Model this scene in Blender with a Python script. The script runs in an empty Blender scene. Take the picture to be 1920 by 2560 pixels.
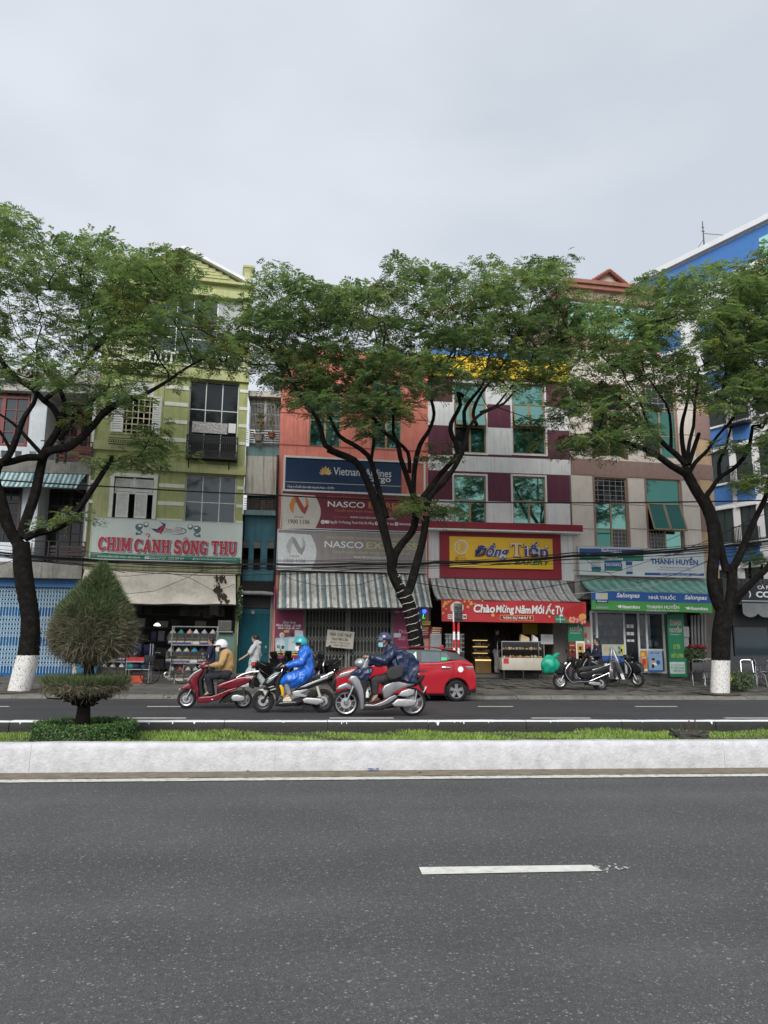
import bpy,bmesh,math,random
import numpy as np
from mathutils import Vector,Matrix,Euler
random.seed(7)
R=math.radians
SC=bpy.context.scene
COL=SC.collection

# ---------------------------------------------------------------- camera
CAM_H,PITCH,YAW,ROLL,FPX=1.52,10.1,5.5,0.5,1862.0
cam_d=bpy.data.cameras.new('camera')
cam_o=bpy.data.objects.new('camera',cam_d)
COL.objects.link(cam_o)
cam_d.sensor_fit='VERTICAL'
cam_d.sensor_height=36.0
cam_d.lens=36.0*FPX/2560.0
cam_d.clip_end=3000
cam_d.clip_start=0.05
_p,_y,_r=R(PITCH),R(YAW),R(ROLL)
_fwd=Vector((math.sin(_y)*math.cos(_p),math.cos(_y)*math.cos(_p),math.sin(_p)))
_rt0=Vector((math.cos(_y),-math.sin(_y),0))
_up0=_rt0.cross(_fwd)
# the phone was held slightly turned: horizontals fall a little to the right
_rt=_rt0*math.cos(_r)+_up0*math.sin(_r)
_up=_up0*math.cos(_r)-_rt0*math.sin(_r)
cam_o.matrix_world=Matrix(((_rt.x,_up.x,-_fwd.x,0),(_rt.y,_up.y,-_fwd.y,0),(_rt.z,_up.z,-_fwd.z,CAM_H),(0,0,0,1)))
SC.camera=cam_o
CAMP=Vector((0,0,CAM_H))

# ---------------------------------------------------------------- sky, sun, exposure
SC.view_settings.view_transform='Standard'
SC.view_settings.look='None'
SC.view_settings.exposure=1.05
SC.view_settings.gamma=1.0
SC.view_settings.use_curve_mapping=False
SUN_EL,SUN_AZ=38,196 # degrees; the sun is behind the cloud, high and behind the camera
wd=bpy.data.worlds.new('World')
SC.world=wd
wd.use_nodes=True
nt=wd.node_tree
nt.nodes.clear()
N=nt.nodes.new
L=nt.links.new
w_out=N('ShaderNodeOutputWorld');w_bg=N('ShaderNodeBackground')
w_sky=N('ShaderNodeTexSky');w_sky.sky_type='NISHITA';w_sky.sun_disc=False
w_sky.sun_elevation=R(SUN_EL);w_sky.sun_rotation=R(SUN_AZ)
w_tc=N('ShaderNodeTexCoord');w_mp=N('ShaderNodeMapping');w_mp.inputs['Scale'].default_value=(1.0,1.0,2.2)
w_mp.inputs['Location'].default_value=(0.37,0.1,0.2)
w_ns=N('ShaderNodeTexNoise');w_ns.inputs['Scale'].default_value=1.7;w_ns.inputs['Detail'].default_value=4;w_ns.inputs['Roughness'].default_value=.45
w_rp=N('ShaderNodeValToRGB')
w_rp.color_ramp.elements[0].position=.33;w_rp.color_ramp.elements[0].color=(3.1,3.34,3.68,1)
w_rp.color_ramp.elements[1].position=.66;w_rp.color_ramp.elements[1].color=(4.18,4.36,4.66,1)
w_mx=N('ShaderNodeMix');w_mx.data_type='RGBA';w_mx.inputs['Factor'].default_value=.94 # thick cloud over the blue sky
L(w_tc.outputs['Generated'],w_mp.inputs['Vector']);L(w_mp.outputs['Vector'],w_ns.inputs['Vector'])
L(w_ns.outputs['Fac'],w_rp.inputs['Fac'])
L(w_sky.outputs['Color'],w_mx.inputs['A']);L(w_rp.outputs['Color'],w_mx.inputs['B'])
L(w_mx.outputs['Result'],w_bg.inputs['Color'])
w_bg.inputs['Strength'].default_value=.1
L(w_bg.outputs['Background'],w_out.inputs['Surface'])
sun_d=bpy.data.lights.new('sun','SUN');sun_d.energy=1.5;sun_d.angle=R(40);sun_d.color=(1,.97,.92)
sun_o=bpy.data.objects.new('sun',sun_d);COL.objects.link(sun_o)
_e,_a=R(SUN_EL),R(SUN_AZ)
_sv=Vector((math.sin(_a)*math.cos(_e),math.cos(_a)*math.cos(_e),math.sin(_e)))
sun_o.rotation_euler=_sv.to_track_quat('Z','Y').to_euler()

# ---------------------------------------------------------------- measuring: photo pixel (1920 x 2560) -> point in the place
CROPS=dict(S=(0,0,1.0),V=(0,0,1659/1920.),C1=(0,520,2.37),C2=(560,620,2.37),C3=(1220,520,2.37),C4=(0,1180,3.16),C5=(200,1250,3.318),
             C6=(640,1400,2.765),C7=(1050,1270,3.687),C8=(1400,1300,3.19),D3=(420,1560,6.9125),D4=(610,1560,6.9125),
             D5=(800,1540,3.77),D6=(1340,1560,5.53),D7=(1640,1100,3.4036),D8=(0,900,3.687),E1=(580,940,2.833),
             E2=(660,1120,3.77),E3=(1040,920,3.95),E4=(1400,920,4.1475),E5=(200,1300,3.77),E6=(200,600,3.159))
def ray(crop,x,y):
 x0,y0,k=CROPS[crop]
 px,py=x0+x/k,y0+y/k
 return(_fwd+_rt*((px-960)/FPX)-_up*((py-1280)/FPX)).normalized()
def at(crop,x,y,Y): # on the vertical plane at distance Y along the street normal
 d=ray(crop,x,y);return CAMP+d*(Y/d.y)
def gnd(crop,x,y,z=0.0): # on a level surface
 d=ray(crop,x,y);return CAMP+d*((z-CAM_H)/d.z)

# ---------------------------------------------------------------- materials
MATS={}
def mat(name,col,rough=.6,var=.12,scale=5,bump=0.,bscale=60,metal=0.,spec=.5,coat=0.,streak=0.,scol=(.05,.05,.045),emit=None,est=1.0,trans=0.,blotch=0.,bcol=(.1,.1,.09),bsc=1.6):
 if name in MATS:return MATS[name]
 m=bpy.data.materials.new(name);m.use_nodes=True;MATS[name]=m
 t=m.node_tree;n=t.nodes.new;l=t.links.new
 bs=t.nodes['Principled BSDF']
 c=(col[0],col[1],col[2],1)
 bs.inputs['Roughness'].default_value=rough;bs.inputs['Metallic'].default_value=metal
 bs.inputs['Specular IOR Level'].default_value=spec
 bs.inputs['Coat Weight'].default_value=coat;bs.inputs['Coat Roughness'].default_value=.06
 tc=n('ShaderNodeTexCoord')
 ns=n('ShaderNodeTexNoise');ns.inputs['Scale'].default_value=scale;ns.inputs['Detail'].default_value=5;ns.inputs['Roughness'].default_value=.6
 l(tc.outputs['Object'],ns.inputs['Vector'])
 rp=n('ShaderNodeMapRange');rp.inputs['From Min'].default_value=.3;rp.inputs['From Max'].default_value=.7
 rp.inputs['To Min'].default_value=1-var;rp.inputs['To Max'].default_value=1+var
 l(ns.outputs['Fac'],rp.inputs['Value'])
 mu=n('ShaderNodeMix');mu.data_type='RGBA';mu.blend_type='MULTIPLY';mu.inputs['Factor'].default_value=1
 mu.inputs['A'].default_value=c;l(rp.outputs['Result'],mu.inputs['B'])
 out=mu.outputs['Result']
 if streak:
  mp=n('ShaderNodeMapping');mp.inputs['Scale'].default_value=(5,5,.35);l(tc.outputs['Object'],mp.inputs['Vector'])
  n2=n('ShaderNodeTexNoise');n2.inputs['Scale'].default_value=1.6;n2.inputs['Detail'].default_value=6;n2.inputs['Roughness'].default_value=.65
  l(mp.outputs['Vector'],n2.inputs['Vector'])
  r2=n('ShaderNodeMapRange');r2.inputs['From Min'].default_value=.48;r2.inputs['From Max'].default_value=.78
  r2.inputs['To Max'].default_value=streak;l(n2.outputs['Fac'],r2.inputs['Value'])
  m2=n('ShaderNodeMix');m2.data_type='RGBA';l(r2.outputs['Result'],m2.inputs['Factor']);l(out,m2.inputs['A'])
  m2.inputs['B'].default_value=(*scol,1);out=m2.outputs['Result']
 if blotch:
  n3=n('ShaderNodeTexNoise');n3.inputs['Scale'].default_value=bsc;n3.inputs['Detail'].default_value=8;n3.inputs['Roughness'].default_value=.7
  l(tc.outputs['Object'],n3.inputs['Vector'])
  r3=n('ShaderNodeMapRange');r3.inputs['From Min'].default_value=.5;r3.inputs['From Max'].default_value=.66
  r3.inputs['To Max'].default_value=blotch;l(n3.outputs['Fac'],r3.inputs['Value'])
  m3=n('ShaderNodeMix');m3.data_type='RGBA';l(r3.outputs['Result'],m3.inputs['Factor']);l(out,m3.inputs['A'])
  m3.inputs['B'].default_value=(*bcol,1);out=m3.outputs['Result']
 l(out,bs.inputs['Base Color'])
 if bump:
  nb=n('ShaderNodeTexNoise');nb.inputs['Scale'].default_value=bscale;nb.inputs['Detail'].default_value=6
  l(tc.outputs['Object'],nb.inputs['Vector'])
  bp=n('ShaderNodeBump');bp.inputs['Strength'].default_value=bump;bp.inputs['Distance'].default_value=.02
  l(nb.outputs['Fac'],bp.inputs['Height']);l(bp.outputs['Normal'],bs.inputs['Normal'])
 if emit:
  bs.inputs['Emission Color'].default_value=(*emit,1);bs.inputs['Emission Strength'].default_value=est
 if trans:
  bs.inputs['Transmission Weight'].default_value=trans
 return m
def srgb(r,g,b):
 f=lambda v:(v/255/12.92)if v<=10 else((v/255+.055)/1.055)**2.4
 return(f(r),f(g),f(b))

# ---------------------------------------------------------------- mesh building
# parts of these names are built one object per separate piece
SPLIT={'gate_pier','shop_wall','balcony_slab','floor_band','floor_slab','front_wall','wall_joint','cornice','sill','blind','roof','window_wall','plum_panel','step','bracket','rail','window_surround','shelf','post','leg','box','wall_panel'}
class MB:
 def __init__(s):s.v=[];s.f=[];s.m=[];s.sm=[]
 def add(s,vs,fs,m=0,smooth=False):
  o=len(s.v);s.v.extend([tuple(v)for v in vs])
  for f in fs:s.f.append([i+o for i in f]);s.m.append(m);s.sm.append(smooth)
 def box(s,x0,x1,y0,y1,z0,z1,m=0):
  if x0>x1:x0,x1=x1,x0
  if y0>y1:y0,y1=y1,y0
  if z0>z1:z0,z1=z1,z0
  s.add([(x0,y0,z0),(x1,y0,z0),(x1,y1,z0),(x0,y1,z0),(x0,y0,z1),(x1,y0,z1),(x1,y1,z1),(x0,y1,z1)],
              [(0,3,2,1),(4,5,6,7),(0,1,5,4),(1,2,6,5),(2,3,7,6),(3,0,4,7)],m)
  return s
 def rbox(s,x0,x1,y0,y1,z0,z1,r=.02,m=0,seg=2):
  bm=bmesh.new();bmesh.ops.create_cube(bm,size=1)
  for v in bm.verts:v.co=((x0+x1)/2+v.co.x*abs(x1-x0),(y0+y1)/2+v.co.y*abs(y1-y0),(z0+z1)/2+v.co.z*abs(z1-z0))
  bmesh.ops.bevel(bm,geom=list(bm.edges),offset=r,segments=seg,profile=.5,affect='EDGES')
  s.bm(bm,m,True);return s
 def bm(s,bm,m=0,smooth=True):
  bm.verts.ensure_lookup_table();bm.verts.index_update()
  s.add([v.co.copy()for v in bm.verts],[[v.index for v in f.verts]for f in bm.faces],m,smooth);bm.free();return s
 def quad(s,a,b,c,d,m=0):s.add([a,b,c,d],[(0,1,2,3)],m);return s
 def tube(s,path,r,n=8,m=0,caps=True,smooth=True):
  P=[Vector(p)for p in path];k=len(P)
  rr=r if isinstance(r,(list,tuple))else[r]*k
  vs=[];fs=[]
  t0=(P[1]-P[0]).normalized()
  ref=Vector((0,0,1))if abs(t0.z)<.9 else Vector((1,0,0))
  a=t0.cross(ref).normalized()
  for i in range(k):
   t=(P[min(i+1,k-1)]-P[max(i-1,0)])
   t=t.normalized()if t.length>1e-9 else t0
   a=(a-t*a.dot(t));a=a.normalized()if a.length>1e-6 else t.orthogonal().normalized()
   b=t.cross(a)
   for j in range(n):
    an=2*math.pi*j/n
    vs.append(P[i]+(a*math.cos(an)+b*math.sin(an))*rr[i])
  for i in range(k-1):
   for j in range(n):
    j2=(j+1)%n
    fs.append((i*n+j,i*n+j2,(i+1)*n+j2,(i+1)*n+j))
  if caps:
   fs.append(tuple(reversed(range(n))));fs.append(tuple((k-1)*n+j for j in range(n)))
  s.add(vs,fs,m,smooth);return s
 def lathe(s,prof,c=(0,0,0),axis='z',n=20,m=0,smooth=True,closed=False):
  vs=[];fs=[];k=len(prof)
  for i in range(n):
   an=2*math.pi*i/n;ca,sa=math.cos(an),math.sin(an)
   for(r,h)in prof:
    p=(r*ca,r*sa,h)if axis=='z' else((r*ca,h,r*sa)if axis=='y' else(h,r*ca,r*sa))
    vs.append((p[0]+c[0],p[1]+c[1],p[2]+c[2]))
  for i in range(n):
   i2=(i+1)%n
   for j in range(k if closed else k-1):
    j2=(j+1)%k
    fs.append((i*k+j,i2*k+j,i2*k+j2,i*k+j2))
  s.add(vs,fs,m,smooth);return s
 def prism(s,poly,y0,y1,m=0,bevel=0.,seg=2,smooth=None,plane='xz'):
  """outline (x, z) extruded across y, with rounded edges"""
  bm=bmesh.new()
  cv=(lambda p,y:(p[0],y,p[1]))if plane=='xz' else((lambda p,y:(p[0],p[1],y))if plane=='xy' else(lambda p,y:(y,p[0],p[1])))
  va=[bm.verts.new(cv(p,y0))for p in poly];vb=[bm.verts.new(cv(p,y1))for p in poly]
  k=len(poly)
  fa=bm.faces.new(va);fb=bm.faces.new(list(reversed(vb)))
  for i in range(k):bm.faces.new((va[i],vb[i],vb[(i+1)%k],va[(i+1)%k]))
  bmesh.ops.recalc_face_normals(bm,faces=bm.faces)
  if bevel:
   ed=[e for f in(fa,fb)for e in f.edges]
   bmesh.ops.bevel(bm,geom=ed,offset=bevel,segments=seg,profile=.6,affect='EDGES',clamp_overlap=True)
  s.bm(bm,m,bool(bevel)if smooth is None else smooth);return s
 def mesh(s,name,mats):
  me=bpy.data.meshes.new(name)
  me.from_pydata(s.v,[],s.f)
  for q in(mats if isinstance(mats,(list,tuple))else[mats]):me.materials.append(q)
  me.polygons.foreach_set('material_index',s.m);me.polygons.foreach_set('use_smooth',s.sm)
  me.update()
  return me
 def islands(s):
  pa=list(range(len(s.v)))
  def fd(i):
   while pa[i]!=i:pa[i]=pa[pa[i]];i=pa[i]
   return i
  key={}
  for i,v in enumerate(s.v):
   k=(round(v[0],4),round(v[1],4),round(v[2],4))
   if k in key:pa[fd(i)]=fd(key[k])
   else:key[k]=i
  for f in s.f:
   for i in f[1:]:pa[fd(i)]=fd(f[0])
  gr={}
  for q,f in enumerate(s.f):gr.setdefault(fd(f[0]),[]).append(q)
  out=[]
  for qs in gr.values():
   m=MB();mp={}
   for q in qs:
    for i in s.f[q]:
     if i not in mp:mp[i]=len(m.v);m.v.append(s.v[i])
    m.f.append([mp[i]for i in s.f[q]]);m.m.append(s.m[q]);m.sm.append(s.sm[q])
   out.append(m)
  return out
 def build(s,name,mats,parent=None,kind=None,sharp=None):
  if name in SPLIT and kind is None:
   isl=s.islands()
   if 1<len(isl)<=40:return[m.build1(name,mats,parent,kind,sharp)for m in isl][0]
  return s.build1(name,mats,parent,kind,sharp)
 def build1(s,name,mats,parent=None,kind=None,sharp=None):
  o=bpy.data.objects.new(name,s.mesh(name,mats));COL.objects.link(o)
  if any(s.sm):o.data.set_sharp_from_angle(angle=R(sharp or 38))
  if parent is not None:o.parent=parent
  if kind:o['kind']=kind
  return o
def npmesh(name,V,F,mats,parent=None,kind=None,mi=None,smooth=False):
 """mesh object from numpy arrays (all faces with the same corner count)"""
 me=bpy.data.meshes.new(name);nf,k=F.shape
 me.vertices.add(len(V));me.vertices.foreach_set('co',np.ascontiguousarray(V,dtype=np.float32).ravel())
 me.loops.add(nf*k);me.loops.foreach_set('vertex_index',np.ascontiguousarray(F,dtype=np.int32).ravel())
 me.polygons.add(nf);me.polygons.foreach_set('loop_start',np.arange(0,nf*k,k,dtype=np.int32))
 for q in(mats if isinstance(mats,(list,tuple))else[mats]):me.materials.append(q)
 if mi is not None:me.polygons.foreach_set('material_index',np.ascontiguousarray(mi,dtype=np.int32))
 me.polygons.foreach_set('use_smooth',np.full(nf,smooth))
 me.update(calc_edges=True);me.validate()
 o=bpy.data.objects.new(name,me);COL.objects.link(o)
 if parent is not None:o.parent=parent
 if kind:o['kind']=kind
 return o
def tag(o,label,cat,group=None):
 o['label']=label;o['category']=cat
 if group:o['group']=group
 return o
def thing(name,label,cat,loc=(0,0,0),rz=0.,group=None):
 o=bpy.data.objects.new(name,None);COL.objects.link(o);o.empty_display_size=.2
 o.location=loc;o.rotation_euler=(0,0,rz)
 return tag(o,label,cat,group)
def copy_tree(o,parent=None):
 c=o.copy();COL.objects.link(c)
 if parent is not None:c.parent=parent
 for ch in list(o.children):copy_tree(ch,c)
 return c
_fontcache={}
def text_mesh(body,bold=0.,shear=0.,extrude=0.,sp=1.0):
 key=(body,bold,shear,extrude,sp)
 if key in _fontcache:return _fontcache[key]
 cu=bpy.data.curves.new('lettering','FONT');cu.body=body;cu.offset=bold;cu.shear=shear;cu.extrude=extrude;cu.space_character=sp
 cu.resolution_u=3;cu.align_x='LEFT'
 ob=bpy.data.objects.new('lettering',cu);COL.objects.link(ob)
 dg=bpy.context.evaluated_depsgraph_get();dg.update()
 me=bpy.data.meshes.new_from_object(ob.evaluated_get(dg))
 vs=[v.co.copy()for v in me.vertices];fs=[list(p.vertices)for p in me.polygons]
 bpy.data.objects.remove(ob);bpy.data.curves.remove(cu);bpy.data.meshes.remove(me)
 _fontcache[key]=(vs,fs);return vs,fs
def put_text(mb,body,u0,u1,z0,z1,y,m=0,bold=0.,shear=0.,depth=0.,sp=1.0,tilt=0.,keep=False):
 """lettering in the plane y = const facing -y, filling the rectangle; depth = how far the letters stand out"""
 vs,fs=text_mesh(body,bold,shear,.5 if depth else 0.,sp)
 if not vs:return
 xs=[v.x for v in vs];ys=[v.y for v in vs]
 ax,bx,ay,by=min(xs),max(xs),min(ys),max(ys)
 kx,kz=(u1-u0)/(bx-ax),(z1-z0)/(by-ay)
 out=[]
 for v in vs:
  yy=y-(v.z+.5)*depth if depth else y
  x=u0+(v.x-ax)*kx
  out.append((x,yy,z0+(v.y-ay)*kz+tilt*(x-u0)))
 mb.add(out,fs,m)
def copy_mod(ob):
 dg=bpy.context.evaluated_depsgraph_get();dg.update()
 return bpy.data.meshes.new_from_object(ob.evaluated_get(dg))

class Facade:
 """a house front: local x runs along it to the right, local y into the house, z up; the Empty sits at its left foot"""
 def __init__(s,pl,pr):
  s.o=Vector((pl[0],pl[1],0));e=Vector((pr[0],pr[1],0))-s.o
  s.w=e.length;s.u=e/s.w;s.n=Vector((-s.u.y,s.u.x,0));s.rz=math.atan2(s.u.y,s.u.x)
 def hit(s,crop,x,y,d=0.): # d = distance in front of the wall
  r=ray(crop,x,y);o=s.o-s.n*d
  t=(o-CAMP).dot(s.n)/r.dot(s.n);p=CAMP+r*t-s.o
  return p.dot(s.u),p.z
 def r(s,crop,x0,y0,x1,y1,d=0.):
  ym,xm=(y0+y1)/2,(x0+x1)/2
  return(s.hit(crop,x0,ym,d)[0],s.hit(crop,x1,ym,d)[0],s.hit(crop,xm,y1,d)[1],s.hit(crop,xm,y0,d)[1]) # u0,u1,z0,z1
 def U(s,crop,x,y,d=0.):return s.hit(crop,x,y,d)[0]
 def Z(s,crop,x,y,d=0.):return s.hit(crop,x,y,d)[1]
 def thing(s,name,label,cat,z=0.,u=0.,d=0.,group=None):
  p=s.o+s.u*u-s.n*d
  t=thing(name,label,cat,(p.x,p.y,z),s.rz,group);return t
 def W(s,u,y,z):p=s.o+s.u*u+s.n*y;return Vector((p.x,p.y,z))
def wall_holes(mb,u0,u1,z0,z1,holes,th=.22,m=0,mr=None,y0=0.):
 """wall front with real openings and reveals"""
 mr=m if mr is None else mr
 us=sorted({u0,u1,*[min(max(h[i],u0),u1)for h in holes for i in(0,1)]});zs=sorted({z0,z1,*[min(max(h[i],z0),z1)for h in holes for i in(2,3)]})
 for i in range(len(us)-1):
  for j in range(len(zs)-1):
   a,b,c,d=us[i],us[i+1],zs[j],zs[j+1]
   if b-a<1e-5 or d-c<1e-5:continue
   cu,cz=(a+b)/2,(c+d)/2
   if any(h[0]<cu<h[1]and h[2]<cz<h[3]for h in holes):continue
   mb.quad((a,y0,c),(b,y0,c),(b,y0,d),(a,y0,d),m)
 for h in holes:
  a,b,c,d=h[:4]
  mb.quad((a,y0,c),(a,y0,d),(a,y0+th,d),(a,y0+th,c),mr);mb.quad((b,y0,c),(b,y0+th,c),(b,y0+th,d),(b,y0,d),mr)
  mb.quad((a,y0,d),(b,y0,d),(b,y0+th,d),(a,y0+th,d),mr);mb.quad((a,y0,c),(a,y0+th,c),(b,y0+th,c),(b,y0,c),mr)
 return mb

def rebase(t):
 """put the Empty at the foot of what hangs under it"""
 lo=Vector((1e9,)*3);hi=Vector((-1e9,)*3)
 for c in t.children:
  if c.type!='MESH':continue
  for v in c.data.vertices:
   p=c.location+v.co
   for k in range(3):lo[k]=min(lo[k],p[k]);hi[k]=max(hi[k],p[k])
 off=Vector(((lo.x+hi.x)/2,(lo.y+hi.y)/2,lo.z))
 for c in t.children:c.location=c.location-off
 t.location=t.location+Matrix.Rotation(t.rotation_euler.z,3,'Z')@off
# ================================================================ ground, roads, median
def asphalt(name,base,chip,thr=.9):
 m=bpy.data.materials.new(name);m.use_nodes=True;t=m.node_tree;n=t.nodes.new;l=t.links.new;bs=t.nodes['Principled BSDF']
 tc=n('ShaderNodeTexCoord');out=None
 nz=n('ShaderNodeTexNoise');nz.inputs['Scale'].default_value=.8;nz.inputs['Detail'].default_value=6;l(tc.outputs['Object'],nz.inputs['Vector'])
 n2=n('ShaderNodeTexNoise');n2.inputs['Scale'].default_value=130;n2.inputs['Detail'].default_value=3;l(tc.outputs['Object'],n2.inputs['Vector'])
 n3=n('ShaderNodeTexNoise');n3.inputs['Scale'].default_value=28;n3.inputs['Detail'].default_value=3;l(tc.outputs['Object'],n3.inputs['Vector'])
 def rng(nd,a,b,f0=.3,f1=.7):
  r=n('ShaderNodeMapRange');r.inputs['From Min'].default_value=f0;r.inputs['From Max'].default_value=f1
  r.inputs['To Min'].default_value=a;r.inputs['To Max'].default_value=b;l(nd,r.inputs['Value']);return r.outputs['Result']
 def mul(a,b):
  x=n('ShaderNodeMath');x.operation='MULTIPLY';l(a,x.inputs[0]);l(b,x.inputs[1]);return x.outputs[0]
 mpb=n('ShaderNodeMapping');mpb.inputs['Scale'].default_value=(.04,.9,1);l(tc.outputs['Object'],mpb.inputs['Vector']);nb=n('ShaderNodeTexNoise');nb.inputs['Scale'].default_value=1.1;nb.inputs['Detail'].default_value=3;l(mpb.outputs['Vector'],nb.inputs['Vector'])
 k=mul(mul(mul(rng(nz.outputs['Fac'],.86,1.14),rng(nb.outputs['Fac'],.86,1.12)),rng(n2.outputs['Fac'],.62,1.4)),rng(n3.outputs['Fac'],.84,1.18))
 mu=n('ShaderNodeMix');mu.data_type='RGBA';mu.blend_type='MULTIPLY';mu.inputs['Factor'].default_value=1;mu.inputs['A'].default_value=(*base,1);l(k,mu.inputs['B'])
 out=mu.outputs['Result']
 for sc_,th,amt in((75,thr,.7),(140,thr-.06,.6),(46,thr+.075,.6)):
  v=n('ShaderNodeTexVoronoi');v.inputs['Scale'].default_value=sc_;l(tc.outputs['Object'],v.inputs['Vector'])
  sx=n('ShaderNodeSeparateColor');l(v.outputs['Color'],sx.inputs['Color'])
  g=n('ShaderNodeMath');g.operation='GREATER_THAN';g.inputs[1].default_value=th;l(sx.outputs['Red'],g.inputs[0])
  # the stone's own shape: a ragged spot inside its cell, its size different from stone to stone
  d=n('ShaderNodeMath');d.operation='ADD';l(v.outputs['Distance'],d.inputs[0]);l(rng(n2.outputs['Fac'],-.22,.22),d.inputs[1])
  szr=rng(sx.outputs['Green'],.15,.55,0,1)
  e=n('ShaderNodeMath');e.operation='LESS_THAN';l(d.outputs[0],e.inputs[0]);l(szr,e.inputs[1])
  f=mul(mul(g.outputs[0],e.outputs[0]),rng(sx.outputs['Blue'],amt*.25,amt,0,1))
  mx=n('ShaderNodeMix');mx.data_type='RGBA';l(f,mx.inputs['Factor']);l(out,mx.inputs['A']);mx.inputs['B'].default_value=(*chip,1);out=mx.outputs['Result']
 l(out,bs.inputs['Base Color']);bs.inputs['Roughness'].default_value=.82;bs.inputs['Specular IOR Level'].default_value=.35
 bp=n('ShaderNodeBump');bp.inputs['Strength'].default_value=.8;bp.inputs['Distance'].default_value=.012;l(n2.outputs['Fac'],bp.inputs['Height']);l(bp.outputs['Normal'],bs.inputs['Normal'])
 return m
m_asph=asphalt('asphalt',(.080,.080,.082),(.37,.36,.34),.88)
m_asph2=asphalt('asphalt_far',(.050,.050,.053),(.16,.16,.15),.95)
m_earth=mat('earth',(.06,.05,.035),.95,.35,8,.5)
m_line=mat('road_paint',(.66,.65,.6),.7,.1,20,.3,90,blotch=.35,bcol=(.2,.2,.19),bsc=9)
m_line2=mat('road_paint_worn',(.6,.59,.53),.75,.12,20,.4,120,blotch=.75,bcol=(.16,.155,.14),bsc=14)
def sheet(name,x0,x1,y0,y1,z,m,nx=1,ny=1,kind='structure'):
 mb=MB();mb.quad((x0,y0,z),(x1,y0,z),(x1,y1,z),(x0,y1,z));return mb.build(name,m,None,kind)
sheet('ground',-900,900,-900,900,-.35,m_earth)
sheet('road',-160,160,-7,10.4,0,m_asph)
sheet('far_road',-160,160,10.4,21.9,0.0,m_asph2)

# sandy strip washed up against the near kerb, with a ragged inner edge
KY0,KY1,KZ=9.50,9.72,.335
FY0,FY1,FZ=11.42,11.62,.40
rg=random.Random(3)
def ragged(name,xa,xb,ya,yb,z,m,j0,j1,step=.06,parent=None,kind='structure'):
 mb=MB();x=xa;pa=None
 while x<xb+step:
  a=(x,ya+rg.uniform(-j0,j0),z);b=(x,yb+rg.uniform(-j1,j1),z)
  if pa:mb.quad(pa[0],a,b,pa[1])
  pa=(a,b);x+=step
 return mb.build(name,m,parent,kind)
m_sand=mat('road_sand',(.2,.165,.115),.95,.3,7,.6,150,blotch=.7,bcol=(.1,.1,.1),bsc=5)
ragged('gutter_sand',-18,18,9.08,9.53,.004,m_sand,.03,.0)
ragged('edge_line',-40,40,8.86,9.03,.008,m_line2,.008,.012,.05)
# near lane dash, with the crumbled patch at its end
mb=MB()
c=[gnd('V',*p,.006)for p in((912,1888.5),(1302,1881),(1276,1868),(905,1873))]
mb.add(c,[(0,1,2,3)]);mb.build('lane_marking',m_line,None,'structure');mb=MB();m_crumb=mat('paint_crumbs',(.5,.5,.46),.8,.1,20)
for i in range(30):
 p=gnd('V',1288+75*rg.random()**1.6,rg.gauss(1874,3.6),.006);s_=rg.uniform(.003,.013)
 k=rg.randint(4,6);a0=rg.random()*6
 zc_=.0062+.00012*i;mb.add([(p.x+s_*rg.uniform(.6,1.4)*math.cos(a0+6.283*j/k),p.y+s_*1.6*rg.uniform(.6,1.3)*math.sin(a0+6.283*j/k),zc_)for j in range(k)],[tuple(range(k))])
mb.build('lane_marking_crumbs',m_crumb,None,'structure')
for(ya,segs)in((16.1,((-30,250,402),(0,712,850),(0,1148,1275),(0,1565,1700))),(19.0,((0,-60,20),(0,318,395),(0,1032,1108),(0,1372,1463)))):
 for(_,a,b)in segs:
  row=1551 if ya<17 else 1526
  A=gnd('V',a,row,.005);B=gnd('V',b,row,.005)
  mb=MB();w=.075
  mb.quad((A.x,A.y-w,.005),(B.x,B.y-w,.005),(B.x,B.y+w,.005),(A.x,A.y+w,.005));mb.build('lane_marking',m_line,None,'structure')

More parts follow.
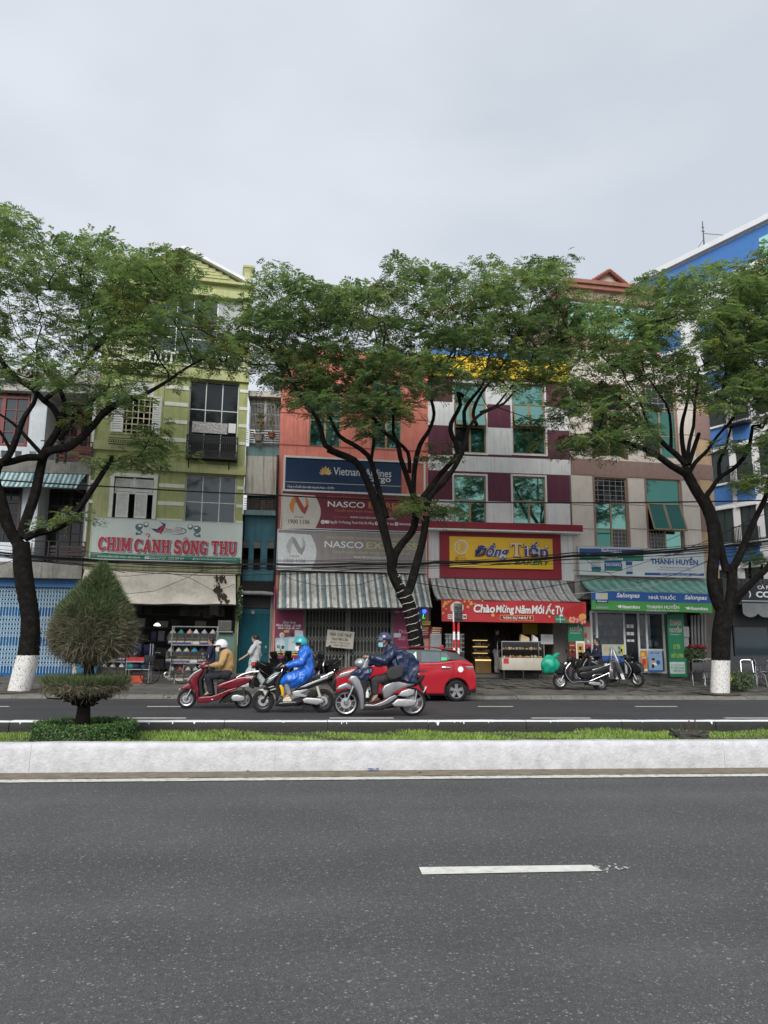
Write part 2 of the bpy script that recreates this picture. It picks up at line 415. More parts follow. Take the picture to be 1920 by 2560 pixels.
# ---- median: soil, two rows of kerb stones
def kerb_paint(name,far):
 m=bpy.data.materials.new(name);m.use_nodes=True;t=m.node_tree;n=t.nodes.new;l=t.links.new;bs=t.nodes['Principled BSDF']
 tc=n('ShaderNodeTexCoord');bs.inputs['Roughness'].default_value=.75
 ns=n('ShaderNodeTexNoise');ns.inputs['Scale'].default_value=6;ns.inputs['Detail'].default_value=9;ns.inputs['Roughness'].default_value=.68;l(tc.outputs['Object'],ns.inputs['Vector'])
 nb=n('ShaderNodeTexNoise');nb.inputs['Scale'].default_value=30;nb.inputs['Detail'].default_value=6;l(tc.outputs['Object'],nb.inputs['Vector'])
 bp=n('ShaderNodeBump');bp.inputs['Strength'].default_value=.55;bp.inputs['Distance'].default_value=.02;l(nb.outputs['Fac'],bp.inputs['Height']);l(bp.outputs['Normal'],bs.inputs['Normal'])
 sp=n('ShaderNodeSeparateXYZ');l(tc.outputs['Object'],sp.inputs['Vector'])
 mx=n('ShaderNodeMix');mx.data_type='RGBA'
 if far: # white paint brushed over the top edge, running down in drips over black mossy concrete
  mp=n('ShaderNodeMapping');mp.inputs['Scale'].default_value=(9,9,.25);l(tc.outputs['Object'],mp.inputs['Vector'])
  nd=n('ShaderNodeTexNoise');nd.inputs['Scale'].default_value=1.5;nd.inputs['Detail'].default_value=5;l(mp.outputs['Vector'],nd.inputs['Vector'])
  nl=n('ShaderNodeTexNoise');nl.inputs['Scale'].default_value=.5;l(tc.outputs['Object'],nl.inputs['Vector'])
  r=n('ShaderNodeMapRange');r.inputs['From Min'].default_value=.65;r.inputs['From Max'].default_value=.8;r.inputs['To Min'].default_value=.002;r.inputs['To Max'].default_value=.22;l(nd.outputs['Fac'],r.inputs['Value'])
  rl=n('ShaderNodeMapRange');rl.inputs['From Min'].default_value=.42;rl.inputs['From Max'].default_value=.6;l(nl.outputs['Fac'],rl.inputs['Value'])
  mm=n('ShaderNodeMath');mm.operation='MULTIPLY';l(r.outputs['Result'],mm.inputs[0]);l(rl.outputs['Result'],mm.inputs[1])
  ad=n('ShaderNodeMath');ad.operation='ADD';l(sp.outputs['Z'],ad.inputs[0]);l(mm.outputs[0],ad.inputs[1])
  gt=n('ShaderNodeMath');gt.operation='GREATER_THAN';gt.inputs[1].default_value=FZ-.014;l(ad.outputs[0],gt.inputs[0])
  l(gt.outputs[0],mx.inputs['Factor'])
  cr=n('ShaderNodeValToRGB');cr.color_ramp.elements[0].color=(.008,.009,.007,1);cr.color_ramp.elements[1].color=(.032,.034,.027,1);l(ns.outputs['Fac'],cr.inputs['Fac'])
  l(cr.outputs['Color'],mx.inputs['A']);mx.inputs['B'].default_value=(.72,.73,.75,1)
 else:
  cr=n('ShaderNodeValToRGB');e=cr.color_ramp.elements;e[0].position=.3;e[0].color=(.42,.42,.432,1);e[1].position=.6;e[1].color=(.585,.585,.605,1)
  l(ns.outputs['Fac'],cr.inputs['Fac']);l(cr.outputs['Color'],mx.inputs['A'])
  # scuffs and splash low on the face
  n4=n('ShaderNodeTexNoise');n4.inputs['Scale'].default_value=2.2;n4.inputs['Detail'].default_value=8;n4.inputs['Roughness'].default_value=.72;l(tc.outputs['Object'],n4.inputs['Vector'])
  ad=n('ShaderNodeMath');ad.operation='MULTIPLY_ADD';l(sp.outputs['Z'],ad.inputs[0]);ad.inputs[1].default_value=-.62;l(n4.outputs['Fac'],ad.inputs[2])
  r=n('ShaderNodeMapRange');r.inputs['From Min'].default_value=.46;r.inputs['From Max'].default_value=.78;r.inputs['To Max'].default_value=.75;l(ad.outputs[0],r.inputs['Value'])
  l(r.outputs['Result'],mx.inputs['Factor']);mx.inputs['B'].default_value=(.3,.29,.27,1)
 l(mx.outputs['Result'],bs.inputs['Base Color'])
 return m
m_kerb_n,m_kerb_f=kerb_paint('kerb_whitewash',False),kerb_paint('kerb_dripping_paint',True)
m_soil=mat('median_soil',(.035,.03,.018),.95,.4,12,.5)
mb=MB();mb.box(-60,60,KY1-.02,FY0+.02,-.2,.235);median=mb.build('median',m_soil,None,'structure')
def kerb_stone(x0,x1,y0,y1,z1,m,seed,amp):
 rr=np.random.RandomState(seed);nx=max(8,int((x1-x0)/.045))
 prof=[(y0,-.05),(y0,.05),(y0+.004,z1*.45),(y0+.01,z1*.8),(y0+.02,z1-.028),(y0+.04,z1-.006),(y0+.07,z1),(y1-.04,z1),(y1-.012,z1-.012),(y1,z1-.05),(y1,-.05)]
 xs=np.linspace(x0+.0006,x1-.0006,nx);k=len(prof);ph=rr.rand(6)*6.28
 V=np.zeros((nx,k,3))
 for i,x in enumerate(xs):
  wv=amp*(math.sin(x*2.1+ph[0])+.6*math.sin(x*5.7+ph[1])+.4*math.sin(x*13+ph[2]))
  for j,(y,z)in enumerate(prof):
   V[i,j]=(x,y+wv*.8*(1 if j>0 else.3)+rr.randn()*amp*.35,z+(wv*.5+rr.randn()*amp*.15 if 3<j<9 else 0))
 F=[(i*k+j,(i+1)*k+j,(i+1)*k+j+1,i*k+j+1)for i in range(nx-1)for j in range(k-1)]
 mb=MB();mb.add(V.reshape(-1,3),F,0,True)
 mb.add(V[0],[tuple(range(k))],0);mb.add(V[-1],[tuple(reversed(range(k)))],0)
 return mb.build('kerb_stone',m,median)
x=-17.55;i=0
while x<18:kerb_stone(x,x+2.86,KY0,KY1,KZ,m_kerb_n,i,.0045);x+=2.8605;i+=1
x=-19.3
while x<19:kerb_stone(x,x+1.5,FY0,FY1,FZ,m_kerb_f,i,.004);x+=1.507;i+=1

# grass on the median: blades, one mass
rs=np.random.RandomState(5)
def blades(n,xr,yr,z0,hh,wmin,wmax,lean=.5):
 x=rs.uniform(*xr,n);y=rs.uniform(*yr,n)
 h=hh*rs.uniform(.4,1.15,n)*np.clip(.62+.5*np.sin(x*1.3+2*np.sin(y*2.1))*np.sin(y*3+x*.7)+.35*np.sin(x*4.7+y*5),.3,1.1)*(1+.35*np.sin(x*3.1)*np.sin(y*7+x));a=rs.uniform(0,6.283,n);w=rs.uniform(wmin,wmax,n)
 la=rs.uniform(0,6.283,n);ln=h*rs.uniform(.1,lean*1.6,n)
 B=np.stack([x,y,np.full(n,z0)],1);W=np.stack([np.cos(a)*w,np.sin(a)*w,np.zeros(n)],1)
 T=B+np.stack([np.cos(la)*ln,np.sin(la)*ln,h],1);Mid=(B+T)/2+np.stack([np.zeros(n),np.zeros(n),h*.12],1)
 V=np.concatenate([B-W,B+W,Mid+W*.7,Mid-W*.7,T],0)
 i=np.arange(n);F=np.concatenate([np.stack([i,i+n,i+2*n],1),np.stack([i,i+2*n,i+3*n],1),np.stack([i+3*n,i+2*n,i+4*n],1)],0)
 return V,F,np.tile(rs.choice(3,n,p=[.5,.32,.18]),3)
m_grass=[mat('grass_a',(.15,.27,.035),.6,.25,3),mat('grass_b',(.21,.33,.05),.6,.25,3),mat('grass_c',(.30,.33,.10),.7,.25,3)]
for m_ in m_grass:m_.node_tree.nodes['Principled BSDF'].inputs['Subsurface Weight'].default_value=0
V,F,mi=blades(70000,(-7.5,9.5),(KY1-.02,FY0-.03),.225,.07,.0035,.0075)
npmesh('lawn_grass',V,F,m_grass,None,'stuff',mi)
bpy.data.objects['lawn_grass']['label']='bright green short grass growing along the median strip'
# a few weed tufts against the dark kerb
# ================================================================ far sidewalk
PY0,PZ0,PSL=21.75,.09,.030
def pz(Y):return PZ0+max(0,Y-PY0)*PSL
m_walk=mat('pavement_joint',(.035,.034,.03),.95,.3,6,.4)
mb=MB();mb.add([(-60,PY0,PZ0-.02),(60,PY0,PZ0-.02),(60,30.5,pz(30.5)-.02),(-60,30.5,pz(30.5)-.02)],[(0,1,2,3)])
mb.quad((-60,30.5,pz(30.5)-.02),(60,30.5,pz(30.5)-.02),(60,60,.3),(-60,60,.3))
sidewalk=mb.build('sidewalk',m_walk,None,'structure')
m_pav=[mat('paving_a',(.10,.095,.085),.85,.22,4,.5,40,blotch=.5,bcol=(.04,.045,.03)),mat('paving_b',(.125,.115,.10),.85,.22,4,.5,40,blotch=.5,bcol=(.05,.05,.04)),mat('paving_c',(.075,.073,.068),.85,.22,4,.5,40)]
m_kst=mat('kerbstone_grey',(.15,.145,.13),.85,.2,4,.5,30,blotch=.6,bcol=(.05,.05,.04),bsc=3)
x=-16.
while x<17:
 mb=MB();dz=rg.uniform(-.012,.012)
 mb.add([(x+.006,PY0-.22,-.02),(x+.994,PY0-.22,-.02),(x+.994,PY0-.02,PZ0+dz),(x+.006,PY0-.02,PZ0+dz),(x+.994,PY0+.16,PZ0+.008+dz),(x+.006,PY0+.16,PZ0+.008+dz)],[(0,1,2,3),(3,2,4,5)])
 mb.add([(x+.994,PY0-.22,-.02),(x+.994,PY0+.16,-.02),(x+.994,PY0+.16,PZ0+.008+dz),(x+.994,PY0-.02,PZ0+dz)],[(0,1,2,3)])
 mb.build('kerb_stone',m_kst,sidewalk);x+=1.
pvm=[]
for j,m_ in enumerate(m_pav):
 mb=MB();h=.5*.392
 mb.add([(-h,-h,0),(h,-h,0),(h,h,0),(-h,h,0),(-h,-h,-.04),(h,-h,-.04),(h,h,-.04),(-h,h,-.04)],[(0,1,2,3),(0,4,5,1),(1,5,6,2),(2,6,7,3),(3,7,4,0)]);pvm.append(mb.mesh('paving_stone',m_))
cells=[]
for diag in(0,1):
 ang=R(38)if diag else 0.
 for i in range(-70,71):
  for j in range(-70,71):
   gx,gy=i*.4+(.2 if(j%2 and not diag)else 0),j*.4
   X=gx*math.cos(ang)-gy*math.sin(ang);Y=gx*math.sin(ang)+gy*math.cos(ang)+PY0+.38
   if not(PY0+.34<Y<29.2 and-12.5<X<15.5):continue
   if diag!=(1 if X>1.2 else 0):continue
   if any((X-tx)**2+(Y-ty)**2<.42 for tx,ty in((-8.75,22.6),(3.2,23.2),(12.0,22.5))):continue
   cells.append((Y,X,ang))
cells.sort(key=lambda c_:c_[0]+.15*abs(c_[1]))
rest=MB()
for q,(Y,X,ang)in enumerate(cells):
 rot=Euler((math.atan(PSL)+rg.gauss(0,.012),rg.gauss(0,.012),ang+rg.gauss(0,.02)))
 loc=Vector((X,Y,pz(Y)+rg.gauss(0,.005)));k=rg.choice((0,0,1,1,2))
 if q<298:
  o=bpy.data.objects.new('paving_stone',pvm[k]);COL.objects.link(o);o.parent=sidewalk;o.location=loc;o.rotation_euler=rot
 else:
  me=pvm[k];M4=Matrix.Translation(loc)@rot.to_matrix().to_4x4()
  rest.add([M4@v.co for v in me.vertices],[(0,1,2,3),(0,4,5,1),(1,5,6,2)],k)
rest.build('paving_stones',m_pav,sidewalk,'stuff')
# ================================================================ house fronts
def fac(cl,xl,yl,Yl,cr,xr,yr,Yr):
 return Facade(at(cl,xl,yl,Yl),at(cr,xr,yr,Yr))
def teal_glass(name,col,rough,metal=.9):
 m=mat(name,col,rough,.05,1.5,.02,3,metal);return m
g_teal=teal_glass('glass_green_mirror',(.19,.38,.325),.03)
g_case=teal_glass('glass_casement',(.03,.10,.085),.05)
g_dark=mat('glass_dark',(.012,.016,.018),.05,.1,2,.02,4,0.,.5,0)
g_deep=teal_glass('glass_deep_green',(.07,.19,.16),.04)
g_grey=mat('glass_grey',(.03,.05,.055),.06,.1,2,.02,4,.0,.9)
m_bronze=mat('bronze_frame',(.36,.26,.16),.45,.12,8,.1,60,.2)
m_alu=mat('aluminium',(.5,.5,.5),.4,.1,10,.1,60,.6)
m_white=mat('white_paint',(.8,.81,.81),.7,.08,3,.25,40,streak=.35,scol=(.35,.34,.3))
m_whiteA=mat('white_blue_plaster',(.74,.79,.83),.8,.08,2.5,.25,40,streak=.4,scol=(.28,.28,.26))
m_conc=mat('old_concrete',(.27,.26,.235),.9,.25,3,.5,30,streak=.75,scol=(.06,.06,.05),blotch=.5,bcol=(.12,.12,.1))
m_concl=mat('light_concrete',(.5,.49,.45),.9,.18,3,.4,30,streak=.7,scol=(.15,.14,.11))
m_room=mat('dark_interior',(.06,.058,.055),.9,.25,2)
m_roomw=mat('shop_interior_wall',(.14,.14,.13),.9,.2,2)
m_black=mat('black_iron',(.014,.014,.015),.5,.2,12,.2,50)
m_dkmet=mat('dark_metal',(.045,.045,.047),.5,.2,12,.2,50,.3)
m_steel=mat('stainless_steel',(.55,.55,.56),.28,.1,10,0,40,.9)
m_floor=mat('shop_floor',(.16,.15,.135),.6,.2,3)

def bwin(F,bd,rect,rows,fm,gms,fw=.055,y=.07,name='window',open_=None):
 """window: frame and mullions (part) with each pane a sub-part; rows = [(top fraction, bottom fraction, panes across)]"""
 u0,u1,z0,z1=rect;H=z1-z0;mb=MB();w=bpy.data.objects.new(name,None)
 mb.box(u0,u0+fw,y-.03,y+.05,z0,z1);mb.box(u1-fw,u1,y-.03,y+.05,z0,z1)
 panes=[]
 for(a,b,n)in rows:
  za,zb=z1-a*H,z1-b*H
  mb.box(u0+fw,u1-fw,y-.028,y+.048,za-fw*(1 if a==0 else.5),za+(0 if a==0 else fw*.5))
  if b==1:mb.box(u0+fw,u1-fw,y-.026,y+.046,zb,zb+fw)
  cw=(u1-u0-2*fw)/n
  for i in range(n):
   pa,pb=u0+fw+i*cw,u0+fw+(i+1)*cw
   if i:mb.box(pa-fw*.8,pa+fw*.8,y-.024,y+.044,zb+fw*.5,za-fw*.5)
   panes.append((pa,pb,zb,za))
 w=mb.build(name,fm,bd)
 for i,(a,b,c,d)in enumerate(panes):
  g=gms[i%len(gms)]if isinstance(gms,list)else gms
  p=MB();tl=random.uniform(-.006,.006);t2=random.uniform(-.006,.006)
  p.add([(a,y+tl,c),(b,y-tl,c),(b,y-tl+t2,d),(a,y+tl+t2,d)],[(0,1,2,3)]);p.build('pane',g,w)
 return w
def bars(mb,u0,u1,z0,z1,y,nv,nh,r=.012,m=0):
 for i in range(nv):u=u0+(u1-u0)*(i+.5)/nv;mb.box(u-r,u+r,y-r,y+r,z0,z1,m)
 for i in range(nh):z=z0+(z1-z0)*(i+.5)/nh;mb.box(u0,u1,y-r*.8,y+r*.8,z-r,z+r,m)
def lattice(name,F,parent,u0,u1,z0,z1,y,m,pitch=.14,r=.011,band=None,y2=None):
 """folding gate: upright bars with rows of crossing scissor links"""
 mb=MB();n=max(2,int((u1-u0)/pitch));p=(u1-u0)/n
 for i in range(n+1):u=u0+i*p;mb.box(u-r,u+r,y-r,y+r,z0,z1)
 for(a,b)in(band or[(z0,z1)]):
  k=max(1,int(round((b-a)/(p*1.5))));h=(b-a)/k
  for i in range(n):
   for j in range(k):
    for s in(0,1):
     x0_,x1_=u0+i*p,u0+(i+1)*p;za,zb=a+j*h,a+(j+1)*h
     if s:za,zb=zb,za
     d=Vector((x1_-x0_,0,zb-za)).normalized();nn=Vector((-d.z,0,d.x))*r*.7
     P0,P1=Vector((x0_,y-r*(1.6+s*.6),za)),Vector((x1_,y-r*(1.6+s*.6),zb))
     mb.quad(P0-nn,P1-nn,P1+nn,P0+nn)
 o=mb.build(name,m,parent,'stuff');return o
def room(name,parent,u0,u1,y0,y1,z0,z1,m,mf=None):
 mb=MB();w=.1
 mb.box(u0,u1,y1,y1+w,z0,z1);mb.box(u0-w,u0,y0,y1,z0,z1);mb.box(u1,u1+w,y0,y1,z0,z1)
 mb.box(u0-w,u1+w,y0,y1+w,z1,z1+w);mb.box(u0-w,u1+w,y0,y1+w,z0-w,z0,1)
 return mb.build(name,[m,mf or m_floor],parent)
def awning(F,name,label,top,bot,m,thick=.03,sag=.06,group=None,nw=40,ns=8,wav=0.,wave_n=40,cat='awning',valance=0.,mv=None):
 """sheet from the wall edge (two points u, y, z) down to the front edge (two points)"""
 (a,b),(c,d)=top,bot
 t=F.thing(name,label,cat,0,0,0,group);mb=MB();V=[]
 for j in range(ns+1):
  f=j/ns
  for i in range(nw+1):
   g=i/nw
   P=(Vector(a).lerp(Vector(b),g)).lerp(Vector(c).lerp(Vector(d),g),f)
   P.z-=sag*4*f*(1-f)*1.0-.012*math.sin(g*23)*f
   P.z+=wav*(1 if(i%2)else-1)
   V.append(P)
 k=nw+1;Fs=[(j*k+i,j*k+i+1,(j+1)*k+i+1,(j+1)*k+i)for j in range(ns)for i in range(nw)]
 mb.add(V,Fs,0,wav==0);mb.add([v-Vector((0,-.004,thick))for v in V],[tuple(reversed(f))for f in Fs],0,wav==0)
 e0=[ns*k+i for i in range(k)];n0=len(V)
 mb.add([V[i]for i in e0]+[V[i]-Vector((0,-.004,thick))for i in e0],[(i,i+1,k+i+1,k+i)for i in range(nw)],0)
 mb.build('canopy',m,t)
 fr=MB()
 for(P,Q)in((a,c),(b,d),(Vector(a).lerp(Vector(b),.5),Vector(c).lerp(Vector(d),.5))):
  P,Q=Vector(P),Vector(Q);fr.tube([P+Vector((0,0,-.05-thick)),P.lerp(Q,.5)+Vector((0,0,-.07-sag-thick)),Q+Vector((0,.02,-.04-thick))],.018,6)
  fr.tube([Vector((P.x,P.y,P.z-.75)),Q+Vector((0,.03,-.05-thick))],.015,6)
 fr.tube([Vector(c)+Vector((0,.02,-.03-thick)),Vector(d)+Vector((0,.02,-.03-thick))],.02,6)
 fr.build('bracket',m_dkmet,t)
 return t
def stripes_mat(name,cols,freq,rough=.6,metal=0.,streak=.5,axis=0):
 """repeating colour bands across the sheet (printed or painted cloth, sheet metal)"""
 m=mat(name,cols[0],rough,.2,3,.2,30,metal,streak=streak);t=m.node_tree;n=t.nodes.new;l=t.links.new
 tc=n('ShaderNodeTexCoord');sp=n('ShaderNodeSeparateXYZ');l(tc.outputs['Object'],sp.inputs['Vector'])
 nz=n('ShaderNodeTexNoise');nz.inputs['Scale'].default_value=.6;l(tc.outputs['Object'],nz.inputs['Vector'])
 a=n('ShaderNodeMath');a.operation='MULTIPLY_ADD';l(nz.outputs['Fac'],a.inputs[0]);a.inputs[1].default_value=.06;l(sp.outputs[axis],a.inputs[2])
 mm=n('ShaderNodeMath');mm.operation='MULTIPLY';mm.inputs[1].default_value=freq;l(a.outputs[0],mm.inputs[0])
 fr=n('ShaderNodeMath');fr.operation='FRACT';l(mm.outputs[0],fr.inputs[0])
 cr=n('ShaderNodeValToRGB');cr.color_ramp.interpolation='CONSTANT';e=cr.color_ramp.elements
 while len(e)<len(cols):e.new(.5)
 for i,c in enumerate(cols):e[i].position=i/len(cols);e[i].color=(*c,1)
 l(fr.outputs[0],cr.inputs['Fac'])
 mu=[x for x in t.nodes if x.type=='MIX' and x.blend_type=='MULTIPLY'][0];l(cr.outputs['Color'],mu.inputs['A'])
 return m
def louvre(name,parent,u0,u1,z0,z1,y,m,n,swing=0.,frame=.05):
 mb=MB();W_=u1-u0
 mb.box(u0,u0+frame,y-.02,y+.02,z0,z1);mb.box(u1-frame,u1,y-.02,y+.02,z0,z1);mb.box(u0+frame,u1-frame,y-.018,y+.018,z0,z0+frame);mb.box(u0+frame,u1-frame,y-.018,y+.018,z1-frame,z1)
 o=mb.build(name,m,parent)
 s0=None
 for i in range(n):
  z=z0+frame+(z1-z0-2*frame)*(i+.5)/n;h=(z1-z0-2*frame)/n*.46
  s=MB();s.add([(u0+frame,y-.015,z-h),(u1-frame,y-.015,z-h),(u1-frame,y+.012,z+h),(u0+frame,y+.012,z+h),(u0+frame,y-.008,z-h-.006),(u1-frame,y-.008,z-h-.006)],[(0,1,2,3),(4,5,1,0)])
  s.build('slat',m,o)
 return o

# ---------------------------------------------------------------- A: white house on the left
FA=fac('S',-420,1250,28.7,'D8',838,1300,28.8)
bA=FA.thing('white_house','white plastered shophouse with dark slatted balcony rails above a blue folding gate','building')
wA=FA.w
m_blue=mat('blue_paint',(.02,.14,.36),.5,.12,5,.15,40,streak=.3,scol=(.05,.08,.1))
m_wood=mat('dark_brown_wood',(.035,.018,.015),.5,.25,9,.2,50)
m_redwood=mat('red_painted_wood',(.2,.035,.032),.5,.15,8,.15,50)
zA=lambda y,d=0.:FA.Z('D8',400,y,d)
uA=lambda x,y,d=0.:FA.U('D8',x,y,d)
z_lint0,z_lint1=FA.Z('C4',300,910),FA.Z('C4',300,845)
z_bm0,z_bm1=z_lint1,FA.Z('C4',300,722)
z_s3a,z_s3b=zA(1055),zA(935)
z_rf0,z_rf1=zA(318),zA(130)
uc0,uc1=uA(190,1400),uA(345,1400)
mb=MB();mb.box(0,wA,1.25,9,0,z_rf1-.05);mb.build('wall',m_whiteA,bA)
mb=MB();mb.box(0,uc1,0,1.25,z_bm1,z_s3a);mb.box(0,uA(420,600),0,1.25,z_s3b,z_rf0);mb.build('front_wall',m_whiteA,bA)
mb=MB();mb.box(0,wA,-.45,1.25,z_bm0,z_bm1);mb.box(0,wA,-.30,1.25,z_s3a,z_s3b);mb.build('balcony_slab',m_conc,bA)
mb=MB();mb.box(0,wA+.1,-.35,9.2,z_rf0,z_rf0+.35);mb.box(0,wA+.1,-.5,9.3,z_rf0+.35,z_rf1-.02);mb.build('roof',m_concl,bA)
mb=MB();mb.box(wA-.16,wA+.02,-.12,1.3,0,z_rf0);mb.build('corner_pillar',m_concl,bA)
mb=MB();mb.tube([(wA-.04,-.2,z_bm1),(wA-.04,-.2,z_rf0)],.045,8);mb.build('drain_pipe',m_white,bA)
mb=MB();mb.box(0,wA-.02,-.1,1.25,z_lint0,z_lint1);mb.build('lintel',m_blue,bA)
# the gate
u1g=FA.U('C4',600,1250)
mb=MB();n=int(u1g/.11)
for i in range(n):
 a=u1g*i/n;b=u1g*(i+1)/n
 mb.add([(a,.10,.0),((a+b)/2,.06,.0),(b,.10,.0),(a,.10,z_lint0),((a+b)/2,.06,z_lint0),(b,.10,z_lint0)],[(0,1,4,3),(1,2,5,4)])
gA=mb.build('folding_gate',m_blue,bA)
m_lat=mat('pale_blue_lattice',(.42,.55,.58),.5,.15,8)
zz=lambda y:FA.Z('C4',400,y)
lattice('lattice',FA,gA,.0,u1g,zz(1590),z_lint0,.03,m_lat,.105,.0095,[(zz(1075),zz(915)),(zz(1310),zz(1135)),(zz(1540),zz(1370))])
mb=MB();mb.box(u1g,wA-.17,0,1.25,0,z_lint0);mb.build('front_pier',mat('grey_green_plaster',(.22,.26,.24),.9,.2,3,.4,30,streak=.6,scol=(.05,.06,.05)),bA)
# doors and balcony rails
def panel_door(name,parent,u0,u1,z0,z1,y,m,gm,leaves=2):
 mb=MB();lw=(u1-u0)/leaves;f=.075;H=z1-z0
 zt=z1-H*.22
 mb.box(u0,u1,y+.03,y+.08,z0,z1);mb.box(u0,u1,y-.05,y+.03,zt-.07,zt+.04)
 for i in range(leaves+1):u=u0+lw*i;mb.box(max(u0,u-f),min(u1,u+f),y-.045,y+.03,z0,z1)
 mb.box(u0,u1,y-.043,y+.03,z1-.1,z1);mb.box(u0,u1,y-.043,y+.03,z0,z0+.22*H*.4)
 o=mb.build(name,m,parent)
 for i in range(leaves):
  a,b=u0+lw*i+f,u0+lw*(i+1)-f
  for(c,d,nc,nr)in((z0+.1*H,zt-.07,2,4),(zt+.04,z1-.1,3,2)):
   g=MB();g.quad((a,y+.012,c),(b,y+.012,c),(b,y+.012,d),(a,y+.012,d));g.build('pane',gm,o)
   k=MB()
   for q in range(1,nc):x_=a+(b-a)*q/nc;k.box(x_-.018,x_+.018,y-.02,y+.01,c,d)
   for q in range(1,nr):z_=c+(d-c)*q/nr;k.box(a,b,y-.018,y+.009,z_-.018,z_+.018)
   k.build('glazing_bar',m,o)
 return o
panel_door('balcony_door',bA,uA(330,1400,-1.2)+.5,wA-.25,z_bm1,zA(1190,-1.2),1.17,m_wood,g_dark,2)
panel_door('balcony_door',bA,uc0-2.2,uc0,z_bm1+.5,zA(1190),-.02,m_wood,g_dark,2)
panel_door('balcony_door',bA,uA(575,500,-1.2),wA-.25,z_s3b,zA(320,-1.2),1.17,m_redwood,g_dark,2)
panel_door('balcony_door',bA,uA(275,500)-1.9,uA(270,500),z_s3b+.4,zA(222),-.02,m_redwood,g_grey,2)
def slat_rail(x0,x1,y0,y1,n,m,crop='D8'):
 u0,u1,z0,z1=FA.r(crop,x0,y0,x1,y1,.3);o=MB()
 for u in(u0,u0+(u1-u0)*.22,u1-.05):o.box(u,u+.05,-.36,-.31,z0-.03,z1+.12)
 o.tube([(u0-.6,-.335,z1+.12),(u1,-.335,z1+.12)],.022,6)
 r=o.build('balcony_rail',m_black,bA)
 for i in range(n):
  h=(z1-z0)/n;s=MB();s.box(u0,u1,-.30,-.275,z0+i*h+.02,z0+(i+1)*h-.025);s.build('slat',m,r)
slat_rail(440,790,1705,1880,5,m_wood)
slat_rail(520,860,785,945,4,mat('brown_red_slats',(.11,.025,.02),.5,.2,8))
# solid white parapets on the left with square openings
u0,u1,z0,z1=FA.r('D8',-1500,775,420,935,.25)
sq=[(u1-.33-k*.52-.24,u1-.33-k*.52,z0+(z1-z0)*.35,z0+(z1-z0)*.75)for k in range(0,14)]
mb=MB();wall_holes(mb,0,u1,z0,z1,sq,.14,0,0,-.28);mb.quad((0,-.28,z1),(u1,-.28,z1),(u1,-.14,z1),(0,-.14,z1));mb.quad((u1,-.28,z0),(u1,-.14,z0),(u1,-.14,z1),(u1,-.28,z1));mb.build('parapet',m_whiteA,bA)
mb=MB();mb.box(0,uA(320,1750),-.40,-.28,z_bm1,zA(1700));mb.build('parapet',m_whiteA,bA)
m_strA=stripes_mat('teal_striped_cloth',[(.55,.62,.6),(.09,.24,.27),(.42,.5,.5),(.07,.18,.22),(.6,.66,.64),(.12,.28,.3)],1.9,.8,streak=.5)
za,zb=z_s3a-.02,zA(1175,.7)
awning(FA,'striped_awning','short teal and white striped cloth awning under the balcony of the white house',((0,-.28,za),(wA-.2,-.28,za)),((0,-.8,zb),(wA-.35,-.8,zb)),m_strA,.01,.02,nw=60)
mb=MB()
# ---------------------------------------------------------------- B: green house
FB=fac('E6',128,1400,28.3,'E6',1318,1400,29.0)
bB=FB.thing('green_house','narrow lime green four storey house with white stripes and a gable','building')
wB=FB.w
m_grn=mat('lime_green_plaster',(.39,.42,.18),.85,.12,3,.35,30,streak=.7,scol=(.14,.15,.07))
m_olv=mat('pale_olive_plaster',(.47,.49,.24),.85,.1,3,.35,30,streak=.6,scol=(.16,.15,.08))
m_crm=mat('cream_white_stripe',(.74,.76,.66),.8,.08,4,.2,30,streak=.3,scol=(.4,.4,.3))
ZB=lambda y,d=0.,x=700:FB.Z('E6',x,y,d)
UB=lambda x,y,d=0.:FB.U('E6',x,y,d)
z_b2=FB.Z('C5',700,590);z_sl0,z_sl1=ZB(1830),ZB(1762);z_b4a,z_b4b=ZB(1078),ZB(1000);z_c0,z_c1=ZB(415),ZB(290)
op2=(UB(832,2000),UB(1232,2000),FB.Z('C5',1000,190),ZB(1838));op3=(UB(862,1300),UB(1253,1300),ZB(1720),ZB(1085));op4=(UB(560,560),UB(1288,560),ZB(960),ZB(418))
wn2=(UB(262,2050),UB(575,2050),FB.Z('C5',400,150),ZB(1890));wn3=(UB(345,1400),UB(570,1400),ZB(1545),ZB(1130))
u_p=UB(645,1500)
mb=MB();wall_holes(mb,0,wB,z_b2,z_sl0,[op2,wn2],.25,0);wall_holes(mb,0,wB,z_sl1,z_b4a,[op3,wn3],.25,0);wall_holes(mb,0,wB,z_b4b,z_c1+.02,[op4],.25,0)
mb.box(0.1,wB-.1,8.9,9,0,z_c0)
mb.box(0,.1,.0,9,0,z_c0);mb.box(wB-.1,wB,.001,9,0,z_c0)
mb.build('wall',m_grn,bB)
mb=MB();mb.box(0.1,u_p,-.025,-.001,FB.Z('C5',400,150),z_sl0-.01)
mbw=MB();wall_holes(mbw,.12,u_p,FB.Z('C5',400,150),z_sl0-.005,[wn2],.03,0,None,-.03);wall_holes(mbw,.5,u_p,ZB(1560),z_b4a-.2,[wn3],.03,0,None,-.03);mbw.build('wall_panel',m_olv,bB)
mb=MB();mb.box(-.03,wB+.04,-.16,.2,z_sl0,z_sl1);mb.box(-.02,wB+.03,-.10,.2,z_b4a,z_b4b);mb.box(0,u_p,-.14,.0,ZB(1690),ZB(1625));mb.build('floor_band',m_olv,bB)
mb=MB();mb.box(-.05,wB+.06,-.12,.3,z_c0,z_c0+(z_c1-z_c0)*.45);mb.box(-.07,wB+.08,-.2,.3,z_c1-.1,z_c1);mb.build('cornice',m_olv,bB)
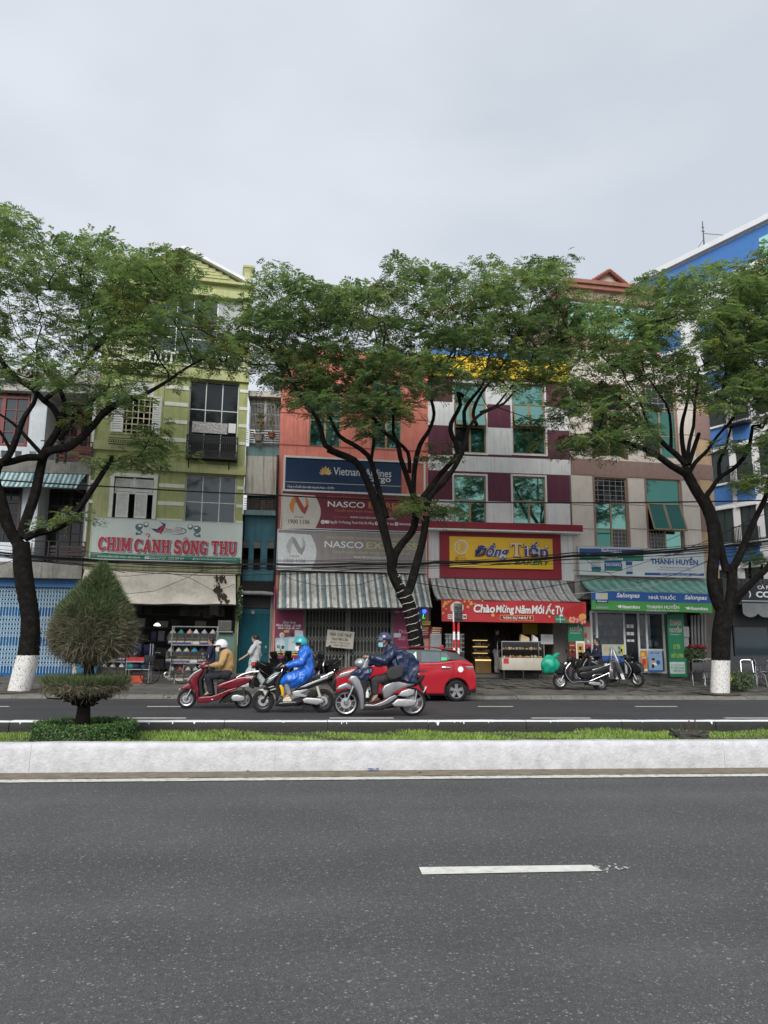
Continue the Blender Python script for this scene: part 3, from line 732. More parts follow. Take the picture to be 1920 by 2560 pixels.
def stripe_set(pl,ys,u0,u1,y=-.022):
 for(a,b)in ys:s=MB();s.box(u0,u1,y,.1,FB.Z('E6',pl,b),FB.Z('E6',pl,a));s.build('stripe',m_crm,bB)
stripe_set(740,[(1927,1957),(2067,2097),(2204,2222)],u_p+.02,op2[0]-.04)
stripe_set(1262,[(1948,1972),(2090,2115),(2218,2240)],op2[1]+.03,wB+.012)
stripe_set(750,[(1150,1180),(1282,1312),(1421,1450),(1562,1594)],u_p+.05,op3[0]-.03)
stripe_set(1285,[(1182,1206),(1320,1345),(1456,1482),(1596,1620)],op3[1]+.03,wB+.012)
stripe_set(170,[(1380,1405),(1900,1925),(2055,2082)],-.012,.42)
stripe_set(1310,[(535,560),(690,715)],op4[1]+.03,wB+.012)
# big openings: rooms behind white glazing bars
def opening(rect,mull,hor,y=.2,glass=g_grey,depth=2.2,cover=None):
 a,b,c,d=rect;room('room',bB,a,b,.27,depth,c,d,m_room)
 mb=MB();f=.035
 for u in[a+f/2,b-f/2]+[a+(b-a)*q for q in mull]:mb.box(u-f/2,u+f/2,y-.03,y+.03,c,d)
 for z in[c+f/2,d-f/2]+[d-(d-c)*q for q in hor]:mb.box(a,b,y-.028,y+.028,z-f/2,z+f/2)
 o=mb.build('glazed_front',m_alu,bB)
 us=[a]+[a+(b-a)*q for q in mull]+[b];zs=[d]+[d-(d-c)*q for q in hor]+[c]
 for i in range(len(us)-1):
  for j in range(len(zs)-1):
   p=MB();p.quad((us[i]+.01,y,zs[j+1]+.01),(us[i+1]-.01,y,zs[j+1]+.01),(us[i+1]-.01,y,zs[j]-.01),(us[i]+.01,y,zs[j]-.01));p.build('pane',glass,o)
 return o
opening(op2,(.335,.675),(.56,),.2);opening(op3,(.33,.665),(.36,),.2,g_dark);o4=opening(op4,(.28,.46,.72),(.46,.62),.2)
mb=MB();mb.box(op4[0]+(op4[1]-op4[0])*.725,op4[1]-.03,.14,.165,ZB(690),op4[3]-.05);mb.build('roller_blind',mat('grey_blind',(.42,.43,.44),.8,.08,3,streak=.2),bB)
mb=MB();u0,u1,z0,z1=FB.r('E6',885,1435,1165,1520);mb.box(u0,u1,.10,.125,z0,z1);mb.build('silver_sheet',mat('silver_foil',(.35,.34,.33),.45,.4,14,.8,12,.4),bB)
mb=MB();u0,u1,z0,z1=FB.r('E6',1172,1445,1230,1520);mb.box(u0,u1,.09,.115,z0,z1);mb.build('white_card',m_white,bB)
# black iron balcony
u0,u1,z0,z1=FB.r('E6',840,1545,1245,1718,.45);mb=MB()
mb.box(u0,u1,-.45,0,z0-.04,z0);mb.box(u0,u1,-.45,-.41,z1-.05,z1);mb.box(u0,u1,-.45,-.41,z0,z0+.05);mb.box(u0,u1,-.445,-.42,z1-.28,z1-.24);mb.box(u0,u1,-.445,-.42,z0+.25,z0+.29)
for k in range(28):u=u0+(u1-u0)*k/27;mb.box(u-.014,u+.014,-.445,-.42,z0,z1)
for k in range(14):
 u=u0+(u1-u0)*(k+.5)/14
 for zc in(z1-.15,z0+.15):mb.lathe([(.05,-.01),(.075,-.01),(.075,.01),(.05,.01)],(u,-.432,zc),'y',10,0,False,True)
for s in(u0,u1):mb.box(s-.02,s+.02,-.45,0,z1-.05,z1);mb.box(s-.02,s+.02,-.45,0,z0,z0+.05)
for s in(u0+.1,u1-.3):mb.tube([(s,-.4,z0-.03),(s,-.1,z0-.45),(s,-.02,z0-.5)],.02,6)
mb.build('iron_balcony',m_black,bB)
# shuttered windows
m_shut=mat('white_shutter',(.72,.73,.7),.6,.1,6,.2,40,blotch=.3,bcol=(.4,.38,.33))
mb=MB();a,b,c,d=wn2
for(x0_,x1_,z0_,z1_)in((a-.14,a,c,d+.14),(b,b+.14,c,d+.14),(a,b,d,d+.14)):mb.box(x0_,x1_,-.075,.1,z0_,z1_)
mb.build('window_surround',m_crm,bB)
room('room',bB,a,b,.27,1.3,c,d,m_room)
mb=MB();q=ZB(2010);mb.box(a,b,.04,.10,q-.04,q+.03);mb.box((a+b)/2-.06,(a+b)/2+.06,.04,.1,q,d);mb.build('window_frame',m_shut,bB)
for(x0_,x1_)in((a+.03,(a+b)/2-.07),((a+b)/2+.07,b-.03)):louvre('louvre',bB,x0_,x1_,q+.05,d-.05,.06,m_shut,9)
louvre('shutter',bB,UB(283,2100),UB(383,2100),c+.01,q-.03,-.04,m_shut,16);louvre('shutter',bB,UB(430,2100),UB(528,2100),c+.01,q-.05,-.02,m_shut,16)
a,b,c,d=wn3;room('room',bB,a,b,.27,1.4,c,d,m_room);q=ZB(1250)
mb=MB();bars(mb,a,b,c,q,.05,5,6,.018);mb.build('window_grille',mat('cream_iron',(.62,.56,.40),.6,.1,5),bB)
for(x0_,x1_)in((a,(a+b)/2),((a+b)/2,b)):louvre('louvre',bB,x0_,x1_,q,d,.04,m_shut,8)
louvre('shutter',bB,UB(250,1400),UB(345,1400),c,q,-.05,m_shut,15);louvre('shutter',bB,UB(572,1400),UB(640,1400),c,q,-.05,m_shut,15)
mb=MB();u0,u1,z0,z1=FB.r('E6',225,1568,640,1622,.3);mb.box(u0,u1,-.3,-.27,z1-.03,z1);mb.box(u0,u1,-.3,-.27,z0,z0+.03)
n=22
for k in range(n):u=u0+(u1-u0)*(k+.5)/n;mb.lathe([(.04,-.008),(.065,-.008),(.065,.008),(.04,.008)],(u,-.285,(z0+z1)/2),'y',8,0,False,True)
mb.build('flower_rail',m_black,bB)
# balustrade of the top balcony, gable and corner posts
z0,z1=ZB(985),ZB(880);mb=MB();mb.box(.3,wB-.1,-.08,.06,z1-.1,z1);mb.box(.3,wB-.1,-.08,.06,z0,z0+.08)
for k in range(26):mb.lathe([(.03,z0+.08),(.055,z0+.2),(.025,z0+.35),(.04,z1-.1)],(.4+(wB-.6)*k/25,-.01,0),'z',8)
mb.build('balustrade',m_crm,bB)
uga,ugb,ug=UB(345,330,.1),UB(1300,330,.1),UB(822,95,.1);zg0,zg1=z_c1,ZB(95,.1,822)
mb=MB();mb.add([(uga,.05,zg0),(ugb,.05,zg0),(ug,.05,zg1),(uga,8,zg0),(ugb,8,zg0),(ug,8,zg1)],[(0,1,2),(5,4,3),(1,4,5,2),(0,2,5,3)]);gb=mb.build('gable',m_olv,bB)
for k in range(7):
 z=zg0+.18+(zg1-zg0)*.8*k/7;f=1-(z+.1-zg0)/(zg1-zg0)
 s=MB();s.add([(ug-(ug-uga)*f,.052,z),(ug+(ugb-ug)*f,.052,z),(ug+(ugb-ug)*f,.012,z),(ug-(ug-uga)*f,.012,z),(ug-(ug-uga)*f,.05,z+.19),(ug+(ugb-ug)*f,.05,z+.19)],[(0,1,2,3),(3,2,5,4)]);s.build('clapboard',m_olv,gb)
mb=MB()
for(p0,p1)in(((uga-.25,zg0-.0),(ug,zg1+.12)),((ug,zg1+.12),(ugb+.25,zg0-.0))):
 mb.add([(p0[0],-.18,p0[1]),(p1[0],-.18,p1[1]),(p1[0],-.18,p1[1]+.13),(p0[0],-.18,p0[1]+.13),(p0[0],8,p0[1]),(p1[0],8,p1[1]),(p1[0],8,p1[1]+.13),(p0[0],8,p0[1]+.13)],[(0,1,2,3),(3,2,6,7),(0,4,5,1)])
mb.build('roof_edge',m_white,bB)
for(u0,u1)in((UB(1300,280),UB(1366,280)),(UB(255,280),UB(320,280))):
 zt=ZB(212,0,1330);mb=MB();mb.box(u0,u1,-.06,.5,z_c1,zt-.28);mb.box(u0-.08,u1+.08,-.14,.58,zt-.09,zt);mb.add([(u0,-.06,zt-.28),(u1,-.06,zt-.28),(u1+.06,-.12,zt-.09),(u0-.06,-.12,zt-.09),(u0,.5,zt-.28),(u1,.5,zt-.28),(u1+.06,.56,zt-.09),(u0-.06,.56,zt-.09)],[(0,1,2,3),(1,5,6,2),(4,0,3,7)]);mb.build('corner_post',[m_olv],bB)
# stained beam under the sign, shop recess
mb=MB();mb.box(0,wB+.02,-.18,.25,FB.Z('C5',700,598),FB.Z('C5',700,490));mb.build('beam',mat('stained_olive_beam',(.33,.33,.19),.9,.2,3,.4,30,streak=.95,scol=(.03,.03,.025)),bB)
FLB=.36
room('shop_room',bB,.12,wB-.12,.05,5.5,FLB,FB.Z('C5',700,598)+.3,m_roomw)
mb=MB();mb.box(.0,wB,-.25,.1,0,FLB-.1);mb.box(.0,wB,.05,.2,FLB-.1,FLB-.002);mb.build('step',m_conc,bB)
# ---------------------------------------------------------------- C: narrow teal house
FC=fac('E1',100,700,29.4,'E1',338,700,29.4)
bC=FC.thing('narrow_teal_house','narrow dirty teal house squeezed between the green and coral houses','building')
wC=FC.w
m_teal=mat('teal_paint',(.03,.15,.2),.6,.15,3,.2,30,streak=.6,scol=(.02,.04,.05))
m_teal2=mat('teal_slab',(.18,.30,.30),.85,.2,3,.4,30,streak=.7,scol=(.05,.06,.05))
m_rust=mat('corrugated_white_sheet',(.62,.61,.56),.6,.1,3,.1,30,.1,streak=.85,scol=(.12,.08,.05))
ZC=lambda y:FC.Z('E1',200,y)
m_pier=mat('stained_pier',(.33,.31,.28),.9,.2,3,.4,30,streak=.8,scol=(.06,.05,.045))
mb=MB();mb.box(-.05,wC+.05,1.3,8,0,ZC(130));mb.build('wall',m_teal,bC)
mb=MB();mb.box(-.05,wC+.02,-.1,8,ZC(150),ZC(112));mb.build('roof_edge',m_concl,bC)
mb=MB();mb.box(-.05,wC,0,1.3,ZC(572),ZC(500));mb.box(-.05,wC,0,1.3,ZC(985),ZC(950));mb.build('floor_slab',m_teal2,bC)
mb=MB();mb.box(wC-.02,wC+.28,-.1,1.4,0,ZC(220));mb.build('side_pier',m_pier,bC)
# grilled balcony
mb=MB();bars(mb,.0,wC-.05,ZC(380),ZC(150),.15,22,3,.011);mb.box(wC*.47,wC*.53,.1,.2,ZC(480),ZC(150));mb.build('window_grille',mat('grey_iron',(.3,.3,.3),.6,.2,9),bC)
mb=MB();mb.box(0,wC,1.0,1.02,ZC(490),ZC(150));mb.build('curtain',mat('grey_curtain',(.22,.24,.26),.9,.25,4),bC)
mb=MB();bars(mb,-.05,wC-.05,ZC(485),ZC(385),-.15,2,6,.014);mb.build('balcony_rail',m_steel,bC)
# corrugated sheet
mb=MB();n=44;pv=None
for i in range(n+1):
 u=-.04+(wC-.04)*i/n;y=-.12+(.022 if i%2 else 0)
 if pv:mb.quad((pv[0],pv[1],ZC(850)),(u,y,ZC(850)),(u,y,ZC(572)),(pv[0],pv[1],ZC(572)))
 pv=(u,y)
mb.build('corrugated_sheet',m_rust,bC)
mb=MB();bars(mb,-.04,wC-.1,ZC(950),ZC(862),.02,4,7,.012);mb.build('window_grille',mat('brown_iron',(.12,.09,.07),.7,.2,9),bC)
mb=MB();u0,u1,z0,z1=FC.r('E1',205,880,272,955);mb.rbox(u0,u1,.2,.5,z0,z1,.02);mb.lathe([(.02,0),(.22,0),(.22,-.02),(.02,-.02)],((u0+u1)/2+.05,.19,(z0+z1)/2),'y',18,1);mb.build('air_conditioner',[mat('dirty_cream',(.4,.36,.3),.7),m_dkmet],bC)
# dark loggia with openings, tiled canopy, gutter, door
u0,u1=0,wC
hs=[(u0+wC*f,u0+wC*(f+.2),ZC(1370),ZC(1165))for f in(-.05,.3,.7)]
mb=MB();wall_holes(mb,0,wC,ZC(1450),ZC(985),hs,.2,0,None,.25);mb.build('loggia_wall',m_teal,bC)
room('room',bC,-.04,wC,.46,1.25,ZC(1450),ZC(985),m_room)
hd=MB()
for h in hs:hd.box(h[0],h[1],.2,.24,h[3]-.28,h[3]-.02)
hd.build('blind',mat('grey_blind_old',(.14,.15,.15),.8),bC)
mb=MB();n=30
zt0,zt1=ZC(1455),FC.Z('E1',200,1525,.7)
for i in range(n):
 a,b=wC*i/n-.05,wC*(i+1)/n-.05
 mb.add([(a,.1,zt0),((a+b)/2,.1,zt0+.05),(b,.1,zt0),(a,-.7,zt1),((a+b)/2,-.7,zt1+.05),(b,-.7,zt1)],[(0,1,4,3),(1,2,5,4)])
mb.build('tiled_canopy',mat('dark_roof_tile',(.045,.04,.038),.8,.3,8,.3),bC)
mb=MB();mb.tube([(-.1,-.74,zt1-.07),(wC*.6,-.74,zt1-.06),(wC+.02,-.74,zt1-.1)],.075,10);mb.build('gutter',mat('grey_gutter',(.3,.3,.29),.6,.2,5,.2),bC)
zd0,zd1=.34,FC.Z('E1',150,1645)
mb=MB();mb.box(0,wC,-.02,.2,zd1+.02,zt1-.15,0);mb.build('dark_gap_fill',m_black,bC)  # black strip stands in for the shaded gap between gutter and door
mb=MB();n=34;pv=None;ud=FC.U('E1',268,1800)
for i in range(n+1):
 u=-.06+(ud+.06)*i/n;y=.02+(.02 if i%2 else 0)
 if pv:mb.quad((pv[0],pv[1],zd0),(u,y,zd0),(u,y,zd1-.2),(pv[0],pv[1],zd1-.2))
 pv=(u,y)
for k in range(4):mb.box(-.06,ud,.0,.03,zd1-.2+k*.05,zd1-.2+k*.05+.035)
dC=mb.build('metal_door',mat('teal_metal_door',(.012,.125,.165),.5,.12,4,.1,30,.2,streak=.4,scol=(.02,.05,.06)),bC)
mb=MB();mb.box(ud*.48,ud*.55,-.03,.02,1.35,1.55);mb.build('lock',m_black,dC)
u0,u1,z0,z1=FC.r('E1',128,1655,168,1690);mb=MB();mb.box(u0,u1,-.02,.01,z0,z1);put_text(mb,'53',u0+.06,u1-.06,z0+.04,z1-.04,-.024,1,.01);mb.build('house_number',[mat('navy_plate',(.02,.04,.09),.4),m_white],bC)
mb=MB();mb.box(ud,wC,-.12,.2,0,zt1-.1);mb.build('door_pier',m_pier,bC)
mb=MB();mb.box(-.1,wC,-.5,.1,.1,.30);mb.build('step',m_conc,bC)
# ---------------------------------------------------------------- D: coral house
FD=fac('E2',122,700,28.75,'E2',1548,700,29.1)
bD=FD.thing('coral_house','coral pink shophouse with green windows behind the middle street tree','building')
wD=FD.w
m_cor=mat('coral_plaster',(.72,.235,.18),.85,.1,2.5,.25,30,streak=.6,scol=(.22,.085,.075))
m_corl=mat('coral_dark_joint',(.36,.10,.08),.9)
ZD=lambda y,x=900:FD.Z('C2',x,y)
UD=lambda x,y:FD.U('C2',x,y)
zD0=FD.Z('E2',800,1165);zD1=ZD(640,700)
w1,w2=FD.r('C2',506,800,695,1182),FD.r('C2',872,800,1052,1190)
mb=MB();wall_holes(mb,0,wD,zD0,zD1,[w1,w2],.2);mb.box(0,wD,.75,9,zD0,zD1-.01);mb.quad((wD,0,zD0),(wD,9,zD0),(wD,9,zD1),(wD,0,zD1));mb.quad((0,0,zD1),(wD,0,zD1),(wD,9,zD1),(0,9,zD1));mb.quad((0,9,zD0),(0,0,zD0),(0,0,zD1),(0,9,zD1));mb.build('wall',m_cor,bD)
mb=MB()
for y in(862,1005,1192):mb.box(0,wD,-.012,.0,ZD(y+3),ZD(y-4))
mb.build('wall_joint',m_corl,bD)
mb=MB();mb.box(-.04,wD+.04,-.15,.4,zD1-.12,zD1+.15);mb.build('cornice',m_cor,bD)
for w_ in(w1,w2):bwin(FD,bD,w_,[(0,.28,1),(.28,.58,2),(.58,1,2)],m_bronze,[g_deep,g_teal,g_deep])
mb=MB();mb.box(0,wD,-.05,.75,FD.Z('E2',800,1170),FD.Z('E2',800,785));mb.box(0,.12,-.04,5,0,zD0);mb.box(wD-.12,wD,-.04,5,0,zD0)
mb.build('front_wall',m_cor,bD)
mb=MB();mb.tube([(.45,-.22,FD.Z('E2',400,765)),(wD-.3,-.22,FD.Z('E2',1400,795))],.06,8);mb.build('conduit',m_dkmet,bD)
FLD=.38
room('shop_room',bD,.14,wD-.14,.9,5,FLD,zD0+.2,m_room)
mb=MB();mb.box(0,wD,-.35,.9,0,FLD-.01);mb.build('step',m_conc,bD)
g0,g1,gz1=FD.U('E2',378,1650),FD.U('E2',1215,1650),FD.Z('E2',800,1490)
m_gate=mat('grey_brown_gate',(.20,.19,.165),.6,.2,8,.2)
gb=MB();um=FD.U('E2',792,1650)
for u in(g0,um-.07,um+.02,g1-.06):gb.box(u,u+.06,.05,.12,FLD,gz1)
gb.box(g0,g1,.04,.13,gz1,gz1+.25)
gD=gb.build('gate_frame',m_gate,bD)
H=gz1-FLD
bnd=[(FLD+H*f,FLD+H*f+.24)for f in(.04,.26,.47,.68,.9)]
lattice('folding_gate',FD,gD,g0+.07,um-.08,FLD+.02,gz1,.08,m_gate,.125,.010,bnd);lattice('folding_gate',FD,gD,um+.09,g1-.07,FLD+.02,gz1,.08,m_gate,.125,.010,bnd)
mb=MB();mb.box(g0+.1,g1-.1,.30,.32,FLD,gz1);mb.build('shutter_sheet',mat('dark_green_sheet',(.022,.03,.027),.6,.2,4,streak=.4),bD)
mb=MB();mb.box(0,g0,0,.5,FLD-.01,zD0);mb.box(g1,wD,0,.5,FLD-.01,zD0);mb.build('gate_pier',m_pier,bD)

# ---------------------------------------------------------------- E: bakery house
FE=fac('E3',112,1300,29.1,'E3',1535,1300,29.25)
bE=FE.thing('checkered_bakery_house','white and plum chequered shophouse with green windows over the bakery','building')
wE=FE.w
m_plum=mat('plum_paint',(.125,.028,.055),.75,.12,3,.2,30,streak=.25,scol=(.22,.1,.13))
m_wE=mat('white_grey_paint',(.82,.83,.83),.8,.06,2.5,.2,30,streak=.5,scol=(.32,.32,.3))
m_dred=mat('dark_red_paint',(.27,.014,.028),.6,.1,4,.1,30)
m_yel=mat('yellow_paint',(.85,.56,.02),.6,.08,4,.1,30,streak=.15,scol=(.4,.25,.05))
ZE=lambda y,x=800:FE.Z('E3',x,y)
UE=lambda x,y:FE.U('E3',x,y)
wins=[FE.r('E3',376,1062,692,1532),FE.r('E3',956,1072,1278,1542),FE.r('E3',376,150,688,838),FE.r('E3',950,160,1272,850)]
zE0,zE1=ZE(1545),ZE(112)
hz=lambda y:ZE(y)
# bands from below: (top row, bottom row, colours of the piers left, middle, right)
rows=[(1545,1318,'www'),(1318,1032,'ppp'),(1032,880,'www'),(880,856,'ppp'),(856,590,'pwp'),(590,360,'wpw'),(360,112,'pwp')]
mw,mp_=MB(),MB()
for(yb,yt,cs)in rows:
 za,zb=hz(yb),hz(yt)
 segs=[(0,UE(376,1200),0),(UE(376,1200),UE(956,1200),1),(UE(956,1200),wE,2)]
 segs=[(0,wins[0][0],0),(wins[0][0],wins[1][0],1),(wins[1][0],wE,2)]
 for(a,b,i)in segs:
  c={'w':mw,'p':mp_}[cs[i]]
  wall_holes(c,a,b,za,zb,[w_ for w_ in wins if w_[0]<b and w_[1]>a and w_[2]<zb and w_[3]>za],.0)
for w_ in wins:wall_holes(mw,w_[0],w_[1],w_[2],w_[3],[w_],.2)
mw.box(0,wE,.3,9,zE0-.3,zE1+.4);
mw.build('wall',m_wE,bE);mp_.build('plum_panel',m_plum,bE)
mb=MB()
for w_ in wins:
 a,b,c,d=w_;t_=.07
 mb.box(a-t_,a,-.035,.02,c-t_,d+t_);mb.box(b,b+t_,-.035,.02,c-t_,d+t_);mb.box(a,b,-.036,.02,d,d+t_);mb.box(a,b,-.036,.02,c-t_,c)
mb.build('window_surround',m_wE,bE)
bwin(FE,bE,wins[0],[(0,.52,1),(.52,1,2)],m_bronze,g_teal);bwin(FE,bE,wins[1],[(0,.52,1),(.52,1,2)],m_bronze,g_teal)
bwin(FE,bE,wins[2],[(0,.3,1),(.3,.63,2),(.63,1,2)],m_bronze,[g_teal,g_teal,g_teal,g_dark,g_deep]);bwin(FE,bE,wins[3],[(0,.3,1),(.3,.63,2),(.63,1,1)],m_bronze,[g_teal,g_teal,g_teal,g_deep])
# casements pushed open on the third floor
for(a,b,c,d)in(wins[2],wins[3]):
 H_=d-c;za,zb=d-.30*H_,d-.63*H_;um_=(a+b)/2
 for(p,q)in((a+.06,um_-.03),(um_+.03,b-.06)):
  mb=MB();f=.05
  def PT(u,t):z=za+(zb-za)*t;return Vector((u,.02-.30*t,z))
  A_,B_,C_,D_=PT(p,.02),PT(q,.02),PT(q,1),PT(p,1)
  for(P,Q)in((A_,B_),(B_,C_),(C_,D_),(D_,A_)):mb.tube([P,Q],.032,4,0,True,False)
  o=mb.build('casement',m_bronze,bE);g=MB();g.quad(D_,C_,B_,A_);g.build('pane',g_teal,o)
mb=MB();mb.box(-.05,wE+.02,-.12,.5,ZE(112),ZE(-90));mb.build('parapet',m_yel,bE)
mb=MB();mb.box(.3,wE-.2,1.5,9,ZE(-90)-.3,ZE(-300));mb.build('roof_room',mat('blue_paint_roof',(.05,.19,.52),.6,.1,3),bE)
mb=MB();mb.box(-.05,wE+.22,-.55,.3,zE0-.30,zE0-.02);mb.build('canopy_slab',m_dred,bE)
mb=MB();mb.box(-.05,wE+.21,-.56,.28,zE0-.36,zE0-.30);mb.build('canopy_trim',m_wE,bE)
zp0,zp1=FE.Z('C7',800,660),zE0-.36
mb=MB();mb.box(0,wE,0,.3,zp0,zp1);mb.build('white_cladding',m_wE,bE)
mb=MB();u0,u1=FE.U('C7',186,400,.15),FE.U('C7',1300,400,.15);mb.box(u0,u1,-.15,0,zp0+.03,zp1-.02);mb.build('red_panel',m_dred,bE)
mb=MB()
for f in(.08,.45,.92):
 pass
mb.box(0,.12,.0,6,0,zp0);mb.box(wE-.95,wE,.0,6,0,zp0);mb.box(wE-.07,wE,-.02,-.001,ZE(1545),ZE(1032));mb.build('shop_wall',mat('brown_grey_plaster',(.16,.14,.125),.85,.15,3,.3,30,streak=.4,scol=(.06,.05,.05)),bE)
FLE=.40
room('shop_room',bE,.14,wE-.97,.1,6,FLE,zp0+.2,mat('bakery_interior',(.13,.10,.07),.85,.25,2))
mb=MB();mb.box(0,wE,-.5,.1,0,FLE-.16);mb.box(0,wE,-.15,.1,FLE-.16,FLE-.01);mb.build('step',mat('step_tile',(.1,.095,.09),.6,.2,4,.2),bE)

# ---------------------------------------------------------------- F: beige house with the round corner column
FF=fac('E4',118,1300,29.25,'E4',1440,1300,29.75)
bF=FF.thing('beige_corner_house','beige shophouse with a dusty pink band and a round corner column','building')
wF=FF.w
m_bei=mat('beige_plaster',(.73,.66,.585),.85,.07,2.5,.3,30,streak=.3,scol=(.33,.28,.24))
m_dpk=mat('dusty_pink_plaster',(.33,.215,.19),.9,.12,8,.4,60,streak=.2)
m_tan=mat('tan_plaster',(.60,.42,.25),.85,.1,3,.3,30,streak=.3,scol=(.3,.2,.13))
m_tc=mat('terracotta',(.30,.135,.095),.8,.15,4,.3,30,streak=.35,scol=(.15,.07,.05))
ZF=lambda y,x=700:FF.Z('E4',x,y)
wf=[FF.r('E4',366,1138,700,1900),FF.r('E4',908,1155,1262,1915),FF.r('E4',338,180,668,918),FF.r('E4',868,190,1200,930)]
zF0,zF1=FF.Z('C8',600,460),ZF(-150)
mb=MB();wall_holes(mb,0,wF,zF0,zF1,wf,.2);mb.box(0,wF,1.3,9,0,zF1-.01);mb.quad((0,0,zF1),(wF,0,zF1),(wF,9,zF1),(0,9,zF1));mb.quad((0,9,zF0),(0,0,zF0),(0,0,zF1),(0,9,zF1));mb.build('wall',m_bei,bF)
mb=MB();mb.box(.02,wF+.02,-.035,.02,ZF(1125,600),ZF(962,600));mb.build('pink_band',m_dpk,bF)
mb=MB()
for y in(1422,1668):mb.box(.02,wf[0][0]-.1,-.006,.01,ZF(y+3,250),ZF(y-5,250));mb.box(wf[0][1]+.1,wf[1][0]-.1,-.006,.01,ZF(y+3,800),ZF(y-5,800));mb.box(wf[1][1]+.1,wF,-.006,.01,ZF(y+10,1300),ZF(y+2,1300))
for y in(335,430,690):mb.box(.02,wf[2][0]-.05,-.006,.01,ZF(y+3,250),ZF(y-5,250));mb.box(wf[2][1]+.05,wf[3][0]-.05,-.006,.01,ZF(y+3,800),ZF(y-5,800));mb.box(wf[3][1]+.05,wF,-.006,.01,ZF(y+3,1250),ZF(y-5,1250))
for w_ in wf:
 a,b,c,d=w_;t_=.07
 mb.box(a-t_,a,-.03,.02,c-t_,d+t_);mb.box(b,b+t_,-.03,.02,c-t_,d+t_);mb.box(a,b,-.031,.02,d,d+t_)
mb.build('wall_joint',m_dpk,bF)
for k,w_ in enumerate(wf):
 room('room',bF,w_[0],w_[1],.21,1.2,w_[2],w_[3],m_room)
 W_=bwin(FF,bF,w_,[(0,.35,1),(.35,.7,2),(.7,1,2)],m_bronze,[[g_dark,g_teal,g_teal,g_deep,g_dark],[g_deep,g_deep,g_deep,g_dark,g_teal],[g_dark,g_deep,g_deep,g_deep,g_deep],[g_dark,g_deep,g_deep,g_dark,g_deep]][k],.05)
 a,b,c,d=w_;H_=d-c
 mb=MB();zs_=(d-.34*H_,d-.03)if k in(0,3)else(c+.03,c+.28*H_);xs_=(a+.05,b-.05)if k in(0,3)else((a+.05,(a+b)/2-.04))
 if k==0:xs_=(a+.05,b-.05)
 bars(mb,xs_[0],xs_[1],zs_[0],zs_[1],.055,5,5,.008);mb.build('window_grille',mat('pale_iron',(.4,.38,.36),.6),W_)
 if k==0:mb=MB();bars(mb,(a+b)/2+.04,b-.05,c+.03,c+.28*H_,.05,4,5,.008);mb.build('window_grille',MATS['pale_iron'],W_)
 if k==1:
  um_=(a+b)/2;za,zb=d-.35*H_,d-.71*H_
  for(p,q)in((a+.05,um_-.02),(um_+.02,b-.05)):
   PT=lambda u,t:Vector((u,.0-.42*t,za+(zb-za)*t));A_,B_,C_,D_=PT(p,.0),PT(q,.0),PT(q,1),PT(p,1);mb=MB()
   for(P,Q)in((A_,B_),(B_,C_),(C_,D_),(D_,A_)):mb.tube([P,Q],.036,4,0,True,False)
   o=mb.build('casement',m_bronze,bF);g=MB();g.quad(D_,C_,B_,A_);g.build('pane',g_case,o)
# round corner: drums of alternate colours
ucc=FF.U('E4',1470,1300)+.15;rc=.85
zz_=[zF0-.4,ZF(1690,1480),ZF(1420,1480),ZF(1150,1480),ZF(1000,1480),ZF(735,1480),ZF(480,1480),ZF(250,1480),ZF(60,1480)]
for i in range(len(zz_)-1):
 mb=MB();r_=rc+(.025 if i%2 else 0);mb.lathe([(0,zz_[i]),(r_,zz_[i]),(r_,zz_[i+1]),(0,zz_[i+1])],(ucc,rc+.02,0),'z',40);mb.build('column_drum',m_tan if i%2==0 else m_dpk,bF)
# set-back top storey
FT=Facade(FF.o+FF.n*1.2,FF.o+FF.n*1.2+FF.u*FF.w)
tz=lambda y,x=650:FF.Z('C3',x,y,-1.2);tu=lambda x,y:FF.U('C3',x,y,-1.2)
ua,ub=tu(472,620),tu(1010,620)
mb=MB();mb.box(ua,ub,1.25,8,zF1,tz(555));mb.build('top_storey_wall',mat('pink_plaster',(.46,.27,.22),.9,.12,4,.3),bF)
for i in range(4):
 mb=MB();a=ua+(ub-ua)*i/4+.06;b=ua+(ub-ua)*(i+1)/4-.02;mb.quad((a,1.235,tz(760)),(b,1.235,tz(760)),(b,1.235,tz(568)),(a,1.235,tz(568)));mb.build('pane',teal_glass('glass_pale_teal',(.45,.8,.72),.08,.6),bF)
mb=MB();mb.box(ua-.1,ub+.1,1.1,8,tz(555),tz(500));mb.build('fascia',mat('pink_fascia',(.42,.28,.24),.9,.12,4,.3),bF)
mb=MB();mb.box(ua-.2,ub+.2,.9,8.1,tz(500),tz(478));mb.box(ua-.28,ub+.28,.8,8.1,tz(476),tz(455));mb.build('cornice',m_tc,bF)
gx0,gx1,gxm=tu(612,450),tu(868,450),tu(740,400);gz0,gz1=tz(455),FF.Z('C3',740,383,-1.6)
mb=MB();mb.add([(gx0,1.7,gz0),(gx1,1.7,gz0),(gxm,1.7,gz1),(gx0,7,gz0),(gx1,7,gz0),(gxm,7,gz1)],[(0,1,2),(1,4,5,2),(0,2,5,3)]);mb.build('gable',mat('cream_pink',(.62,.5,.44),.9),bF)
m_tile=mat('red_roof_tile',(.25,.08,.055),.7,.25,9,.3)
for s in(0,1):
 for i in range(9):
  f0,f1=i/9,(i+1.1)/9;e=(gx0-.2)if s==0 else(gx1+.2)
  P0,P1=Vector((e+(gxm-e)*f0,1.5,gz0+(gz1-gz0)*f0+.06)),Vector((e+(gxm-e)*f1,1.5,gz0+(gz1-gz0)*f1+.03))
  t_=MB();t_.tube([P0,P1],.085,6);t_.quad(P0+Vector((0,0,.03)),P1+Vector((0,0,.03)),P1+Vector((0,5.5,.03)),P0+Vector((0,5.5,.03)));t_.build('roof_tile',m_tile,bF)
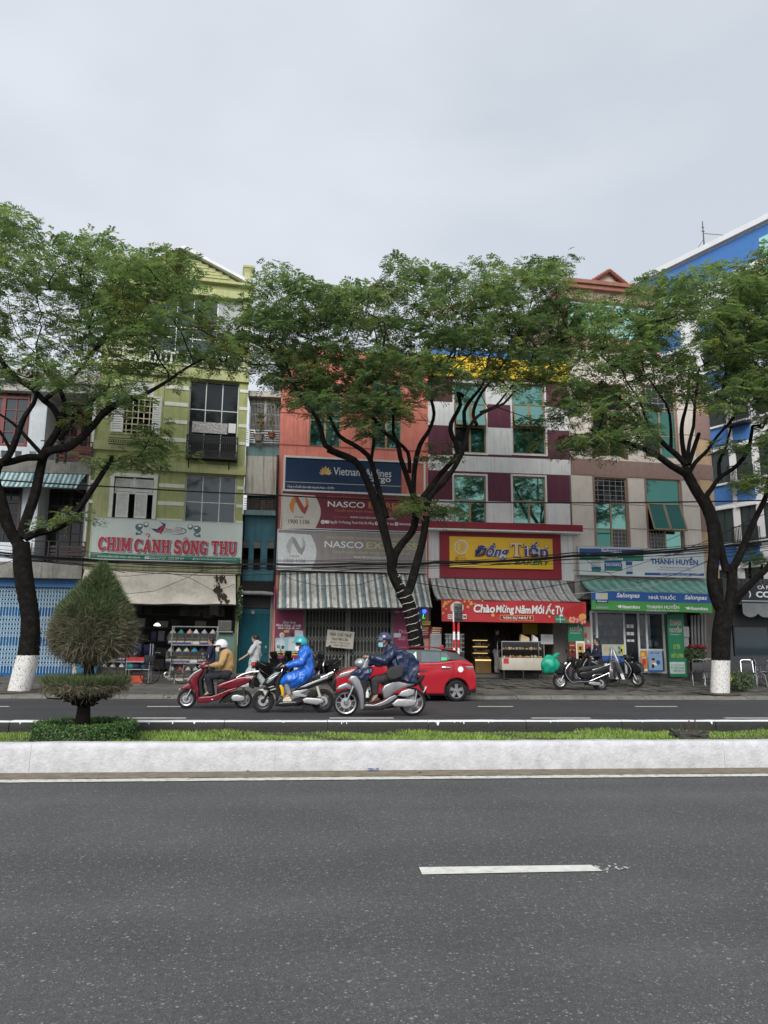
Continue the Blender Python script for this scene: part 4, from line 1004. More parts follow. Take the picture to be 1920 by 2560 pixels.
# pharmacy shop below
FLF=.46
zsh=FF.Z('C8',600,560)
room('shop_room',bF,.15,wF-.1,.5,1.28,FLF,zF0+.1,m_roomw)
mb=MB();mb.box(0,.12,0,1.3,0,zF0);mb.box(wF-.1,wF+1.2,.35,1.4,0,zF0);mb.build('shop_wall',MATS['brown_grey_plaster'],bF)
mb=MB();mb.box(0,wF,-.55,.5,0,FLF-.16);mb.box(0,wF,-.1,.5,FLF-.16,FLF-.01);mb.build('step',MATS['step_tile'],bF)
mb=MB();mb.box(0,wF,-.02,1.3,zF0-.9,zF0+.05);mb.build('sign_beam',m_concl,bF)

# ---------------------------------------------------------------- G: tall blue and white block, turned towards the side street
pr_=at('S',2150,1250,29.5);pl_=Vector((at('V',1545,1100,35.5).x,35.5,0))
dG=Vector((-math.sin(R(26.6)),math.cos(R(26.6)),0))
pG=pl_+dG*9;qG=pl_-dG*9
FG=Facade(pG,qG)
bG=FG.thing('blue_white_block','tall white apartment block with bright blue bands behind the cafe','building')
m_gw=mat('block_white',(.78,.79,.8),.75,.05,2,.15,30,streak=.12,scol=(.4,.4,.4))
m_gb=mat('block_blue',(.06,.20,.52),.6,.08,3,.1,30)
UG=lambda c,x,y:FG.U(c,x,y);ZG=lambda c,x,y:FG.Z(c,x,y)
zr=ZG('C3',1300,200)-.5;wG=FG.w
gr=lambda c,x0,y0,x1,y1:FG.r(c,x0,y0,x1,y1)
gwins=[gr('D7',468,105,630,375),gr('D7',500,592,664,878),gr('C3',1300,1130,1410,1330)]
u_w0,u_w1=gwins[1][0],gwins[1][1]
dz_=gwins[0][2]-gwins[1][2]
cols=[(u_w0,u_w1),(gr('D7',722,565,862,900)[0],gr('D7',722,565,862,900)[1])]
uu=cols[1][1]+(cols[1][0]-cols[0][1])
cols+=[(uu+k*2.6,uu+k*2.6+1.5)for k in range(3)]+[(u_w0-2.7,u_w0-1.3)]
allw=[(a,b,gwins[1][2]+k*dz_,gwins[1][3]+k*dz_)for(a,b)in cols for k in range(-1,4)if gwins[1][3]+k*dz_<zr-.6]
mb=MB();wall_holes(mb,0,wG,0,zr,allw,.2);mb.box(0,wG,.3,12,0,zr-.02);mb.build('wall',m_gw,bG)
mb=MB();mb.box(-.1,wG+.1,-.25,12.2,zr-.02,zr+.28);mb.build('roof_edge',m_gw,bG)
mb=MB();mb.box(0,wG,-.04,.0,zr-1.75,zr-.12);mb.build('blue_band',m_gb,bG)
mb=MB();mb.box(0,wG,-.10,.0,zr-2.15,zr-1.8);mb.build('white_band',m_gw,bG)
for(a,b,c,d)in allw:
 if d<zr-2.2 and c>3 and a<cols[1][1]:s=MB();s.box(a-.05,b+.05,-.04,-.001,d+.28,d+dz_-(d-c)-.12);s.build('blue_panel',m_gb,bG)
 bwin(FG,bG,(a,b,c,d),[(0,1,2)],m_dkmet,g_grey,.05)
 s=MB();s.box(a-.12,b+.12,-.14,.02,c-.1,c-.001);s.box(a-.1,b+.1,-.12,.02,d+.001,d+.1);s.build('sill',m_gw,bG)
for(a,b,c,d)in allw:
 if a<cols[1][0]-.01 or a>cols[1][1]:continue
 mb=MB();mb.box(a-.15,b+.15,-.6,-.001,c-.3,c-.22)
 for k in range(14):u=a-.12+(b-a+.24)*k/13;mb.box(u-.012,u+.012,-.59,-.566,c-.22,c+.62)
 for s_ in(a-.12,b+.12):
  for k in range(5):y=-.58+.55*k/4;mb.box(s_-.011,s_+.011,y-.01,y+.01,c-.22,c+.62)
 mb.box(a-.15,b+.15,-.60,-.56,c+.62,c+.66);mb.build('balcony_rail',m_black,bG)
# pale glazed stair window at the top right
u0,u1=UG('C3',1605,150),wG;mb=MB();mb.quad((u0,-.05,zr-2.6),(u1,-.05,zr-2.6),(u1,-.05,zr-.7),(u0,-.05,zr-.7));mb.build('pane',MATS['glass_pale_teal'],bG)
ax=at('C3',1280,215,40.);at_=thing('roof_antenna','thin metal antenna mast on the roof edge of the blue and white block','antenna',(ax.x,40.,ax.z-.6))
top=at('C3',1277,80,40.);mb=MB();H_=top.z-ax.z+.6;mb.tube([(0,0,0),(0,0,H_)],[.05,.025],6);mb.tube([(0,0,H_*.62),(2.6,0,H_*.6)],.018,5);mb.tube([(0,0,H_*.45),(-.6,.2,0)],.015,5);mb.box(-.09,.09,-.02,.02,H_*.68,H_*.7);mb.box(-.07,.07,-.02,.02,H_*.8,H_*.82);mb.build('mast',m_dkmet,at_)

# ---------------------------------------------------------------- H: cafe at the right
FH=fac('D7',640,1700,29.6,'S',2190,1600,29.6)
bH=FH.thing('cafe_building','dark grey cafe front with large dim windows at the right edge','building')
wH=FH.w
zh=lambda y:FH.Z('D7',820,y)
m_hg=mat('dark_grey_cladding',(.055,.06,.065),.6,.15,4,.1,30)
mb=MB();mb.box(0,wH,.0,.2,zh(1400),zh(1180));mb.box(-.25,0,-.1,4,0,zh(1180));mb.box(0,wH,3.5,3.7,0,zh(1180));mb.box(0,wH,0,3.5,zh(1180)-.15,zh(1180));mb.build('wall',m_hg,bH)
mb=MB();mb.box(0,wH,.02,.14,.25,zh(1840));mb.box(0,wH,.02,.14,zh(1580),zh(1400));mb.build('window_wall',m_hg,bH)
W_=bwin(FH,bH,(.15,wH-.1,zh(1840),zh(1580)),[(0,1,4)],m_dkmet,mat('glass_cafe',(.02,.04,.05),.04,.1,2,0,4,0,.6),.06,.08)
for i in range(34):
 u=.06+wH*i/34;mb=MB();mb.box(u,u+wH/34-.025,-.03,-.001,zh(1240),zh(1180));mb.build('cladding_slat',m_hg,bH)
# scalloped grey canopy
t=FH.thing('cafe_awning','grey cafe awning with a scalloped hem over the dim windows','awning');mb=MB()
za,zb=zh(1395),FH.Z('D7',820,1470,.9)
mb.box(.05,wH,-.9,0,za-.06,za-.02);n=10
for i in range(n):
 a,b=.05+(wH-.05)*i/n,.05+(wH-.05)*(i+1)/n;k=10
 top_=[(a+(b-a)*q/k,-.905,za-.02)for q in range(k+1)];bot=[(a+(b-a)*q/k,-.91,zb-.02-.16*math.sin(math.pi*q/k)**.7)for q in range(k+1)]
 mb.add(top_+bot,[(q,k+1+q,k+2+q,q+1)for q in range(k)])
mb.build('canopy',mat('grey_canvas',(.2,.21,.215),.85,.12,4,.2),t)
mb=MB();mb.tube([(0,-.95,za+.05),(wH,-.95,za+.05)],.03,6);mb.tube([(.2,0,za+.02),(.2,-.95,za+.05)],.02,6);mb.tube([(1.4,0,za+.02),(1.4,-.95,za+.05)],.02,6);mb.build('rail',m_steel,t)
# ================================================================ signs, awnings and banners on the house fronts
def stroke_poly(mb,pts,w,tf,m,y,depth=0.):
 """ribbon along a centre line; w = half width (number or list)"""
 n=len(pts);P=[Vector((p[0],p[1]))for p in pts];Ls,Rs=[],[]
 for i in range(n):
  t=(P[min(i+1,n-1)]-P[max(i-1,0)]).normalized();q=Vector((-t.y,t.x));ww=w[i]if isinstance(w,(list,tuple))else w
  Ls.append(P[i]+q*ww);Rs.append(P[i]-q*ww)
 V=[tf(p)for p in Ls]+[tf(p)for p in Rs]
 mb.add([(a,y,b)for a,b in V],[(i,n+i,n+i+1,i+1)for i in range(n-1)],m)
def arc(cx,cy,rx,ry,a0,a1,n=16):return[(cx+rx*math.cos(R(a0+(a1-a0)*i/n)),cy+ry*math.sin(R(a0+(a1-a0)*i/n)))for i in range(n+1)]
def slab_word(mb,word,rect,m,y,grow=0.,dx=0.,dz=0.):
 """heavy slab-serif capitals, drawn stroke by stroke"""
 wd_={'I':.52,'M':1.18,'H':1.02,'N':1.02,'A':1.02,'U':1.0,'T':.92};tot=sum(wd_.get(c,.92)for c in word)+.07*(len(word)-1)
 u0,u1,z0,z1=rect;kx=(u1-u0)/tot;kz=z1-z0;x=0.
 layer=[0]
 for c in word:
  w=wd_.get(c,.92);tf=lambda p,x=x:(u0+(x+p[0])*kx+dx,z0+p[1]*kz+dz);g=grow
  def S_(pts,hw):layer[0]+=1;stroke_poly(mb,pts,[h+g for h in hw]if isinstance(hw,list)else hw+g,tf,m,y-.0004*layer[0])
  def stem(xc,a=0.,b=1.,serif=3,hw=.115):
   S_([(xc,a-g),(xc,b+g)],hw)
   if serif&1:S_([(xc-.2-g,.055),(xc+.2+g,.055)],.055)
   if serif&2:S_([(xc-.2-g,.945),(xc+.2+g,.945)],.055)
  if c=='I':stem(w/2)
  elif c=='H':stem(.23);stem(w-.23);S_([(.23,.5),(w-.23,.5)],.075)
  elif c=='M':stem(.2);stem(w-.2);S_([(.24,.93),(w/2,.22)],.11);S_([(w-.24,.93),(w/2,.22)],.11)
  elif c=='N':stem(.2,serif=3,hw=.09);stem(w-.2,serif=2,hw=.09);S_([(.2,.95),(w-.2,.06)],.12)
  elif c=='A':S_([(w/2,1.0),(.17,.0)],.085);S_([(w/2,1.0),(w-.19,.0)],.125);S_([(.25,.33),(w-.25,.33)],.06);S_([(.02,.05),(.34,.05)],.05);S_([(w-.4,.05),(w,.05)],.05)
  elif c=='T':stem(w/2,serif=1);S_([(.04,.93),(w-.04,.93)],.07);S_([(.075,.99),(.075,.70)],.05);S_([(w-.075,.99),(w-.075,.70)],.05)
  elif c=='U':S_([(.22,1.),(.22,.34)]+arc(w/2-.01,.32,w/2-.21,.24,180,360)+[(w-.22,1.)],[.115]*2+[.11]*17+[.085]);S_([(.02,.945),(.42,.945)],.055);S_([(w-.4,.945),(w-.03,.945)],.055)
  elif c=='O':S_(arc(w/2,.5,w/2-.12,.42,0,360,28),.115)
  elif c=='C':S_(arc(w/2,.5,w/2-.12,.42,42,318,24),[.06+.065*math.sin(math.pi*i/24)for i in range(25)]);S_([(w-.1,.98),(w-.1,.64)],.05);S_([(w-.12,.3),(w-.05,.1)],.05)
  elif c=='G':S_(arc(w/2,.5,w/2-.12,.42,42,330,24),[.06+.065*math.sin(math.pi*i/24)for i in range(25)]);S_([(w-.1,.98),(w-.1,.64)],.05);S_([(w-.2,.02),(w-.2,.42)],.1);S_([(w-.42,.42),(w,.42)],.05)
  elif c=='S':S_(arc(w/2,.72,w/2-.17,.22,30,250,12)+arc(w/2,.27,w/2-.16,.22,80,-150,14),[.07+.05*math.sin(math.pi*i/27)for i in range(28)]);S_([(w-.13,.99),(w-.13,.68)],.05);S_([(.12,.02),(.12,.32)],.05)
  x+=w+.07
def sign(F,name,label,cat,rect,d,th,mats,frame=None,fw=.05,group=None):
 u0,u1,z0,z1=rect;t=F.thing(name,label,cat,0,0,0,group);mb=MB()
 mb.box(u0,u1,-d,-d+th,z0,z1);mb.build('panel',mats,t)
 if frame:
  f=MB();f.box(u0-fw,u0,-d-.02,-d+th,z0-fw,z1+fw);f.box(u1,u1+fw,-d-.02,-d+th,z0-fw,z1+fw);f.box(u0,u1,-d-.02,-d+th,z1,z1+fw);f.box(u0,u1,-d-.02,-d+th,z0-fw,z0);f.build('frame',frame,t)
 return t
def poly(mb,F,crop,pts,y,m,d):mb.add([(F.hit(crop,px,py,d)[0],y,F.hit(crop,px,py,d)[1])for px,py in pts],[tuple(range(len(pts)))],m)
def ring(cx,cy,rx,ry,n=20):return[(cx+rx*math.cos(6.2832*i/n),cy-ry*math.sin(6.2832*i/n))for i in range(n)]
pm=lambda name,c,**k:mat(name,c,k.pop('rough',.55),k.pop('var',.05),4,.05,40,**k)
m_ink=pm('print_black',(.02,.02,.02));m_wht=pm('print_white',(.78,.79,.78));m_redp=pm('print_red',(.5,.035,.06));m_grnp=pm('print_green',(.02,.22,.13));m_blup=pm('print_blue',(.015,.09,.33));m_gold=pm('print_gold',(.62,.36,.12));m_orng=pm('print_orange',(.6,.22,.04));m_yelp=pm('print_yellow',(.78,.6,.06));m_grey=pm('print_grey',(.3,.3,.3))
# ---- songbird shop
d=.32;F=FB
rc_=F.r('C5',92,172,1340,505,d)
t=sign(F,'shop_sign','large pale board with red slab lettering over the songbird shop','sign',rc_,d,.1,mat('pale_board',(.63,.70,.66),.5,.04,2,.05,30,streak=.2,scol=(.4,.42,.4)),m_alu,.025)
mb=MB();y=-d-.004;u0,u1,z0,z1=rc_;gz=F.Z('C5',700,462,d)
mb.quad((u0+.01,y,z0+.01),(u1-.01,y,z0+.01),(u1-.01,y,gz),(u0+.01,y,gz),2);mb.quad((u0+.01,y,gz+.015),(u1-.01,y,gz+.015),(u1-.01,y,gz+.03),(u0+.01,y,gz+.03),2)
for(w_,x0,y0,x1,y1)in(('CHIM',152,312,424,420),('CANH',450,330,748,436),('SONG',778,338,1055,448),('THU',1088,345,1298,452)):
 q=F.r('C5',x0,y0,x1,y1,d)
 slab_word(mb,w_,q,4,y-.001,.055,.045,-.035);slab_word(mb,w_,q,1,y-.010,.06);slab_word(mb,w_,q,0,y-.019,.028)
def mark(pts,hw,m,yy):stroke_poly(mb,[F.hit('C5',a,b,d)for a,b in pts],hw,lambda p:(p[0],p[1]),m,yy)
mark([(546,292),(552,281),(566,280),(578,290),(574,302),(563,309)],.028,1,y-.012);mark([(546,292),(552,281),(566,280),(578,290),(574,302),(563,309)],.018,0,y-.024)
for(dy,hw,m_)in((-.012,.03,1),(-.024,.019,0)):mark([(858,331),(878,308),(898,331)],hw,m_,y+dy)
tx=lambda body,crop,x0,y0,x1,y1,m,**k:put_text(mb,body,*F.r(crop,x0,y0,x1,y1,d),k.pop('yy',y-.003),m,**k)
tx('57 NGUYỄN HỮU THỌ - ĐÀ NẴNG','C5',148,458,500,482,1,bold=.01);tx('0905 057 057 - 0905 059 043','C5',580,474,862,494,1,bold=.01);tx('https://www.facebook.com/chimcanhsongthu','C5',955,486,1305,503,1)
poly(mb,F,'C5',[(115,462),(128,452),(140,464),(128,476)],y-.003,0,d);poly(mb,F,'C5',[(536,466),(576,467),(575,488),(536,487)],y-.003,1,d);poly(mb,F,'C5',[(936,500),(940,482),(952,478),(948,488),(944,500)],y-.003,1,d)
mb.build('lettering',[m_redp,m_wht,m_grnp,m_ink,pm('print_slate',(.16,.22,.28))],t)
mb=MB()
poly(mb,F,'C5',[(586,236),(640,240),(660,226),(690,205),(655,178),(712,200),(706,226),(672,286),(655,270),(640,272)],y-.002,0,d)
poly(mb,F,'C5',[(622,245),(660,250),(668,232),(698,208),(700,222),(676,250),(688,262),(668,280)],y-.004,1,d)
for k in(0,1):
 sx=(lambda v:v)if k==0 else(lambda v:1462-v);dy_=0 if k==0 else 18
 poly(mb,F,'C5',[(sx(458),230+dy_),(sx(462),208+dy_),(sx(480),198+dy_),(sx(510),196+dy_),(sx(522),206+dy_),(sx(522),226+dy_),(sx(508),246+dy_),(sx(484),256+dy_),(sx(470),250+dy_)],y-.002,3,d)
 poly(mb,F,'C5',[(sx(484),256+dy_),(sx(506),250+dy_),(sx(522),268+dy_),(sx(500),288+dy_),(sx(462),292+dy_),(sx(462),272+dy_)],y-.002,3,d)
 poly(mb,F,'C5',ring(sx(547),208+dy_,22,20,14),y-.002,3,d);poly(mb,F,'C5',ring(sx(549),200+dy_,15,11,10),y-.004,4,d);poly(mb,F,'C5',ring(sx(498),214+dy_,16,9,10),y-.004,4,d);poly(mb,F,'C5',ring(sx(490),268+dy_,14,6,10),y-.004,4,d)
 for j in range(5):poly(mb,F,'C5',ring(sx(530+j*9),188+dy_+abs(j-2)*3,4,6,8),y-.003,3,d)
stroke_poly(mb,[F.hit('C5',a,b,d)for a,b in arc(790,258,90,30,-90,105,18)],[.004+.012*math.sin(math.pi*i/18)for i in range(19)],lambda p:(p[0],p[1]),0,y-.002)
put_text(mb,'Chim Cảnh',*F.r('C5',690,233,852,258,d),y-.004,1,0,.4);put_text(mb,'SÔNG THU',*F.r('C5',692,256,848,278,d),y-.004,2,.005)
mb.build('logo',[pm('print_navy',(.02,.03,.14)),m_redp,m_grey,pm('print_slate2',(.10,.15,.18)),m_wht],t);rebase(t)
# its beige awning, torn on the right
P=lambda c,x,y_,dd:(F.hit(c,x,y_,dd)[0],-dd,F.hit(c,x,y_,dd)[1])
m_cnv=mat('beige_canvas',(.72,.66,.56),.9,.1,2,.3,25,streak=.3,scol=(.2,.18,.14),blotch=.35,bcol=(.25,.22,.18),bsc=1.1)
t=awning(F,'canvas_awning','dirty beige canvas awning with a torn mouldy patch over the songbird shop',((.05,-.2,F.Z('C5',600,592,.2)),P('C5',1290,618,.2)),((.02,-1.25,F.Z('C5',600,868,1.25)),P('C5',1292,862,1.25)),m_cnv,.012,.05)
a0,b0=Vector(P('C5',1290,618,.2)),Vector(P('C5',1292,862,1.25));rr=random.Random(4)
def shred(cx,cy,n,sx,sy,m,name):
 mb=MB()
 for i in range(n):
  px,py=rr.gauss(cx,sx),rr.gauss(cy,sy)
  f=min(max((py-600)/262,.02),.99);dd=.2+1.05*f+.05
  u,z=F.hit('C5',px,py,dd);s_=rr.uniform(.02,.075);k=rr.randint(4,6);a_=rr.random()*6
  mb.add([(u+s_*rr.uniform(.4,1.2)*math.cos(a_+6.28*j/k),-dd-rr.uniform(0,.03),z+s_*1.3*rr.uniform(.4,1.3)*math.sin(a_+6.28*j/k))for j in range(k)],[tuple(range(k))])
 mb.build(name,m,t,'stuff')
for(cx,cy,n,sx,sy)in((1133,660,16,8,18),(1170,655,16,8,18),(1200,670,9,8,14),(1148,760,24,13,22),(1175,800,26,16,20),(1205,832,22,18,12)):
 shred(cx,cy,n,sx,sy,mat('mould_brown',(.06,.045,.03),.95,.5,20),'torn_patch')
rebase(t)
# ---- coral house signs
F=FD;d=.3
rc_=F.r('E2',200,118,1505,415,d)
t=sign(F,'airline_sign','navy airline cargo sign in a white frame, topmost on the coral house','sign',F.r('E2',203,124,1292,405,d),d,.12,mat('navy_board',(.008,.035,.10),.35,.06,3,.03,30),None)
fr=MB();u0,u1,z0,z1=rc_;fw=.075
fr.box(u0-fw,u0,-d-.03,0,z0-fw,z1+fw);fr.box(u1,u1+fw,-d-.03,0,z0-fw,z1+fw);fr.box(u0,u1,-d-.03,0,z1,z1+fw);fr.box(u0,u1,-d-.03,0,z0-fw,z0);fr.build('frame',m_white,t)
mb=MB();mb.box(F.U('E2',1296,260,d),u1,-d+.02,-d+.05,z0,z1);mb.build('backing_board',m_cor,t)
mb=MB();y=-d-.004
put_text(mb,'Vietnam Airlines',*F.r('E2',655,192,1200,266,d),y,0,.004);put_text(mb,'cargo',*F.r('E2',975,280,1195,335,d),y,0,.012)
put_text(mb,'Công ty cổ phần Giao nhận hàng hóa Nasco - CN ĐN',*F.r('E2',220,352,660,386,d),y,0,.012)
u0,u1,z0,z1=F.r('E2',205,338,1290,342,d);mb.quad((u0,y,z0),(u1,y,z0),(u1,y,z0+.018),(u0,y,z0+.018),0);mb.build('lettering',m_wht,t)
mb=MB();cx,cy=579,246
for j,(an,ln,w_)in enumerate(((-74,66,17),(74,66,17),(-52,68,18),(52,68,18),(-27,72,19),(27,72,19),(0,80,20))):
 a_=R(an);dx,dy=math.sin(a_),-math.cos(a_)*(1 if abs(an)<60 else.62);nx,ny=-dy,dx
 poly(mb,F,'E2',[(cx,cy),(cx+dx*ln*.5+nx*w_,cy+dy*ln*.5+ny*w_),(cx+dx*ln,cy+dy*ln),(cx+dx*ln*.5-nx*w_,cy+dy*ln*.5-ny*w_)],y-.002-j*.001,j%2,d)
mb.build('lotus_logo',[m_gold,pm('print_gold_light',(.75,.5,.2))],t);rebase(t)
def nasco(label,x0,y0,x1,y1,bm,lm,tcol,ecol,logo,white,nums,small,off,cut=None):
 t=sign(F,'express_sign',label,'sign',F.r('E2',x0,y0,x1,y1,d),d,.1,bm,m_alu,.03);mb=MB();y=-d-.003;yb=y1
 xc=x0+330
 poly(mb,F,'E2',[(x0+3,y0+4)]+[(x0+305+62*math.sin(math.pi*(i+.5)/14)*1.0,y0+4+(y1-y0-8)*(i+.5)/14+(x0+300-x0)*.028)for i in range(14)]+[(x0+3,y1-4)],y,0,d)
 mb.build('white_field',white,t);mb=MB();y-=.003
 lx,ly=x0+150+off,y0+(45 if cut is None else 62)
 poly(mb,F,'E2',[(lx-90,ly+70),(lx-65,ly+10),(lx-32,ly-22),(lx-2,ly+8),(lx-40,ly+60),(lx-52,ly+150)],y,0,d);poly(mb,F,'E2',[(lx-90,ly+70),(lx-52,ly+150),(lx-78,ly+120)],y,0,d)
 poly(mb,F,'E2',[(lx-32,ly-22),(lx-2,ly-2),(lx+50,ly+92),(lx+92,ly+60),(lx+84,ly+105),(lx+58,ly+158),(lx+24,ly+130),(lx-30,ly+30)],y-.002,1,d)
 poly(mb,F,'E2',[(lx+58,ly-18),(lx+92,ly+30),(lx+92,ly+75),(lx+60,ly+105),(lx+68,ly+40)],y-.001,0,d)
 mb.build('logo',logo,t);mb=MB()
 hx=x0+115
 put_text(mb,'HOTLINE',*F.r('E2',hx,y0+218,hx+88,y0+236,d),y,2);put_text(mb,'1900 1106',*F.r('E2',x0+62,y0+250,x0+262,y0+290,d),y,2 if cut is None else 3,.012)
 s=small
 put_text(mb,'CÔNG TY CỔ PHẦN GIAO NHẬN HÀNG HÓA NASCO LOGISTICS',*F.r('E2',s[0],s[1],s[2],s[3],d),y,1,.006)
 put_text(mb,'NASCO',*F.r('E2',s[4],s[5],s[6],s[7],d),y,0,.014);put_text(mb,'EXPRESS',*F.r('E2',s[8],s[5]+12,s[9],s[7]+14,d),y,1,.014)
 put_text(mb,'Chuyển phát nhanh trong nước và quốc tế',*F.r('E2',s[10],s[11],s[12],s[13],d),y,1)
 if cut is None:
  put_text(mb,'PHÒNG GIAO DỊCH NGUYỄN TRI PHƯƠNG',*F.r('E2',812,642,1240,672,d),y,0,.01);put_text(mb,'Nguyễn Tri Phương, Thanh Khê, Đà Nẵng',*F.r('E2',618,684,1035,722,d),y,0,.008);put_text(mb,'0905 979 666',*F.r('E2',1085,705,1222,726,d),y,0,.008);put_text(mb,'nascoexpress.com',*F.r('E2',1275,712,1490,738,d),y,0,.008)
  poly(mb,F,'E2',ring(555,697,19,19),y,0,d);poly(mb,F,'E2',[(575,682),(612,684),(612,712),(575,710)],y,0,d);poly(mb,F,'E2',ring(1061,711,18,18),y,0,d);poly(mb,F,'E2',ring(1248,716,18,18),y,0,d);poly(mb,F,'E2',[(655,648),(788,652),(788,655),(655,651)],y,1,d)
  put_text(mb,'A1',*F.r('E2',545,688,566,707,d),y-.002,2,.01);put_text(mb,'f',*F.r('E2',1057,700,1067,722,d),y-.002,2,.01);put_text(mb,'w',*F.r('E2',1240,710,1257,722,d),y-.002,2,.01)
 else:
  put_text(mb,'TRUNG TÂM GIAO DỊCH HẢI CHÂU',*F.r('E2',845,1018,1165,1046,d),y,0,.01)
 mb.build('lettering',[tcol,ecol,m_ink,m_grey],t);rebase(t);return t
nasco('dark red express courier sign with a white logo field, middle sign of the coral house',168,424,1492,768,mat('wine_board',(.17,.012,.035),.45,.06,3,.03,30),None,m_wht,m_orng,[m_orng,pm('print_brick',(.34,.06,.05))],pm('cream_field',(.58,.55,.48)),0,(600,455,1340,492,600,506,950,560,985,1330,668,578,1240,615),10)
mg=mat('faded_grey_board',(.27,.245,.24),.6,.08,3,.03,30,streak=.45,scol=(.42,.41,.39))
nasco('faded grey express courier sign, lowest of the three on the coral house',128,792,1525,1158,mg,None,m_wht,pm('print_faded_yellow',(.55,.5,.2)),[pm('print_pale_grey',(.42,.43,.41)),pm('print_pale_grey2',(.3,.3,.3))],mat('creased_white',(.66,.68,.69),.6,.1,6,.5,9),0,(580,832,1440,872,570,880,935,942,965,1452,645,965,1378,1006),20,1)
# striped sheet awning
m_str=stripes_mat('weathered_stripes',[(.56,.56,.51),(.12,.16,.17),(.6,.59,.54),(.24,.27,.26),(.13,.19,.22),(.64,.63,.58),(.2,.21,.2),(.48,.48,.44)],1.35,.7,0,.75)
P=lambda c,x,y_,dd:(F.hit(c,x,y_,dd)[0],-dd,F.hit(c,x,y_,dd)[1])
t=awning(F,'corrugated_awning','weathered grey and blue striped corrugated awning below the coral house signs',(P('E2',155,1172,.15),P('E2',1532,1190,.15)),(P('E2',118,1508,1.35),P('E2',1585,1496,1.35)),m_str,.012,.03,nw=150,wav=.012);rebase(t)
# posters beside the gate
def poster(F,name,label,rect,d,m,build,th=.02,frame=None,cat='poster',fw=.03):
 t=sign(F,name,label,cat,rect,d,th,m,frame,fw)
 mb=MB();mats_=build(mb,-d-.004);mb.build('print',mats_,t);rebase(t);return t
m_wine=mat('wine_poster',(.20,.018,.07),.5,.1,3,.05,30)
def pst1(mb,y):
 g=lambda b,x0,y0,x1,y1,m,**k:put_text(mb,b,*F.r('E2',x0,y0,x1,y1,.12),y,m,**k)
 g('Giao hàng',180,1630,300,1662,0,shear=.3);g('Nhanh chóng - an toàn',112,1658,350,1690,0,bold=.01,shear=.3);g('Nhận hàng tận nơi',128,1686,340,1712,0,bold=.01,shear=.3)
 poly(mb,F,'E2',[(105,1800),(375,1760),(375,1885),(105,1885)],y,1,.12);q=F.r('D4',515,475,930,538,.12);mb.quad((q[0],y-.002,q[2]),(q[1],y-.002,q[2]),(q[1],y-.002,q[3]),(q[0],y-.002,q[3]),2)
 q=F.r('D4',545,240,925,470,.12);mb.quad((q[0],y-.001,q[2]),(q[1],y-.001,q[2]),(q[1],y-.001,q[3]),(q[0],y-.001,q[3]),1)
 poly(mb,F,'D4',[(560,460),(555,330),(600,270),(650,258),(690,300),(705,370),(690,460)],y-.003,3,.12);poly(mb,F,'D4',ring(655,195,42,50),y-.003,3,.12);poly(mb,F,'D4',ring(668,205,28,32),y-.004,4,.12)
 poly(mb,F,'D4',[(760,460),(770,260),(830,230),(890,260),(915,460)],y-.003,3,.12);poly(mb,F,'D4',ring(832,185,36,42),y-.003,5,.12);poly(mb,F,'D4',[(690,108),(780,104),(780,145),(690,148)],y-.003,2,.12);poly(mb,F,'E2',[(290,1715),(368,1722),(368,1778),(290,1770)],y-.003,3,.12)
 return[m_wht,pm('print_pale_teal',(.28,.48,.5)),pm('print_mustard',(.55,.45,.12)),pm('print_paleblue',(.5,.58,.62)),pm('print_skin',(.5,.33,.25)),m_ink]
poster(F,'delivery_poster','wine red delivery poster with two pale figures, left of the grey gate',(F.r('E2',105,1530,372,1700,.12)[0],F.r('E2',105,1530,372,1700,.12)[1],.75,F.Z('E2',240,1528,.12)),.12,m_wine,pst1)
def pst2(mb,y):
 g=lambda b,x0,y0,x1,y1,m,**k:put_text(mb,b,*F.r('E2',x0,y0,x1,y1,.12),y,m,**k)
 g('Thủ',1268,1708,1340,1745,1,shear=.25,bold=.01);g('Gửi',1268,1775,1335,1812,1,shear=.25,bold=.01);g('Giao hàng',1230,1530,1345,1560,0,shear=.3);poly(mb,F,'E2',[(1222,1745),(1290,1745),(1290,1785),(1222,1785)],y,2,.12)
 return[m_wht,pm('print_pinkish',(.55,.3,.3)),pm('print_paleblue2',(.45,.5,.55))]
q=F.r('E2',1222,1520,1455,1700,.12)
poster(F,'delivery_poster','wine red delivery poster partly behind the string-lit tree trunk',(q[0],q[1],.8,q[3]),.12,m_wine,pst2)
mb=MB()
q=F.r('E2',92,1290,142,1505,.5);t=F.thing('side_panel','narrow magenta side panel at the left end of the striped awning','panel');mb.prism([(-.15,q[2]+.1),(-1.2,q[2]-.05),(-1.0,q[2]+.35),(-.15,q[3])],q[0],q[0]+.05,0,plane='yz');mb.build('panel',mat('magenta_panel',(.22,.03,.11),.5,.1,3),t);rebase(t)
# for-rent board, hung crooked on the gate
q=F.r('E2',552,1668,808,1830,.25);t=F.thing('rent_board','tilted grey white house for rent board hung on the folding gate','sign',0)
mb=MB();mb.box(q[0],q[1],-.25,-.225,q[2],q[3]);mb.build('panel',mat('grubby_board',(.42,.40,.34),.7,.15,4,.2,30,streak=.6,scol=(.2,.19,.16)),t)
mb=MB();W_,H_=q[1]-q[0],q[3]-q[2]
for(b,a,c,zlo,zhi,bo)in(('NHÀ CHO THUÊ',.1,.9,.66,.90,.02),('NGUYÊN CĂN',.22,.78,.42,.62,.02),('Liên hệ : 0905 123 777',.14,.88,.24,.34,.005),('0236 382 777',.3,.8,.1,.18,.005)):put_text(mb,b,q[0]+W_*a,q[0]+W_*c,q[2]+H_*zlo,q[2]+H_*zhi,-.255,0,bo)
mb.build('lettering',m_ink,t);rebase(t)
for c in t.children:c.rotation_euler=(0,R(5),0)
